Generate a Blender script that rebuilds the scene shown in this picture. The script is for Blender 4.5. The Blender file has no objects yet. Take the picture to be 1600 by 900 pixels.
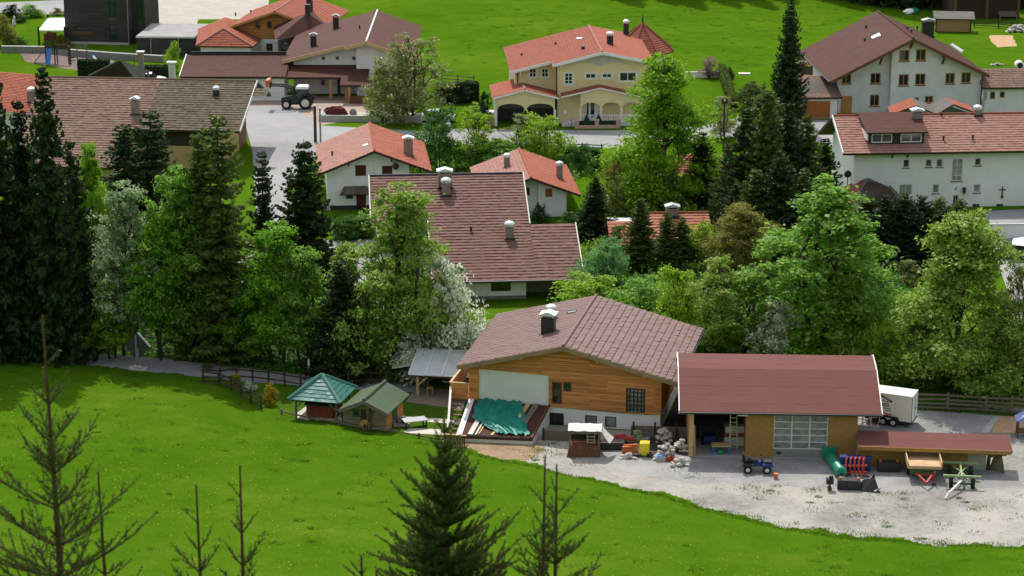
import bpy, bmesh, math, random
import numpy as np
from mathutils import Vector, Matrix
from mathutils.geometry import tessellate_polygon

# ------------------------------------------------------------------ camera, sky, sun, exposure
R = math.radians
scene = bpy.context.scene
CAMH = 57.0; PITCH = R(16.1); FPX = 3500.0        # focal length in pixels of a 1600 px wide picture
cam = bpy.data.cameras.new('camera'); cam_o = bpy.data.objects.new('camera', cam)
scene.collection.objects.link(cam_o); scene.camera = cam_o
cam_o.location = (0, 0, CAMH); cam_o.rotation_euler = (R(90) - PITCH, 0, 0)
cam.sensor_width = 36.0; cam.lens = 36.0 * FPX / 1600.0
cam.clip_start = 1.0; cam.clip_end = 9000.0
cam.dof.use_dof = True; cam.dof.focus_distance = 190.0; cam.dof.aperture_fstop = 6.3

SUN_EL, SUN_AZ = 54.0, -13.0                       # sun beyond the village, a little to the left
world = bpy.data.worlds.new('World'); scene.world = world; world.use_nodes = True
wn = world.node_tree
sky = wn.nodes.new('ShaderNodeTexSky'); sky.sky_type = 'NISHITA'; sky.sun_disc = False
sky.sun_elevation = R(SUN_EL); sky.sun_rotation = R(SUN_AZ)
bg = wn.nodes['Background']; bg.inputs['Strength'].default_value = 0.15
hs = wn.nodes.new('ShaderNodeHueSaturation'); hs.inputs['Saturation'].default_value = .3   # bright, partly clouded sky
wn.links.new(sky.outputs[0], hs.inputs['Color']); wn.links.new(hs.outputs[0], bg.inputs[0])
sun = bpy.data.lights.new('sun', 'SUN'); sun.energy = 2.55; sun.angle = R(0.5); sun.color = (1.0, .95, .87)
sun_o = bpy.data.objects.new('sun', sun); scene.collection.objects.link(sun_o)
_d = Vector((math.sin(R(SUN_AZ)) * math.cos(R(SUN_EL)), math.cos(R(SUN_AZ)) * math.cos(R(SUN_EL)), math.sin(R(SUN_EL))))
sun_o.rotation_euler = _d.to_track_quat('Z', 'Y').to_euler()
scene.view_settings.view_transform = 'Standard'; scene.view_settings.look = 'None'
scene.view_settings.exposure = 0.74; scene.view_settings.gamma = 1.0; scene.view_settings.use_curve_mapping = False
scene.cycles.max_bounces = 10; scene.cycles.diffuse_bounces = 6; scene.cycles.transparent_max_bounces = 4

# ------------------------------------------------------------------ surveying helpers
_c, _s = math.cos(PITCH), math.sin(PITCH)
FW = np.array([0, _c, -_s]); UP = np.array([0, _s, _c]); RT = np.array([1., 0, 0]); CAMP = np.array([0, 0, CAMH])
def ray(u, v): return FW + RT * (u - 800) / FPX + UP * (450 - v) / FPX
def G(u, v, z=0.):
    d = ray(u, v); return CAMP + d * ((z - CAMH) / d[2])
def zat(Y, v, u=800):
    d = ray(u, v); return CAMH + d[2] * Y / d[1]
class Fr:
    """a building's own axes: x along its front, y away from us, z up"""
    def __init__(s, L, Rr=None, ang=None):
        s.O = G(*L); s.W = 0
        if Rr is not None:
            d = G(*Rr) - s.O
            if ang is None: ang = math.degrees(math.atan2(d[1], d[0]))
            s.W = float(math.hypot(d[0], d[1]))
        s.a = R(ang)
        s.ex = np.array([math.cos(s.a), math.sin(s.a), 0]); s.ey = np.array([-math.sin(s.a), math.cos(s.a), 0])
    def _l(s, p):
        q = p - s.O; return float(q @ s.ex), float(q @ s.ey), float(p[2])
    def fp(s, u, v, y=0):
        d = ray(u, v); t = ((s.O - CAMP) @ s.ey + y) / (d @ s.ey); l = s._l(CAMP + d * t); return l[0], l[2]
    def sp(s, u, v, x=0):
        d = ray(u, v); t = ((s.O - CAMP) @ s.ex + x) / (d @ s.ex); l = s._l(CAMP + d * t); return l[1], l[2]
    def hp(s, u, v, z=0):
        l = s._l(G(u, v, z)); return l[0], l[1]
    def onplane(s, u, v, pl):
        a, b, c, d4 = [np.array(p, float) for p in pl]
        n = np.cross(b - a, (d4 if np.linalg.norm(d4 - a) > .1 else c) - a)
        o = np.array([*s._l(CAMP)]); r = ray(u, v); rl = np.array([r @ s.ex, r @ s.ey, r[2]])
        t = ((a - o) @ n) / (rl @ n); return o + rl * t
    def rect(s, u0, v0, u1, v1, y=0):
        um, vm = (u0 + u1) / 2, (v0 + v1) / 2
        return s.fp(u0, vm, y)[0], s.fp(um, v1, y)[1], s.fp(u1, vm, y)[0], s.fp(um, v0, y)[1]

# ------------------------------------------------------------------ scene helpers
rng = np.random.default_rng(7); random.seed(7)
COL = scene.collection
def tag(o, label=None, cat=None, group=None, kind=None):
    if label: o['label'] = label
    if cat: o['category'] = cat
    if group: o['group'] = group
    if kind: o['kind'] = kind
    return o
def thing(name, label, cat, loc=(0, 0, 0), rz=0., group=None):
    o = bpy.data.objects.new(name, None); COL.objects.link(o)
    o.empty_display_size = .3
    o.location = [float(c) for c in loc]; o.rotation_euler = (0, 0, rz)
    return tag(o, label, cat, group)
def copy_tree(o, parent=None):
    c = o.copy(); COL.objects.link(c); c.parent = parent
    for ch in list(o.children): copy_tree(ch, c)
    return c

class MB:
    def __init__(s): s.v = []; s.f = []; s.uv = {}
    def add(s, vs, fs, uv=None):
        k = len(s.v); s.v += [tuple(map(float, p)) for p in vs]
        for f in fs:
            if uv is not None: s.uv[len(s.f)] = uv
            s.f.append(tuple(i + k for i in f))
        return s
    def box(s, x0, x1, y0, y1, z0, z1):
        return s.add([(x0,y0,z0),(x1,y0,z0),(x1,y1,z0),(x0,y1,z0),(x0,y0,z1),(x1,y0,z1),(x1,y1,z1),(x0,y1,z1)],
              [(3,2,1,0),(4,5,6,7),(0,1,5,4),(1,2,6,5),(2,3,7,6),(3,0,4,7)])
    def obox(s, c, size, rot=(0, 0, 0)):
        from mathutils import Euler
        m = Euler(rot).to_matrix(); hx, hy, hz = [k / 2 for k in size]
        vs = [Vector(c) + m @ Vector((x*hx, y*hy, z*hz)) for z in (-1,1) for x, y in ((-1,-1),(1,-1),(1,1),(-1,1))]
        return s.add(vs, [(3,2,1,0),(4,5,6,7),(0,1,5,4),(1,2,6,5),(2,3,7,6),(3,0,4,7)])
    def beam(s, p, q, w, h=None):
        h = h or w; p = Vector(p); q = Vector(q); d = (q - p).normalized()
        u = d.cross(Vector((0, 0, 1)))
        u = Vector((1, 0, 0)) if u.length < 1e-3 else u.normalized()
        n = u.cross(d); vs = []
        for c in (p, q):
            for a, b in ((-1,-1),(1,-1),(1,1),(-1,1)): vs.append(c + u*a*w/2 + n*b*h/2)
        return s.add(vs, [(3,2,1,0),(4,5,6,7),(0,1,5,4),(1,2,6,5),(2,3,7,6),(3,0,4,7)])
    def tube(s, pts, rad, n=8, cap=True):
        pts = [Vector(p) for p in pts]
        if not hasattr(rad, '__len__'): rad = [rad] * len(pts)
        vs = []; ref = None
        for i, p in enumerate(pts):
            d = (pts[min(i+1, len(pts)-1)] - pts[max(i-1, 0)]).normalized()
            if ref is None: ref = Vector((0, 0, 1)) if abs(d.z) < .9 else Vector((1, 0, 0))
            u = d.cross(ref).normalized(); w = u.cross(d)
            for k in range(n):
                a = 2 * math.pi * k / n; vs.append(p + (u * math.cos(a) + w * math.sin(a)) * rad[i])
        fs = [(i*n+k, i*n+(k+1) % n, (i+1)*n+(k+1) % n, (i+1)*n+k) for i in range(len(pts)-1) for k in range(n)]
        if cap: fs += [tuple(range(n-1, -1, -1)), tuple((len(pts)-1)*n + k for k in range(n))]
        return s.add(vs, fs)
    def cyl(s, p, q, r, r1=None, n=12): return s.tube([p, q], [r, r if r1 is None else r1], n)
    def prism(s, poly, h0, h1):                      # polygon (x,y) ccw, extruded in z
        n = len(poly); tri = tessellate_polygon([[Vector((x, y, 0)) for x, y in poly]])
        vs = [(x, y, h0) for x, y in poly] + [(x, y, h1) for x, y in poly]
        fs = [tuple(t) for t in tri]; out = []
        for t in fs:
            a, b, c = [Vector(vs[i]) for i in t]
            if (b - a).cross(c - a).z < 0: t = t[::-1]
            out.append(tuple(i + n for i in t)); out.append(t[::-1])
        ar = sum(poly[i][0]*poly[(i+1) % n][1] - poly[(i+1) % n][0]*poly[i][1] for i in range(n))
        for i in range(n):
            j = (i + 1) % n; out.append((i, j, j+n, i+n) if ar > 0 else (j, i, i+n, j+n))
        return s.add(vs, out)
    def xprism(s, prof, x0, x1):                     # profile (y,z) run along x
        n = len(prof); tri = tessellate_polygon([[Vector((y, z, 0)) for y, z in prof]])
        vs = [(x0, y, z) for y, z in prof] + [(x1, y, z) for y, z in prof]
        out = []
        for t in tri:
            out.append(tuple(t)); out.append(tuple(i + n for i in t[::-1]))
        for i in range(n):
            j = (i + 1) % n; out.append((i, j, j+n, i+n))
        return s.add(vs, out)
    def yprism(s, prof, y0, y1):                     # profile (x,z) run along y
        n = len(prof); tri = tessellate_polygon([[Vector((x, z, 0)) for x, z in prof]])
        vs = [(x, y0, z) for x, z in prof] + [(x, y1, z) for x, z in prof]
        out = []
        for t in tri:
            out.append(tuple(t)); out.append(tuple(i + n for i in t[::-1]))
        for i in range(n):
            j = (i + 1) % n; out.append((i, j, j+n, i+n))
        return s.add(vs, out)
    def ball(s, c, r, seg=10, rings=6, jit=0.):
        if not hasattr(r, '__len__'): r = (r, r, r)
        vs = [(c[0], c[1], c[2] - r[2])]
        for i in range(1, rings):
            th = math.pi * i / rings
            for k in range(seg):
                a = 2 * math.pi * k / seg; j = 1 + random.uniform(-jit, jit)
                vs.append((c[0] + r[0]*math.sin(th)*math.cos(a)*j, c[1] + r[1]*math.sin(th)*math.sin(a)*j, c[2] - r[2]*math.cos(th)*j))
        vs.append((c[0], c[1], c[2] + r[2])); L = len(vs) - 1; fs = []
        for k in range(seg):
            fs.append((0, 1 + (k+1) % seg, 1 + k)); b = 1 + (rings-2)*seg
            fs.append((L, b + k, b + (k+1) % seg))
            for i in range(rings-2):
                a = 1 + i*seg; fs.append((a+k, a+(k+1) % seg, a+seg+(k+1) % seg, a+seg+k))
        return s.add(vs, fs)
    def quad(s, a, b, c, d): return s.add([a, b, c, d], [(0, 1, 2, 3)])
    def tarp(s, grid):                               # rows of points -> cloth surface, two-sided skin
        nr, nc = len(grid), len(grid[0])
        return s.add([p for row in grid for p in row], [(i*nc+j, i*nc+j+1, (i+1)*nc+j+1, (i+1)*nc+j) for i in range(nr-1) for j in range(nc-1)])
    def build(s, name, mat, parent=None, smooth=False, fix=True):
        me = bpy.data.meshes.new(name); me.from_pydata(s.v, [], s.f)
        if fix and len(s.f) < 20000:
            bm = bmesh.new(); bm.from_mesh(me); bmesh.ops.recalc_face_normals(bm, faces=bm.faces[:]) if not s.uv else None
            bm.to_mesh(me); bm.free()
        put_uv(me, s.uv)
        if mat is not None: me.materials.append(mat)
        if smooth: me.polygons.foreach_set('use_smooth', np.ones(len(me.polygons), bool))
        o = bpy.data.objects.new(name, me); COL.objects.link(o)
        if parent is not None: o.parent = parent
        return o
def put_uv(me, given):
    n = len(me.loops)
    if not n: return
    co = np.empty(len(me.vertices)*3); me.vertices.foreach_get('co', co); co = co.reshape(-1, 3)
    nr = np.empty(len(me.polygons)*3); me.polygons.foreach_get('normal', nr); nr = nr.reshape(-1, 3)
    lt = np.empty(len(me.polygons), int); me.polygons.foreach_get('loop_total', lt)
    li = np.empty(n, int); me.loops.foreach_get('vertex_index', li)
    pf = np.repeat(np.arange(len(lt)), lt)
    t = np.stack([-nr[:, 1], nr[:, 0], np.zeros(len(nr))], 1); ln = np.linalg.norm(t, axis=1)
    t[ln < .05] = (1, 0, 0); ln[ln < .05] = 1; t /= ln[:, None]
    b = np.cross(nr, t); P = co[li]
    uv = np.stack([(P*t[pf]).sum(1), (P*b[pf]).sum(1)], 1)
    if given:
        gk = np.zeros((len(lt), 2)); mk = np.zeros(len(lt), bool)
        for k, q in given.items(): gk[k] = q; mk[k] = True
        uv[mk[pf]] = gk[pf][mk[pf]]
    me.uv_layers.new(name='UVMap').data.foreach_set('uv', uv.astype(np.float32).ravel())
def npmesh(name, V, F, mats, mi=None):
    """fast mesh from arrays: V (n,3), F (m,k)"""
    me = bpy.data.meshes.new(name); m, k = F.shape
    me.vertices.add(len(V)); me.vertices.foreach_set('co', V.astype(np.float32).ravel())
    me.loops.add(m*k); me.loops.foreach_set('vertex_index', F.astype(np.int32).ravel())
    me.polygons.add(m); me.polygons.foreach_set('loop_start', np.arange(0, m*k, k, dtype=np.int32))
    me.polygons.foreach_set('loop_total', np.full(m, k, np.int32))
    for q in mats: me.materials.append(q)
    if mi is not None: me.polygons.foreach_set('material_index', mi.astype(np.int32))
    me.update(calc_edges=True); return me

# ------------------------------------------------------------------ materials
_M = {}
def mat(name, col, rough=.8, var=.12, scale=1.5, bump=0., spec=.3, metal=0., stretch=None, col2=None, detail=6., fine=0.):
    if name in _M: return _M[name]
    m = bpy.data.materials.new(name); m.use_nodes = True; nt = m.node_tree; N = nt.nodes; L = nt.links
    p = N['Principled BSDF']; p.inputs['Roughness'].default_value = rough; p.inputs['Metallic'].default_value = metal
    p.inputs['Specular IOR Level'].default_value = spec
    tc = N.new('ShaderNodeTexCoord'); no = N.new('ShaderNodeTexNoise'); no.inputs['Scale'].default_value = scale
    no.inputs['Detail'].default_value = detail; no.inputs['Roughness'].default_value = .65
    src = tc.outputs['Object']
    if stretch:
        mp = N.new('ShaderNodeMapping'); mp.inputs['Scale'].default_value = stretch; L.new(src, mp.inputs[0]); src = mp.outputs[0]
    L.new(src, no.inputs['Vector'])
    rp = N.new('ShaderNodeValToRGB'); e = rp.color_ramp.elements
    e[0].position = .3; e[1].position = .7
    a = col2 or tuple(min(1, c * (1 + var)) for c in col); b = tuple(c * (1 - var) for c in col)
    e[0].color = (*b, 1); e[1].color = (*a, 1)
    L.new(no.outputs[0], rp.inputs[0]); out = rp.outputs[0]
    if fine:
        n2 = N.new('ShaderNodeTexNoise'); n2.inputs['Scale'].default_value = scale * 14; n2.inputs['Detail'].default_value = 4
        L.new(src, n2.inputs['Vector'])
        mr = N.new('ShaderNodeMapRange'); mr.inputs[1].default_value = .3; mr.inputs[2].default_value = .7
        mr.inputs[3].default_value = 1 - fine; mr.inputs[4].default_value = 1 + fine
        L.new(n2.outputs[0], mr.inputs[0])
        mx = N.new('ShaderNodeMix'); mx.data_type = 'RGBA'; mx.blend_type = 'MULTIPLY'; mx.inputs[0].default_value = 1
        L.new(out, mx.inputs[6]); L.new(mr.outputs[0], mx.inputs[7]); out = mx.outputs[2]
    L.new(out, p.inputs['Base Color'])
    if bump:
        bp = N.new('ShaderNodeBump'); bp.inputs['Strength'].default_value = bump; bp.inputs['Distance'].default_value = .05
        L.new(no.outputs[0], bp.inputs['Height']); L.new(bp.outputs[0], p.inputs['Normal'])
    _M[name] = m; return m
def tile_mat(name, c1, c2, dirt=(.12, .1, .08), dirt_amt=.35, rough=.9, spec=.12):
    """roof tiles: every tile has a colour of its own between c1 and c2, plus weathering in patches"""
    m = bpy.data.materials.new(name); m.use_nodes = True; nt = m.node_tree; N = nt.nodes; L = nt.links
    p = N['Principled BSDF']; p.inputs['Roughness'].default_value = rough; p.inputs['Specular IOR Level'].default_value = spec
    tc = N.new('ShaderNodeTexCoord'); wnz = N.new('ShaderNodeTexWhiteNoise'); wnz.noise_dimensions = '2D'
    L.new(tc.outputs['UV'], wnz.inputs['Vector'])
    mx = N.new('ShaderNodeMix'); mx.data_type = 'RGBA'; mx.inputs[6].default_value = (*c1, 1); mx.inputs[7].default_value = (*c2, 1)
    L.new(wnz.outputs['Value'], mx.inputs[0])
    no = N.new('ShaderNodeTexNoise'); no.inputs['Scale'].default_value = .8; no.inputs['Detail'].default_value = 8; no.inputs['Roughness'].default_value = .7
    L.new(tc.outputs['Object'], no.inputs['Vector'])
    mr = N.new('ShaderNodeMapRange'); mr.inputs[1].default_value = .38; mr.inputs[2].default_value = .62; mr.inputs[4].default_value = dirt_amt
    L.new(no.outputs[0], mr.inputs[0])
    m2 = N.new('ShaderNodeMix'); m2.data_type = 'RGBA'; m2.inputs[7].default_value = (*dirt, 1)
    L.new(mr.outputs[0], m2.inputs[0]); L.new(mx.outputs[2], m2.inputs[6]); L.new(m2.outputs[2], p.inputs['Base Color'])
    n3 = N.new('ShaderNodeTexNoise'); n3.inputs['Scale'].default_value = 9; n3.inputs['Detail'].default_value = 3
    L.new(tc.outputs['Object'], n3.inputs['Vector'])
    bp = N.new('ShaderNodeBump'); bp.inputs['Strength'].default_value = .35; bp.inputs['Distance'].default_value = .04
    L.new(n3.outputs[0], bp.inputs['Height']); L.new(bp.outputs[0], p.inputs['Normal'])
    return m
def board_mat(name, col, pitch=.18, vertical=False, var=.25, gap=.55, rough=.75):
    """timber boards: brick texture in metres of wall, each board its own tone, streaked grain"""
    m = bpy.data.materials.new(name); m.use_nodes = True; nt = m.node_tree; N = nt.nodes; L = nt.links
    p = N['Principled BSDF']; p.inputs['Roughness'].default_value = rough; p.inputs['Specular IOR Level'].default_value = .25
    tc = N.new('ShaderNodeTexCoord'); mp = N.new('ShaderNodeMapping')
    if vertical: mp.inputs['Rotation'].default_value = (0, 0, R(90))
    L.new(tc.outputs['UV'], mp.inputs[0])
    br = N.new('ShaderNodeTexBrick'); br.inputs['Scale'].default_value = 1; br.inputs['Brick Width'].default_value = 3.6
    br.inputs['Row Height'].default_value = pitch; br.inputs['Mortar Size'].default_value = .012; br.offset = .37
    br.inputs['Color1'].default_value = (*[c*(1+var) for c in col], 1); br.inputs['Color2'].default_value = (*[c*(1-var) for c in col], 1)
    br.inputs['Mortar'].default_value = (*[c*gap for c in col], 1)
    L.new(mp.outputs[0], br.inputs['Vector'])
    m3 = N.new('ShaderNodeMapping'); m3.inputs['Scale'].default_value = (.6, 9, 1); L.new(mp.outputs[0], m3.inputs[0])
    no = N.new('ShaderNodeTexNoise'); no.inputs['Scale'].default_value = 1.5; no.inputs['Detail'].default_value = 5; L.new(m3.outputs[0], no.inputs['Vector'])
    mr = N.new('ShaderNodeMapRange'); mr.inputs[1].default_value = .25; mr.inputs[2].default_value = .75; mr.inputs[3].default_value = .72; mr.inputs[4].default_value = 1.28
    L.new(no.outputs[0], mr.inputs[0])
    mx = N.new('ShaderNodeMix'); mx.data_type = 'RGBA'; mx.blend_type = 'MULTIPLY'; mx.inputs[0].default_value = 1
    L.new(br.outputs[0], mx.inputs[6]); L.new(mr.outputs[0], mx.inputs[7]); L.new(mx.outputs[2], p.inputs['Base Color'])
    return m
def leaf_mat(name, c1, c2, trans=.35, c3=None, amt=0.):
    """foliage: hue drifts from spray to spray; thin leaves let light through; c3 = blossom or bronze tips"""
    m = bpy.data.materials.new(name); m.use_nodes = True; nt = m.node_tree; N = nt.nodes; L = nt.links
    N.remove(N['Principled BSDF']); out = N['Material Output']
    tc = N.new('ShaderNodeTexCoord'); ge = N.new('ShaderNodeNewGeometry')
    no = N.new('ShaderNodeTexNoise'); no.inputs['Scale'].default_value = .8; no.inputs['Detail'].default_value = 3
    L.new(ge.outputs['Position'], no.inputs['Vector'])
    ad = N.new('ShaderNodeMath'); ad.operation = 'MULTIPLY_ADD'; ad.inputs[1].default_value = .6
    L.new(ge.outputs['Random Per Island'], ad.inputs[0]); L.new(no.outputs[0], ad.inputs[2])
    mr = N.new('ShaderNodeMapRange'); mr.inputs[1].default_value = .45; mr.inputs[2].default_value = 1.1; L.new(ad.outputs[0], mr.inputs[0])
    mx = N.new('ShaderNodeMix'); mx.data_type = 'RGBA'; mx.inputs[6].default_value = (*c1, 1); mx.inputs[7].default_value = (*c2, 1)
    L.new(mr.outputs[0], mx.inputs[0]); col = mx.outputs[2]
    if c3:
        n2 = N.new('ShaderNodeTexNoise'); n2.inputs['Scale'].default_value = 1.3; n2.inputs['Detail'].default_value = 4
        L.new(ge.outputs['Position'], n2.inputs['Vector'])
        a2 = N.new('ShaderNodeMath'); a2.operation = 'ADD'; L.new(n2.outputs[0], a2.inputs[0])
        m4 = N.new('ShaderNodeMath'); m4.operation = 'MULTIPLY'; m4.inputs[1].default_value = .35
        L.new(ge.outputs['Random Per Island'], m4.inputs[0]); L.new(m4.outputs[0], a2.inputs[1])
        r2 = N.new('ShaderNodeMapRange'); r2.inputs[1].default_value = 1 - amt - .12; r2.inputs[2].default_value = 1 - amt; L.new(a2.outputs[0], r2.inputs[0])
        x2 = N.new('ShaderNodeMix'); x2.data_type = 'RGBA'; x2.inputs[7].default_value = (*c3, 1)
        L.new(r2.outputs[0], x2.inputs[0]); L.new(col, x2.inputs[6]); col = x2.outputs[2]
    df = N.new('ShaderNodeBsdfDiffuse'); tr = N.new('ShaderNodeBsdfTranslucent'); gl = N.new('ShaderNodeBsdfGlossy'); gl.inputs['Roughness'].default_value = .45
    L.new(col, df.inputs[0]); L.new(col, tr.inputs[0])
    ms = N.new('ShaderNodeMixShader'); ms.inputs[0].default_value = trans; L.new(df.outputs[0], ms.inputs[1]); L.new(tr.outputs[0], ms.inputs[2])
    m2 = N.new('ShaderNodeMixShader'); m2.inputs[0].default_value = .018; L.new(ms.outputs[0], m2.inputs[1]); L.new(gl.outputs[0], m2.inputs[2])
    L.new(m2.outputs[0], out.inputs[0]); return m
def ground_mat(name, stops, scale=.6, fine=.2, bump=.4, rough=.95, big=.05, spec=.08, fs=9):
    """loose ground and turf: coarse and fine noise through a colour ramp"""
    m = bpy.data.materials.new(name); m.use_nodes = True; nt = m.node_tree; N = nt.nodes; L = nt.links
    p = N['Principled BSDF']; p.inputs['Roughness'].default_value = rough; p.inputs['Specular IOR Level'].default_value = spec
    tc = N.new('ShaderNodeTexCoord')
    def nz(sc, det, ro=.6):
        n = N.new('ShaderNodeTexNoise'); n.inputs['Scale'].default_value = sc; n.inputs['Detail'].default_value = det; n.inputs['Roughness'].default_value = ro
        L.new(tc.outputs['Object'], n.inputs['Vector']); return n.outputs[0]
    a, b, c = nz(big, 4), nz(scale, 6, .7), nz(scale*fs, 6, .8)
    def ma(op, x, y, z=None):
        q = N.new('ShaderNodeMath'); q.operation = op
        for i, k in enumerate((x, y) if z is None else (x, y, z)):
            if isinstance(k, (int, float)): q.inputs[i].default_value = k
            else: L.new(k, q.inputs[i])
        return q.outputs[0]
    f = ma('MULTIPLY_ADD', b, .5, ma('MULTIPLY', a, .5)); f = ma('MULTIPLY_ADD', ma('SUBTRACT', f, .5), 1.35, .5)
    f = ma('ADD', f, ma('MULTIPLY', ma('SUBTRACT', c, .5), fine*2.2))
    rp = N.new('ShaderNodeValToRGB'); e = rp.color_ramp.elements
    while len(e) < len(stops): e.new(.5)
    for i, (ps, cc) in enumerate(stops): e[i].position = ps; e[i].color = (*cc, 1)
    L.new(f, rp.inputs[0]); L.new(rp.outputs[0], p.inputs['Base Color'])
    bp = N.new('ShaderNodeBump'); bp.inputs['Strength'].default_value = bump; bp.inputs['Distance'].default_value = .12
    L.new(c, bp.inputs['Height']); L.new(bp.outputs[0], p.inputs['Normal']); return m

M = {}
M['white'] = mat('white_plaster', (.755, .735, .74), .9, .07, .6, fine=.03)
M['whiteold'] = mat('weathered_white_plaster', (.67, .65, .65), .9, .1, .5, col2=(.75, .73, .735), fine=.05)
M['cream'] = mat('yellow_plaster', (.72, .59, .33), .9, .05, .7, fine=.03)
M['ochre'] = mat('ochre_plaster', (.5, .36, .15), .9, .1, .7)
M['whitewood'] = mat('white_painted_wood', (.76, .76, .74), .6, .05, 2)
M['darkwood'] = mat('dark_stained_wood', (.045, .03, .022), .75, .25, 2, stretch=(1, 1, 6))
M['brownwood'] = mat('brown_stained_wood', (.13, .06, .025), .7, .25, 2, stretch=(1, 1, 5))
M['redwood'] = mat('red_brown_shutter', (.085, .02, .012), .7, .2, 2)
M['honeywood'] = mat('honey_wood', (.42, .22, .08), .65, .25, 2, stretch=(1, 1, 5))
M['palewood'] = mat('pale_wood', (.52, .36, .19), .7, .2, 2, stretch=(1, 1, 5))
M['greywood'] = mat('weathered_grey_wood', (.16, .135, .11), .9, .35, 3, stretch=(1, 1, 4))
M['blackwood'] = mat('old_dark_fence_wood', (.055, .042, .032), .9, .4, 3)
M['larch'] = board_mat('larch_cladding', (.56, .232, .078), .17)
M['osb'] = mat('ochre_wood_panel', (.36, .19, .06), .75, .15, 3, fine=.12)
M['charred'] = board_mat('dark_slatted_cladding', (.048, .043, .04), .22)
M['goldboard'] = board_mat('golden_board_cladding', (.36, .17, .05), .2, gap=.5)
M['vboards'] = board_mat('vertical_brown_boards', (.16, .065, .03), .16, True)
M['shedboards'] = board_mat('grey_brown_shed_boards', (.22, .17, .11), .15)
M['glass'] = mat('dark_window_glass', (.02, .024, .028), .06, .3, .8, spec=.6)
M['curtain'] = mat('window_glass_before_curtain', (.20, .21, .22), .12, .5, 1.5, spec=.6)
M['greenglass'] = mat('green_tinted_glass', (.01, .035, .024), .08, .3, .5, spec=.6)
M['metal'] = mat('grey_metal', (.33, .34, .35), .45, .12, 2, metal=.6)
M['zinc'] = mat('bright_sheet_metal', (.68, .69, .7), .35, .08, 1.5, metal=.5)
M['darkmetal'] = mat('dark_metal', (.025, .026, .03), .45, .2, 2, spec=.4)
M['rust'] = mat('rusty_iron', (.13, .05, .025), .9, .4, 5, col2=(.2, .09, .05))
M['rubber'] = mat('black_rubber', (.016, .016, .017), .85, .2, 4)
M['concrete'] = mat('concrete', (.38, .37, .35), .9, .14, .7, fine=.08)
M['greystone'] = mat('grey_stone_wall', (.2, .19, .18), .9, .25, 2.5, fine=.2)
M['brick'] = mat('chimney_render', (.25, .2, .17), .9, .25, 3)
M['redpaint'] = mat('red_paint', (.36, .025, .018), .5, .1, 2, spec=.5)
M['bluepaint'] = mat('blue_paint', (.01, .028, .15), .4, .1, 2, spec=.5)
M['bluebright'] = mat('bright_blue_plastic', (.03, .16, .5), .4, .1, 2, spec=.5)
M['yellow'] = mat('yellow_plastic', (.75, .55, .02), .4, .08, 3, spec=.5)
M['orange'] = mat('orange_paint', (.52, .13, .035), .5, .08, 3, spec=.5)
M['greenpaint'] = mat('green_paint', (.03, .10, .05), .5, .15, 2, spec=.4)
M['greentarp'] = mat('green_tarpaulin', (.0, .20, .15), .5, .25, 1.5, bump=.5)
M['greencloth'] = mat('green_plastic_cover', (.01, .24, .14), .35, .1, 1.5, spec=.5)
M['canvas'] = mat('grey_white_canvas', (.62, .61, .56), .8, .12, 1.5)
M['gloss_white'] = mat('white_trailer_paint', (.80, .80, .78), .35, .04, 1, spec=.5)
M['paintdark'] = mat('dark_green_tractor_paint', (.012, .022, .02), .3, .15, 2, spec=.5)
M['paving'] = mat('pale_paving', (.55, .5, .44), .9, .1, .6, fine=.1)
M['bark'] = mat('bark', (.085, .068, .052), .95, .35, 3, stretch=(4, 4, .8))
M['barkpale'] = mat('pale_bark', (.28, .26, .23), .9, .4, 3, stretch=(2, 2, 3))
M['rock'] = mat('pale_rock', (.48, .45, .41), .95, .25, 4)
M['log'] = mat('cut_log_ends', (.30, .17, .085), .9, .4, 7, fine=.35)
M['sand'] = mat('tan_bark_mulch', (.42, .27, .15), .95, .2, 2, fine=.2)

T = {}
T['orange'] = tile_mat('orange_red_tiles', (.35, .108, .065), (.27, .074, .045), (.24, .11, .075), .45)
T['salmon'] = tile_mat('weathered_salmon_tiles', (.37, .19, .15), (.285, .125, .098), (.29, .2, .17), .5)
T['guest'] = tile_mat('pale_orange_pink_tiles', (.47, .19, .125), (.36, .125, .08), (.33, .19, .14), .4)
T['redold'] = tile_mat('weathered_red_tiles', (.30, .09, .055), (.235, .065, .042), (.2, .1, .08), .45)
T['mauve'] = tile_mat('old_mauve_brown_tiles', (.215, .115, .095), (.15, .073, .06), (.19, .14, .12), .5)
T['farm'] = tile_mat('lichen_grey_brown_tiles', (.25, .155, .12), (.15, .088, .068), (.2, .16, .12), .4)
T['moss'] = tile_mat('mossy_grey_tiles', (.17, .135, .098), (.075, .058, .043), (.135, .12, .08), .6)
T['pan'] = tile_mat('brown_ribbed_roof_sheets', (.20, .122, .11), (.165, .098, .087), (.21, .148, .135), .35, .7, .2)
T['chocolate'] = tile_mat('chocolate_roof_sheets', (.085, .035, .025), (.07, .028, .02), (.10, .05, .038), .4, .8, .12)
T['maroon'] = tile_mat('maroon_felt_roof', (.155, .055, .045), (.14, .048, .04), (.13, .055, .045), .4, .8, .2)
T['greenfelt'] = tile_mat('green_felt_roof', (.075, .115, .065), (.065, .1, .058), (.08, .1, .065), .4, .8, .2)
T['teal'] = tile_mat('teal_metal_tiles', (.05, .2, .16), (.04, .16, .13), (.09, .21, .18), .35, .28, .6)
T['slate'] = tile_mat('grey_ribbed_roof', (.16, .15, .135), (.13, .12, .105), (.1, .1, .08), .35)
T['gravelroof'] = tile_mat('grey_gravel_roof', (.36, .35, .34), (.3, .29, .28), (.25, .25, .24), .3, .95, .1)

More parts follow.
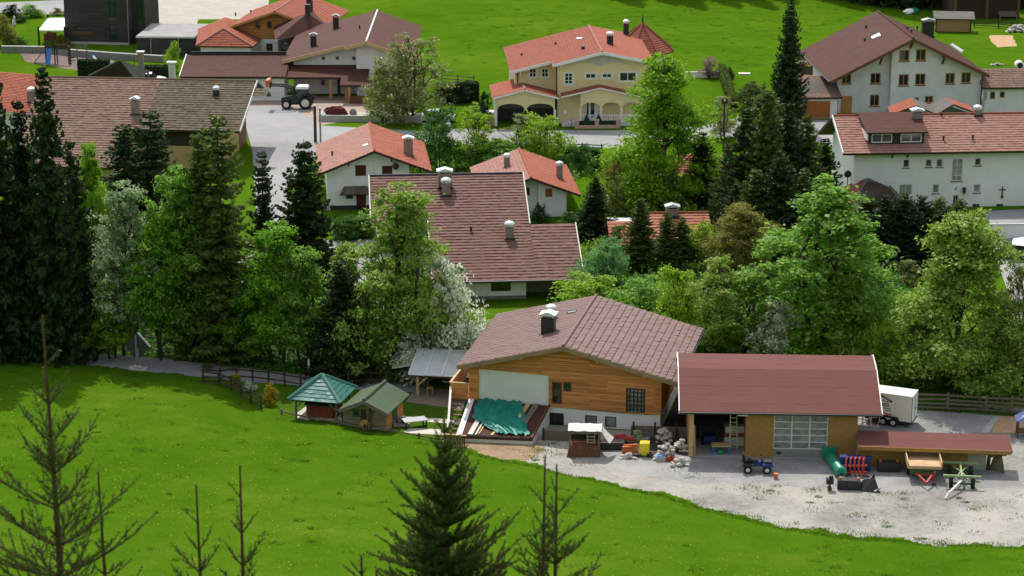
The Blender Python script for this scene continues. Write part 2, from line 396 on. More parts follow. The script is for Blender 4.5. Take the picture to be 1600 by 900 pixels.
# ------------------------------------------------------------------ ground
BND = [(-300,520),(-100,543),(0,556),(140,571),(215,579),(320,590),(400,626),(440,645),(530,663),(620,676),(690,690),(760,712),(880,737),(1000,765),(1150,805),(1300,835),(1450,848),(1600,853),(1900,862)]
_b = np.array([G(u, v)[:2] for u, v in BND])
def bnd_y(x):                                      # ragged edge where turf meets gravel and lane
    return np.interp(x, _b[:, 0], _b[:, 1]) + .35*np.sin(x*1.3) + .3*np.sin(x*.53+2) + .16*np.sin(x*3.7+1) + .1*np.sin(x*8.1)
def ground_z(x, y):
    x = np.asarray(x, float); y = np.asarray(y, float)
    d = np.maximum(0, bnd_y(x) - y) * .93
    z = .075 * np.minimum(d, 45) + .4 * (1 - np.exp(-d / 4.)) + .12*np.sin(x*.21 + y*.13)*np.minimum(1, d/12)
    z = z + .42 * np.maximum(0, 116 - y)
    return z + .16*np.maximum(0, y - 440)
def GT(u, v):
    d = ray(u, v); lo, hi = 60., 600.
    for _ in range(50):
        t = (lo + hi) / 2; p = CAMP + d*t
        if p[2] > ground_z(p[0], p[1]): lo = t
        else: hi = t
    return CAMP + d*lo
xs = np.unique(np.concatenate([np.arange(-1400, -90, 60), np.arange(-90, -48, 1.0), np.arange(-48, 48, .4), np.arange(48, 90, 1.0), np.arange(90, 1460, 60)]))
ys = np.unique(np.concatenate([np.arange(-120, 90, 6.), np.arange(90, 130, 1.0), np.arange(130, 190, .4), np.arange(190, 200, 1.0), np.arange(200, 440, 6.), np.arange(440, 3200, 80.)]))
X, Y = np.meshgrid(xs, ys); Z = ground_z(X, Y)
nx, ny = len(xs), len(ys); ii = np.arange((ny-1)*nx).reshape(ny-1, nx)[:, :-1].ravel()
M['meadow'] = ground_mat('meadow_grass', [(.15, (.036, .086, .004)), (.42, (.055, .127, .005)), (.58, (.072, .149, .007)), (.78, (.112, .176, .016)), (.95, (.17, .195, .05))], .35, .34, .8, spec=.0, fs=14)
gm = npmesh('meadow', np.stack([X.ravel(), Y.ravel(), Z.ravel()], 1), np.stack([ii, ii+1, ii+1+nx, ii+nx], 1), [M['meadow']])
gm.polygons.foreach_set('use_smooth', np.ones(len(gm.polygons), bool))
go = bpy.data.objects.new('meadow', gm); COL.objects.link(go); tag(go, kind='structure')

M['asphalt'] = ground_mat('worn_pale_asphalt', [(.25, (.20, .20, .205)), (.5, (.285, .285, .285)), (.75, (.34, .335, .325))], .25, .16, .2)
M['laneasphalt'] = ground_mat('lane_asphalt', [(.3, (.2, .2, .205)), (.5, (.26, .26, .265)), (.7, (.33, .325, .315))], .3, .1, .15)
M['darkasphalt'] = ground_mat('dark_asphalt', [(.3, (.035, .036, .04)), (.7, (.06, .06, .064))], .4, .1, .15)
M['gravel'] = ground_mat('yard_gravel', [(.22, (.135, .127, .114)), (.42, (.265, .253, .233)), (.58, (.37, .348, .31)), (.8, (.43, .40, .35))], .28, .27, .8, big=.09)
M['gravelgrey'] = ground_mat('grey_gravel', [(.3, (.2, .2, .195)), (.5, (.30, .295, .285)), (.7, (.38, .37, .35))], .4, .22, .6)
M['dirt'] = ground_mat('bare_brown_earth', [(.3, (.17, .11, .065)), (.5, (.28, .19, .12)), (.7, (.4, .3, .2))], .5, .3, .7)
M['mulch'] = ground_mat('bark_mulch', [(.3, (.12, .09, .08)), (.5, (.19, .145, .125)), (.7, (.25, .2, .17))], .7, .2, .5)
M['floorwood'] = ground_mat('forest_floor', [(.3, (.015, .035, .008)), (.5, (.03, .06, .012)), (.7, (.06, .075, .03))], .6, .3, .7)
M['lawn'] = ground_mat('mown_lawn', [(.3, (.035, .088, .003)), (.5, (.05, .11, .004)), (.7, (.072, .13, .01))], .5, .2, .4)
def gpoly(name, px, z, m, jit=0., kind='structure', step=1.5):
    pts = [G(u, v, z)[:2] for u, v in px]; out = []
    for i, p in enumerate(pts):
        q = pts[(i+1) % len(pts)]; n = max(1, int(np.hypot(*(q-p))/step)) if jit else 1
        for k in range(n):
            w = p + (q-p)*k/n
            out.append((w[0] + random.uniform(-jit, jit), w[1] + random.uniform(-jit, jit)*1.4))
    tri = tessellate_polygon([[Vector((x, y, 0)) for x, y in out]])
    mb = MB(); fs = []
    for t in tri:
        a, b, c = [Vector((*out[i], 0)) for i in t]
        fs.append(tuple(t) if (b-a).cross(c-a).z > 0 else tuple(t[::-1]))
    mb.add([(x, y, z) for x, y in out], fs)
    return tag(mb.build(name, m, fix=False), kind=kind)
gpoly('village_road', [(380,165),(455,166),(500,196),(660,205),(700,201),(955,204),(1075,198),(1130,192),(1260,186),(1310,188),(1310,232),(1255,215),(1130,214),(960,232),(880,230),(700,226),(520,224),(470,260),(445,300),(470,340),(440,390),(400,330),(395,240),(385,200)], .012, M['asphalt'])
gpoly('garage_forecourt', [(440,150),(640,150),(650,170),(500,196),(455,178),(385,166),(385,152)], .006, mat('brick_forecourt_paving', (.33, .25, .2), .9, .12, .5, fine=.1))
gpoly('parking_lot', [(210,440),(330,420),(430,385),(540,372),(600,368),(640,470),(640,540),(600,604),(540,600),(545,540),(430,545),(330,530),(220,530)], .01, M['asphalt'])
gpoly('lane', [(-120,520),(0,538),(130,551),(215,556),(330,569),(480,586),(560,592),(640,596),(660,602),(660,612),(600,612),(540,607),(470,602),(400,598),(320,590),(215,579),(140,571),(0,556),(-120,540)], .016, M['laneasphalt'], .05)
gpoly('gravel_yard', [(690,690),(700,684),(760,690),(840,676),(855,664),(1040,676),(1075,690),(1075,640),(1380,630),(1700,640),(1760,700),(1800,880),(1600,866),(1450,860),(1300,846),(1150,815),(1000,775),(880,746),(760,722)], .012, M['gravel'], .12)
gpoly('gravel_parking', [(1372,640),(1440,640),(1562,651),(1536,676),(1340,680),(1340,660)], .02, M['gravelgrey'], .05)
gpoly('grey_yard_patch', [(900,690),(1075,700),(1330,722),(1560,735),(1600,760),(1400,772),(1280,760),(1050,752),(930,724)], .017, M['gravelgrey'], .35)
gpoly('earth_patch', [(700,688),(770,684),(846,690),(850,702),(800,726),(740,712)], .02, M['dirt'], .3)
gpoly('driveway', [(1000,698),(1030,672),(1052,640),(1062,600),(1095,600),(1085,715),(1010,703)], .022, M['darkasphalt'])
gpoly('play_mulch', [(1562,650),(1800,655),(1800,682),(1548,676)], .024, M['sand'], .05)
gpoly('stone_edging', [(1553,650),(1563,650),(1545,676),(1533,676)], .03, M['concrete'])
gpoly('garden_lawn', [(420,600),(480,596),(640,612),(700,615),(715,668),(680,678),(560,668),(450,645),(405,626)], .006, M['lawn'])
gpoly('tub_terrace', [(455,652),(482,632),(530,634),(536,664),(460,656)], .02, M['paving'])
gpoly('garden_path', [(630,650),(720,657),(720,663),(628,655)], .02, M['paving'], .06)
gpoly('terrace_edge', [(640,668),(700,672),(700,680),(630,676)], .02, M['paving'], .06)
gpoly('deck', [(634,628),(650,606),(735,610),(722,640)], .03, mat('grey_deck', (.2, .16, .12), .8, .2, 1.5))
gpoly('playground_mulch', [(30,83),(60,80),(175,90),(180,100),(122,110),(85,104),(40,96)], .012, M['mulch'], .1)
gpoly('upper_road', [(-150,12),(20,3),(100,0),(100,22),(60,22),(0,20),(-150,34)], .012, M['asphalt'])
gpoly('gravel_forecourt', [(215,5),(300,-10),(420,-14),(420,30),(310,30),(305,46),(215,40)], .008, mat('beige_gravel', (.37, .34, .29), .95, .14, .4, fine=.15))
gpoly('car_park', [(1535,330),(1700,322),(1700,350),(1550,352)], .012, M['asphalt'])
gpoly('wall_court', [(1545,372),(1700,374),(1700,470),(1580,470)], .012, M['asphalt'])
gpoly('beck', [(1380,420),(1430,418),(1450,470),(1400,500)], .012, M['lawn'], .1)
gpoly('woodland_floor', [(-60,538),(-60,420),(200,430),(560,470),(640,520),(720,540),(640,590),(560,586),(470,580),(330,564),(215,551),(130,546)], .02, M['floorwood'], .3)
gpoly('bare_patch', [(1545,55),(1580,55),(1590,72),(1560,74),(1548,66)], .012, M['sand'], .2)

# ------------------------------------------------------------------ building kit
def lerp(a, b, t): return a + (b - a) * t
def tileplane(mb, a, b, c, d, row=.4, col=.35, step=.05, rib=0.):
    a, b, c, d = [Vector(p) for p in (a, b, c, d)]
    n = (b - a).cross((c + d)/2 - a).normalized()
    if n.z < 0: a, b, c, d = b, a, d, c; n = -n
    L = ((c + d)/2 - (a + b)/2).length; nr = max(1, round(L / row))
    for i in range(nr):
        l0, r0, l1, r1 = lerp(a, d, i/nr), lerp(b, c, i/nr), lerp(a, d, (i+1)/nr), lerp(b, c, (i+1)/nr)
        nc = max(1, round((r0 - l0).length / col))
        for j in range(nc):
            s0, s1 = j/nc, (j+1)/nc; h = step*(1 + random.uniform(-.35, .35))
            p0, p1, q0, q1 = lerp(l0, r0, s0), lerp(l0, r0, s1), lerp(l1, r1, s0), lerp(l1, r1, s1)
            uv = (i + .5, j + .5)
            if rib:
                k = .14 if rib > 0 else .86; pm, qm = lerp(p0, p1, k), lerp(q0, q1, k)
                P = [p0 + n*h, pm + n*(h+abs(rib)), p1 + n*h, q1 + n*.01, qm + n*(.01+abs(rib)), q0 + n*.01, p0, p1]
                mb.add(P, [(0, 1, 4, 5), (1, 2, 3, 4), (6, 7, 2, 1, 0)], uv)
            else:
                mb.add([p0 + n*h, p1 + n*h, q1 + n*.008, q0 + n*.008, p0, p1], [(0, 1, 2, 3), (4, 5, 1, 0)], uv)
    return n
STYLE = dict(tile=(.42, .34, .055, 0), bigtile=(.46, .4, .07, 0), pan=(.5, .5, .035, -.04), rows=(.52, .34, .075, 0), sheet=(1.1, .55, .018, .018), felt=(1., 1., .012, 0), smalltile=(.36, .3, .05, 0))
class Bld:
    def __init__(s, name, label, cat, fr, group=None):
        s.fr = fr; s.root = thing(name, label, cat, fr.O, fr.a, group)
    def part(s, name, mb, m, parent=None, smooth=False): return mb.build(name, m, parent or s.root, smooth)
    def roofplanes(s, planes, m, st='tile', soffit=None, th=.2, ridge=None, ridgem=None, name='roof'):
        mb = MB(); sb = MB()
        for pl in planes:
            n = tileplane(mb, *pl, *STYLE[st])
            vs = [Vector(p) - n*.012 for p in pl] + [Vector(p) - n*(.012+th) for p in pl]
            sb.add(vs, [(0,1,2,3),(7,6,5,4),(0,4,5,1),(1,5,6,2),(2,6,7,3),(3,7,4,0)])
        r = s.part(name, mb, m)
        if soffit: s.part('eaves_board', sb, soffit, r)
        if ridge:
            rb = MB()
            for p, q in ridge: rb.tube([Vector(p) + Vector((0,0,.04)), Vector(q) + Vector((0,0,.04))], .13, 6)
            s.part('ridge_cap', rb, ridgem or m, r)
        return r
    def gable(s, xl, zl, xa, za, xr, zr, y0, y1, m, st, soffit, th=.2, ridgem=None, cap=True, st2=None):
        s.left = ((xl,y1,zl),(xl,y0,zl),(xa,y0,za),(xa,y1,za)); s.right = ((xr,y0,zr),(xr,y1,zr),(xa,y1,za),(xa,y0,za))
        if st2: s.roofplanes([s.right], m, st2, soffit, th)
        return s.roofplanes([s.left] if st2 else [s.left, s.right], m, st, soffit, th, [((xa,y0,za),(xa,y1,za))] if cap else None, ridgem)
    def front(s, poly, D, m, wins=(), y=0., t=.14, name='wall', solid=True):
        """a front with real window recesses; poly in (x,z), ccw seen from us; wins: (x0,z0,x1,z1,style)"""
        holes = [[(w[0],w[1]),(w[2],w[1]),(w[2],w[3]),(w[0],w[3])] for w in wins]
        loops = [[Vector((x, z, 0)) for x, z in poly]] + [[Vector((x, z, 0)) for x, z in h] for h in holes]
        tri = tessellate_polygon(loops); flat = [p for l in loops for p in l]; fs = []
        for tr in tri:
            a, b, c = [flat[i] for i in tr]; fs.append(tuple(tr) if (b-a).cross(c-a).z > 0 else tuple(tr[::-1]))
        mb = MB(); mb.add([(p.x, y, p.y) for p in flat], fs)
        for h in holes:
            for i in range(4):
                p, q = h[i], h[(i+1) % 4]; mb.quad((p[0],y,p[1]), (q[0],y,q[1]), (q[0],y+t,q[1]), (p[0],y+t,p[1]))
        if solid:
            n = len(poly)
            for i in range(n):
                p, q = poly[i], poly[(i+1) % n]; mb.quad((p[0],y,p[1]), (p[0],y+D,p[1]), (q[0],y+D,q[1]), (q[0],y,q[1]))
            k = len(mb.v); mb.add([(x, y+D, z) for x, z in poly], [tuple(range(n-1, -1, -1))])
        me = bpy.data.meshes.new(name); me.from_pydata(mb.v, [], mb.f); put_uv(me, {}); me.materials.append(m)
        o = bpy.data.objects.new(name, me); COL.objects.link(o); o.parent = s.root
        for w in wins: s.window(*w[:4], y + t, w[4] if len(w) > 4 else {})
        return o
    def window(s, x0, z0, x1, z1, y, st):
        fw = st.get('fw', .09); nx, nz = st.get('n', (1, 1)); fm = st.get('frame', M['whitewood']); mb = MB()
        name = st.get('name', 'window')
        mb.box(x0,x1,y-.07,y,z1-fw,z1); mb.box(x0,x1,y-.07,y,z0,z0+fw); mb.box(x0,x0+fw,y-.07,y,z0+fw,z1-fw); mb.box(x1-fw,x1,y-.07,y,z0+fw,z1-fw)
        for i in range(1, nx): xx = lerp(x0, x1, i/nx); mb.box(xx-fw*.4,xx+fw*.4,y-.06,y,z0+fw,z1-fw)
        for i in range(1, nz): zz = lerp(z0, z1, i/nz); mb.box(x0+fw,x1-fw,y-.055,y,zz-fw*.3,zz+fw*.3)
        f = s.part(name, mb, fm)
        g = MB().box(x0+.01,x1-.01,y,y+.03,z0+.01,z1-.01); s.part(st.get('pn', 'pane'), g, st.get('pane', M['glass']), f)
        if 'sur' in st:
            q = st.get('sw', .12); yy = y-.14; b = MB()
            b.box(x0-q,x1+q,yy-.03,yy+.01,z1,z1+q); b.box(x0-q,x1+q,yy-.03,yy+.01,z0-q,z0); b.box(x0-q,x0,yy-.03,yy+.01,z0,z1); b.box(x1,x1+q,yy-.03,yy+.01,z0,z1)
            s.part('surround', b, st['sur'], f)
        if 'sill' in st:
            s.part('sill', MB().box(x0-.08,x1+.08,y-.24,y-.02,z0-.07,z0-.003), st['sill'], f)
        return f
    def chimney(s, u, v, pl, w=.8, h=1.2, m=None, cap='zinc', d=None, gap=.18, capd=0):
        p = s.fr.onplane(u, v, pl); d = d or w; mb = MB().box(p[0]-w/2,p[0]+w/2,p[1]-d/2,p[1]+d/2,p[2]-.4,p[2]+h)
        c = s.part('chimney', mb, m or M['brick']); cb = MB(); z = p[2] + h; o = .14
        if cap == 'cowl':
            cb.cyl((p[0],p[1],z),(p[0],p[1],z+.12),w*.62,n=14); cb.ball((p[0],p[1],z+.2),(w*.7,w*.7,w*.42),12,7)
        else:
            for sx in (-1, 1):
                for sy in (-1, 1): cb.box(p[0]+sx*(w/2-.07)-.05,p[0]+sx*(w/2-.07)+.05,p[1]+sy*(d/2-.07)-.05,p[1]+sy*(d/2-.07)+.05,z,z+gap)
            cb.prism([(p[0]-w/2-o,p[1]-d/2-o),(p[0]+w/2+o,p[1]-d/2-o),(p[0]+w/2+o,p[1]+d/2+o),(p[0]-w/2-o,p[1]+d/2+o)], z+gap, z+gap+.1)
            cb.yprism([(p[0]-w/2-o*.6,z+gap+.1),(p[0]+w/2+o*.6,z+gap+.1),(p[0],z+gap+.3)], p[1]-d/2-o*.6, p[1]+d/2+o*.6)
        s.part('cap', cb, M[cap] if cap in M else M['zinc'], c, smooth=(cap == 'cowl'))
        fl = MB().box(p[0]-w/2-.12,p[0]+w/2+.12,p[1]-d/2-.2,p[1]-d/2-.01,p[2]-.25,p[2]-.02); s.part('flashing', fl, M['darkmetal'], c)
        return c
    def vent(s, u, v, pl, h=.5, r=.1, m=None, name='vent_pipe'):
        p = s.fr.onplane(u, v, pl); mb = MB().cyl((p[0],p[1],p[2]-.1),(p[0],p[1],p[2]+h),r,n=8); mb.cyl((p[0],p[1],p[2]+h),(p[0],p[1],p[2]+h+.12),r*1.7,r*1.3,8)
        return s.part(name, mb, m or M['darkmetal'])
    def skylight(s, pts, pl, lift=.1, m=None):
        P = [Vector(s.fr.onplane(u, v, pl)) for u, v in pts]
        a, b, c, d = [Vector(q) for q in pl]; n = (b-a).cross((c+d)/2-a).normalized()
        if n.z < 0: n = -n
        mb = MB().add([p - n*.05 for p in P] + [p + n*lift for p in P], [(0,1,5,4),(1,2,6,5),(2,3,7,6),(3,0,4,7)])
        f = s.part('skylight', mb, M['metal']); c0 = sum(P, Vector())/4
        s.part('pane', MB().add([lerp(p, c0, .12) + n*(lift-.02) for p in P], [(0,1,2,3)]), m or M['zinc'], f)
    def bracket(s, xs, y0, y1, z, m):
        for x in xs: s.part('bracket', MB().beam((x, y1, z-.7), (x, y0, z), .16).beam((x, y1, z+.02), (x, y0-.1, z+.02), .16), m)
    def winpx(s, rects, y=0., **st): return [(*s.fr.rect(*r, y), st) for r in rects]

WH = dict(frame=M['whitewood'], fw=.1)
# ------------------------------------------------------------------ timber-clad house in the middle
def timber_house():
    fr = Fr((730,653), (1031,675)); W = fr.W
    b = Bld('timber_clad_house', 'timber clad house with brown ribbed roof, white base and green tarpaulin at its side', 'house', fr)
    of = 1.0
    xl, zl = fr.fp(714, 571, -of); xa, za = fr.fp(880, 541, -of); xr, zr = fr.fp(1060, 598, -of)
    y1 = fr.hp(936, 462, za)[1]; D = y1 - 1.0
    sl = (za-zl)/(xa-xl); srr = (za-zr)/(xr-xa); th = .3
    zw = lambda x: (za - sl*(xa-x) if x < xa else za - srr*(x-xa)) - th
    x0 = .25
    lower = b.winpx([(853,645,881,668)], frame=M['brownwood'], n=(2,1), sill=M['brownwood']) + \
            b.winpx([(914,649,933,665),(945,651,963,668)], frame=M['brownwood'], pane=M['curtain'])
    # the openings go right through the cladding, so wall and cladding share the upper ones
    b.front([(x0,0),(W,0),(W,zw(W)),(xa,zw(xa)),(x0,zw(x0))], D, M['white'], [w for w in lower])
    px0, pz0, px1, pz1 = fr.rect(748,580,857,632, -.09)
    zb = fr.fp(940, 641, -.09)[1]
    ups = b.winpx([(862,597,878,631)], -.09, frame=M['brownwood'], fw=.1) + b.winpx([(880,597,893,612)], -.09, frame=M['brownwood'], pane=M['greenglass']) + \
          b.winpx([(978,607,1008,647)], -.09, frame=M['darkwood'], n=(5,6), fw=.11, pane=M['curtain'])
    pts = [(px1+.02,pz0),(px1+.02,zb),(W+.06,zb),(W+.06,zw(W)-.02),(xa,zw(xa)-.02),(x0-.06,zw(x0)-.02),(x0-.06,pz0),(px0,pz0),(px0,pz1),(px1+.02,pz1-.15)]
    holes = [[(w[0],w[1]),(w[2],w[1]),(w[2],w[3]),(w[0],w[3])] for w in ups]
    b.front(pts, .085, M['larch'], ups, -.09, .08, 'timber_cladding', False)
    b.part('timber_cladding', MB().box(W+.003,W+.07,-.088,D*.55,zb,zw(W)-.05), M['larch'])
    b.part('window_band', MB().box(W+.004,W+.06,5.2,6.6,1.3,2.6).box(W+.004,W+.06,8.2,9.4,.9,2.4), M['brownwood'])
    b.gable(xl, zl, xa, za, xr, zr, -of, y1, T['pan'], 'pan', M['palewood'], .22, st2='rows')
    # bargeboards
    mb = MB()
    for p, q in (((xl,zl),(xa,za)), ((xa,za),(xr,zr))):
        mb.beam((p[0],-of-.04,p[1]-.17), (q[0],-of-.04,q[1]-.17), .07, .34)
    b.part('bargeboard', mb, mat('grey_brown_bargeboard', (.28,.2,.12), .8, .25, 2))
    b.part('gutter', MB().tube([(xr+.08,-of,zr-.1),(xr+.08,y1,zr-.1)], .09, 8), M['darkmetal'])
    for t in (.25, .6): b.part('purlin', MB().box(lerp(xl,xa,t)-.09,lerp(xl,xa,t)+.09,-of+.05,0,lerp(zl,za,t)-.5,lerp(zl,za,t)-.3), M['palewood'])
    for t in (.3, .7): b.part('purlin', MB().box(lerp(xa,xr,t)-.09,lerp(xa,xr,t)+.09,-of+.05,0,lerp(za,zr,t)-.5,lerp(za,zr,t)-.3), M['palewood'])
    b.chimney(857, 519, b.left, 1.0, 1.25, M['darkmetal'], 'zinc', .9)
    b.chimney(861, 498, b.left, .7, .7, M['metal'], 'cowl')
    b.skylight([(886,491),(900,489),(902,486),(888,488)], b.left, .12, M['glass'])
    # lean-to with brown sheets in front of the left half
    P = lambda u, v, z: (*fr.hp(u, v, z), z)
    tl = (.3, -.12, 1.55); tr_ = (px1+.1, -.12, 1.5); br = P(832,684,.55); bl = P(716,679,.55)
    n = (Vector(tr_)-Vector(tl)).cross(Vector(bl)-Vector(tl)).normalized(); n = -n if n.z < 0 else n
    q = lambda s, t, h=0.: Vector(lerp(lerp(Vector(bl),Vector(br),s), lerp(Vector(tl),Vector(tr_),s), t)) + n*h
    mb = MB(); tileplane(mb, q(0,0), q(1,0), q(1,1), q(0,1), 2.2, 1.1, .02, .01); roof = b.part('lean_to_roof', mb, T['chocolate'])
    b.part('lean_to_wall', MB().add([q(0,0,-.03),q(1,0,-.03),q(1,1,-.03),q(0,1,-.03)]+[Vector((p.x,p.y,0)) for p in (q(0,0),q(1,0),q(1,1),q(0,1))], [(0,4,5,1),(1,5,6,2),(3,2,6,7),(0,3,7,4),(0,1,2,3)]), M['white'])
    b.part('lean_to_edge', MB().beam(q(-.005,-.02,-.1), q(1.005,-.02,-.1), .1, .22), M['darkwood'])
    b.part('lean_to_edge', MB().beam(q(.015,-.02,.06), q(.015,1,.06), .42, .05), M['white'])
    b.part('lean_to_edge', MB().beam(q(.995,-.02,.0), q(.995,1,.0), .12, .22), M['brownwood'])
    for s, t0, t1, w, m in ((.16,.0,.45,.38,'canvas'),(.235,.0,.42,.12,'canvas'),(.275,.02,.4,.1,'palewood'),(.7,.55,1.,.35,'palewood'),(.8,.4,1.,.45,'greywood'),(.45,.0,.2,.2,'palewood')):
        tag(MB().beam(W2(fr, q(s,t0,.07)), W2(fr, q(s+.04,t1,.07)), w, .05).build('plank', M[m]),
            {.16:'widest pale plank lying left of the green tarpaulin on the brown lean-to',.235:'narrow whitish plank beside the widest pale plank on the lean-to',.275:'thin brown plank nearest the tarpaulin on the lean-to',.7:'tan plank lying just right of the green tarpaulin on the lean-to',.8:'grey weathered plank lying at the right end of the brown lean-to roof',.45:'short tan plank end under the lower edge of the tarpaulin'}[s], 'plank', 'planks lying on the lean-to roof')
    grid = []
    for i in range(15):
        t = i/14; row = []
        for j in range(23):
            s = j/22
            lo = .10 + .58*max(0, .42 - t)/.42*.9*(1-t); hi = .66 + .30*(1-t)**1.2
            ss = lerp(.10 + .42*(1-min(1,t/.45))**1.1, hi, s) + .012*math.sin(i*1.7) ; tt = .04 + t*.97 + .02*math.sin(j*1.9)
            row.append(W2(fr, q(ss, tt, .16 + .07*math.sin(j*.9+i*.7) + .05*math.sin(j*2.3-i*1.1) + random.uniform(-.03,.03))))
        grid.append(row)
    tp = MB().tarp(grid).build('tarpaulin', M['greentarp'], smooth=True)
    tag(tp, 'crumpled green tarpaulin spread over the brown lean-to roof', 'tarpaulin')
    # balcony and outside stair at the left end
    bx0 = -1.2; bz = fr.fp(730, 622, -.2)[1]; top = fr.fp(730, 598, -.2)[1]
    mb = MB().box(bx0, x0-.1, -.5, 7, bz-.15, bz); bal = b.part('balcony', mb, M['brownwood'])
    b.part('railing', MB().box(bx0, bx0+.06, -.5, 7, bz, top).box(bx0+.06, x0-.07, -.5, -.44, bz, top), M['larch'], bal)
    b.part('handrail', MB().box(bx0-.06, bx0+.12, -.56, 7, top, top+.08).box(bx0+.12, x0-.07, -.56, -.38, top, top+.08), M['palewood'], bal)
    s0 = Vector((bx0+.05, -.5, bz)); s1 = Vector((*fr.hp(700, 690, .2), .3))
    mb = MB()
    for i in range(9): mb.obox(lerp(s0, s1, (i+.5)/9) + Vector((.45,0,0)), (.95, .3, .05))
    st = b.part('outside_stair', mb, M['brownwood'])
    mb = MB(); N = 22
    for i in range(N):
        p = lerp(s0, s1, i/(N-1)); mb.box(p.x-.03, p.x+.03, p.y-.05, p.y+.05, p.z, p.z+.85)
    b.part('railing', mb, M['vboards'], st); b.part('handrail', MB().beam(s0+Vector((0,0,.9)), s1+Vector((0,0,.9)), .16, .08), M['canvas'], st)
    c = Vector(s1); mb = MB()
    for i in range(12): mb.box(c.x+i*.13, c.x+i*.13+.08, c.y-.9, c.y-.84, 0, 1.05)
    for i in range(6): mb.box(c.x-.06, c.x, c.y-.9+i*.15, c.y-.82+i*.15, 0, 1.05)
    b.part('railing', mb, M['vboards'], st); b.part('handrail', MB().box(c.x-.06, c.x+1.6, c.y-.95, c.y-.8, 1.05, 1.12), M['palewood'], st)
    return b
def W2(fr, p):
    p = np.array(p, float); return Vector(fr.O + fr.ex*p[0] + fr.ey*p[1] + np.array([0, 0, p[2]]))
timber_house()

# ------------------------------------------------------------------ machine barn and the low shed beside it
def barn():
    fr = Fr((1076,714), None, -2.6); b = Bld('machine_barn', 'long machine barn with maroon felt roof, open bay and glazed sectional door', 'barn', fr)
    W = fr.fp(1338, 716)[0]; yo = -.5
    xl, ze = fr.fp(1062, 643, yo); xr = fr.fp(1378, 650, yo)[0]
    zf, yf = ze + 1.85, 3.9; zt, yt = ze + 2.15, 6.6; yb = 10.2; zb = ze + .6
    zh = ze - .12
    X = lambda u: fr.fp(u, 690)[0]
    x1, x2, x3 = X(1165), X(1208.5), X(1293)
    hd = fr.fp(1250, 648)[1]
    dz0 = .02
    b.part('wall', MB().box(x1,x2,0,.15,0,zh), M['osb']); b.part('wall', MB().box(x3,W,0,.15,0,zh), M['osb'])
    b.part('wall', MB().xprism([(.15,0),(yb-.6,0),(yb-.6,zb),(yt,zt-.35),(yf,zf-.35),(.15,zh-.02)], W-.15, W), M['osb'])
    b.part('wall', MB().xprism([(.3,0),(yb-.6,0),(yb-.6,zb),(yt,zt-.35),(yf,zf-.35),(.3,zh-.02)], .0, .14), M['osb'])
    b.part('wall', MB().box(.15,W-.16,yb-.75,yb-.61,0,zb), M['osb'])
    b.part('partition', MB().box(x1,x1+.12,.17,yb-.8,0,zh), M['osb'])
    b.part('floor_slab', MB().box(.15,W-.16,.0,yb-.8,0,.06), M['concrete'])
    b.part('lintel', MB().box(.05,W,-.03,.16,zh,zh+.22), M['darkwood'])
    b.part('post', MB().box(.02,.32,-.02,.28,0,zh), M['palewood'])
    b.part('brace', MB().beam((.45,.3,0), (.35,.3,2.4), .14), M['palewood'])
    pl = [((xl,yo,ze),(xr,yo,ze),(xr,yf,zf),(xl,yf,zf)), ((xl,yf,zf),(xr,yf,zf),(xr,yt,zt),(xl,yt,zt)), ((xr,yb,zb),(xl,yb,zb),(xl,yt,zt),(xr,yt,zt))]
    b.roofplanes(pl, T['maroon'], 'felt', M['darkwood'], .16)
    mb = MB()
    for x in (xl-.03, xr+.03):
        for p, q in (((yo,ze),(yf,zf)),((yf,zf),(yt,zt)),((yt,zt),(yb,zb))): mb.beam((x,p[0],p[1]-.05),(x,q[0],q[1]-.05),.07,.3)
    b.part('bargeboard', mb, M['whitewood'])
    b.part('gutter', MB().tube([(xl,yo-.08,ze-.08),(xr,yo-.08,ze-.08)], .08, 8), M['darkmetal'])
    # sectional door
    mb = MB(); y = .06; H = hd
    door = b.part('sectional_door', MB().box(x2,x3,y,y+.05,.05,.72), M['metal'])
    mb.box(x2,x2+.07,y-.03,y+.03,.72,H); mb.box(x3-.07,x3,y-.03,y+.03,.72,H)
    for i in (1, 2): xx = lerp(x2,x3,i/3); mb.box(xx-.05,xx+.05,y-.03,y+.03,.78,H)
    for i in range(6): zz = .75 + (H-.8)*i/5; mb.box(x2+.07,x3-.07,y-.035,y+.03,zz-.035,zz+.035)
    b.part('door_frame', mb, M['canvas'], door)
    b.part('pane', MB().box(x2+.05,x3-.05,y+.035,y+.045,.73,H-.02), M['curtain'], door)
    b.part('vent_grille', MB().box(x2+.25,x2+.6,y-.02,y-.002,.3,.5), M['darkmetal'], door)
    b.part('wall_lamp', MB().tube([(xl+4.2,yo+.1,ze-.25),(xl+4.9,yo+.1,ze-.25)], .06, 8), M['whitewood'])
    return fr
BARN = barn()
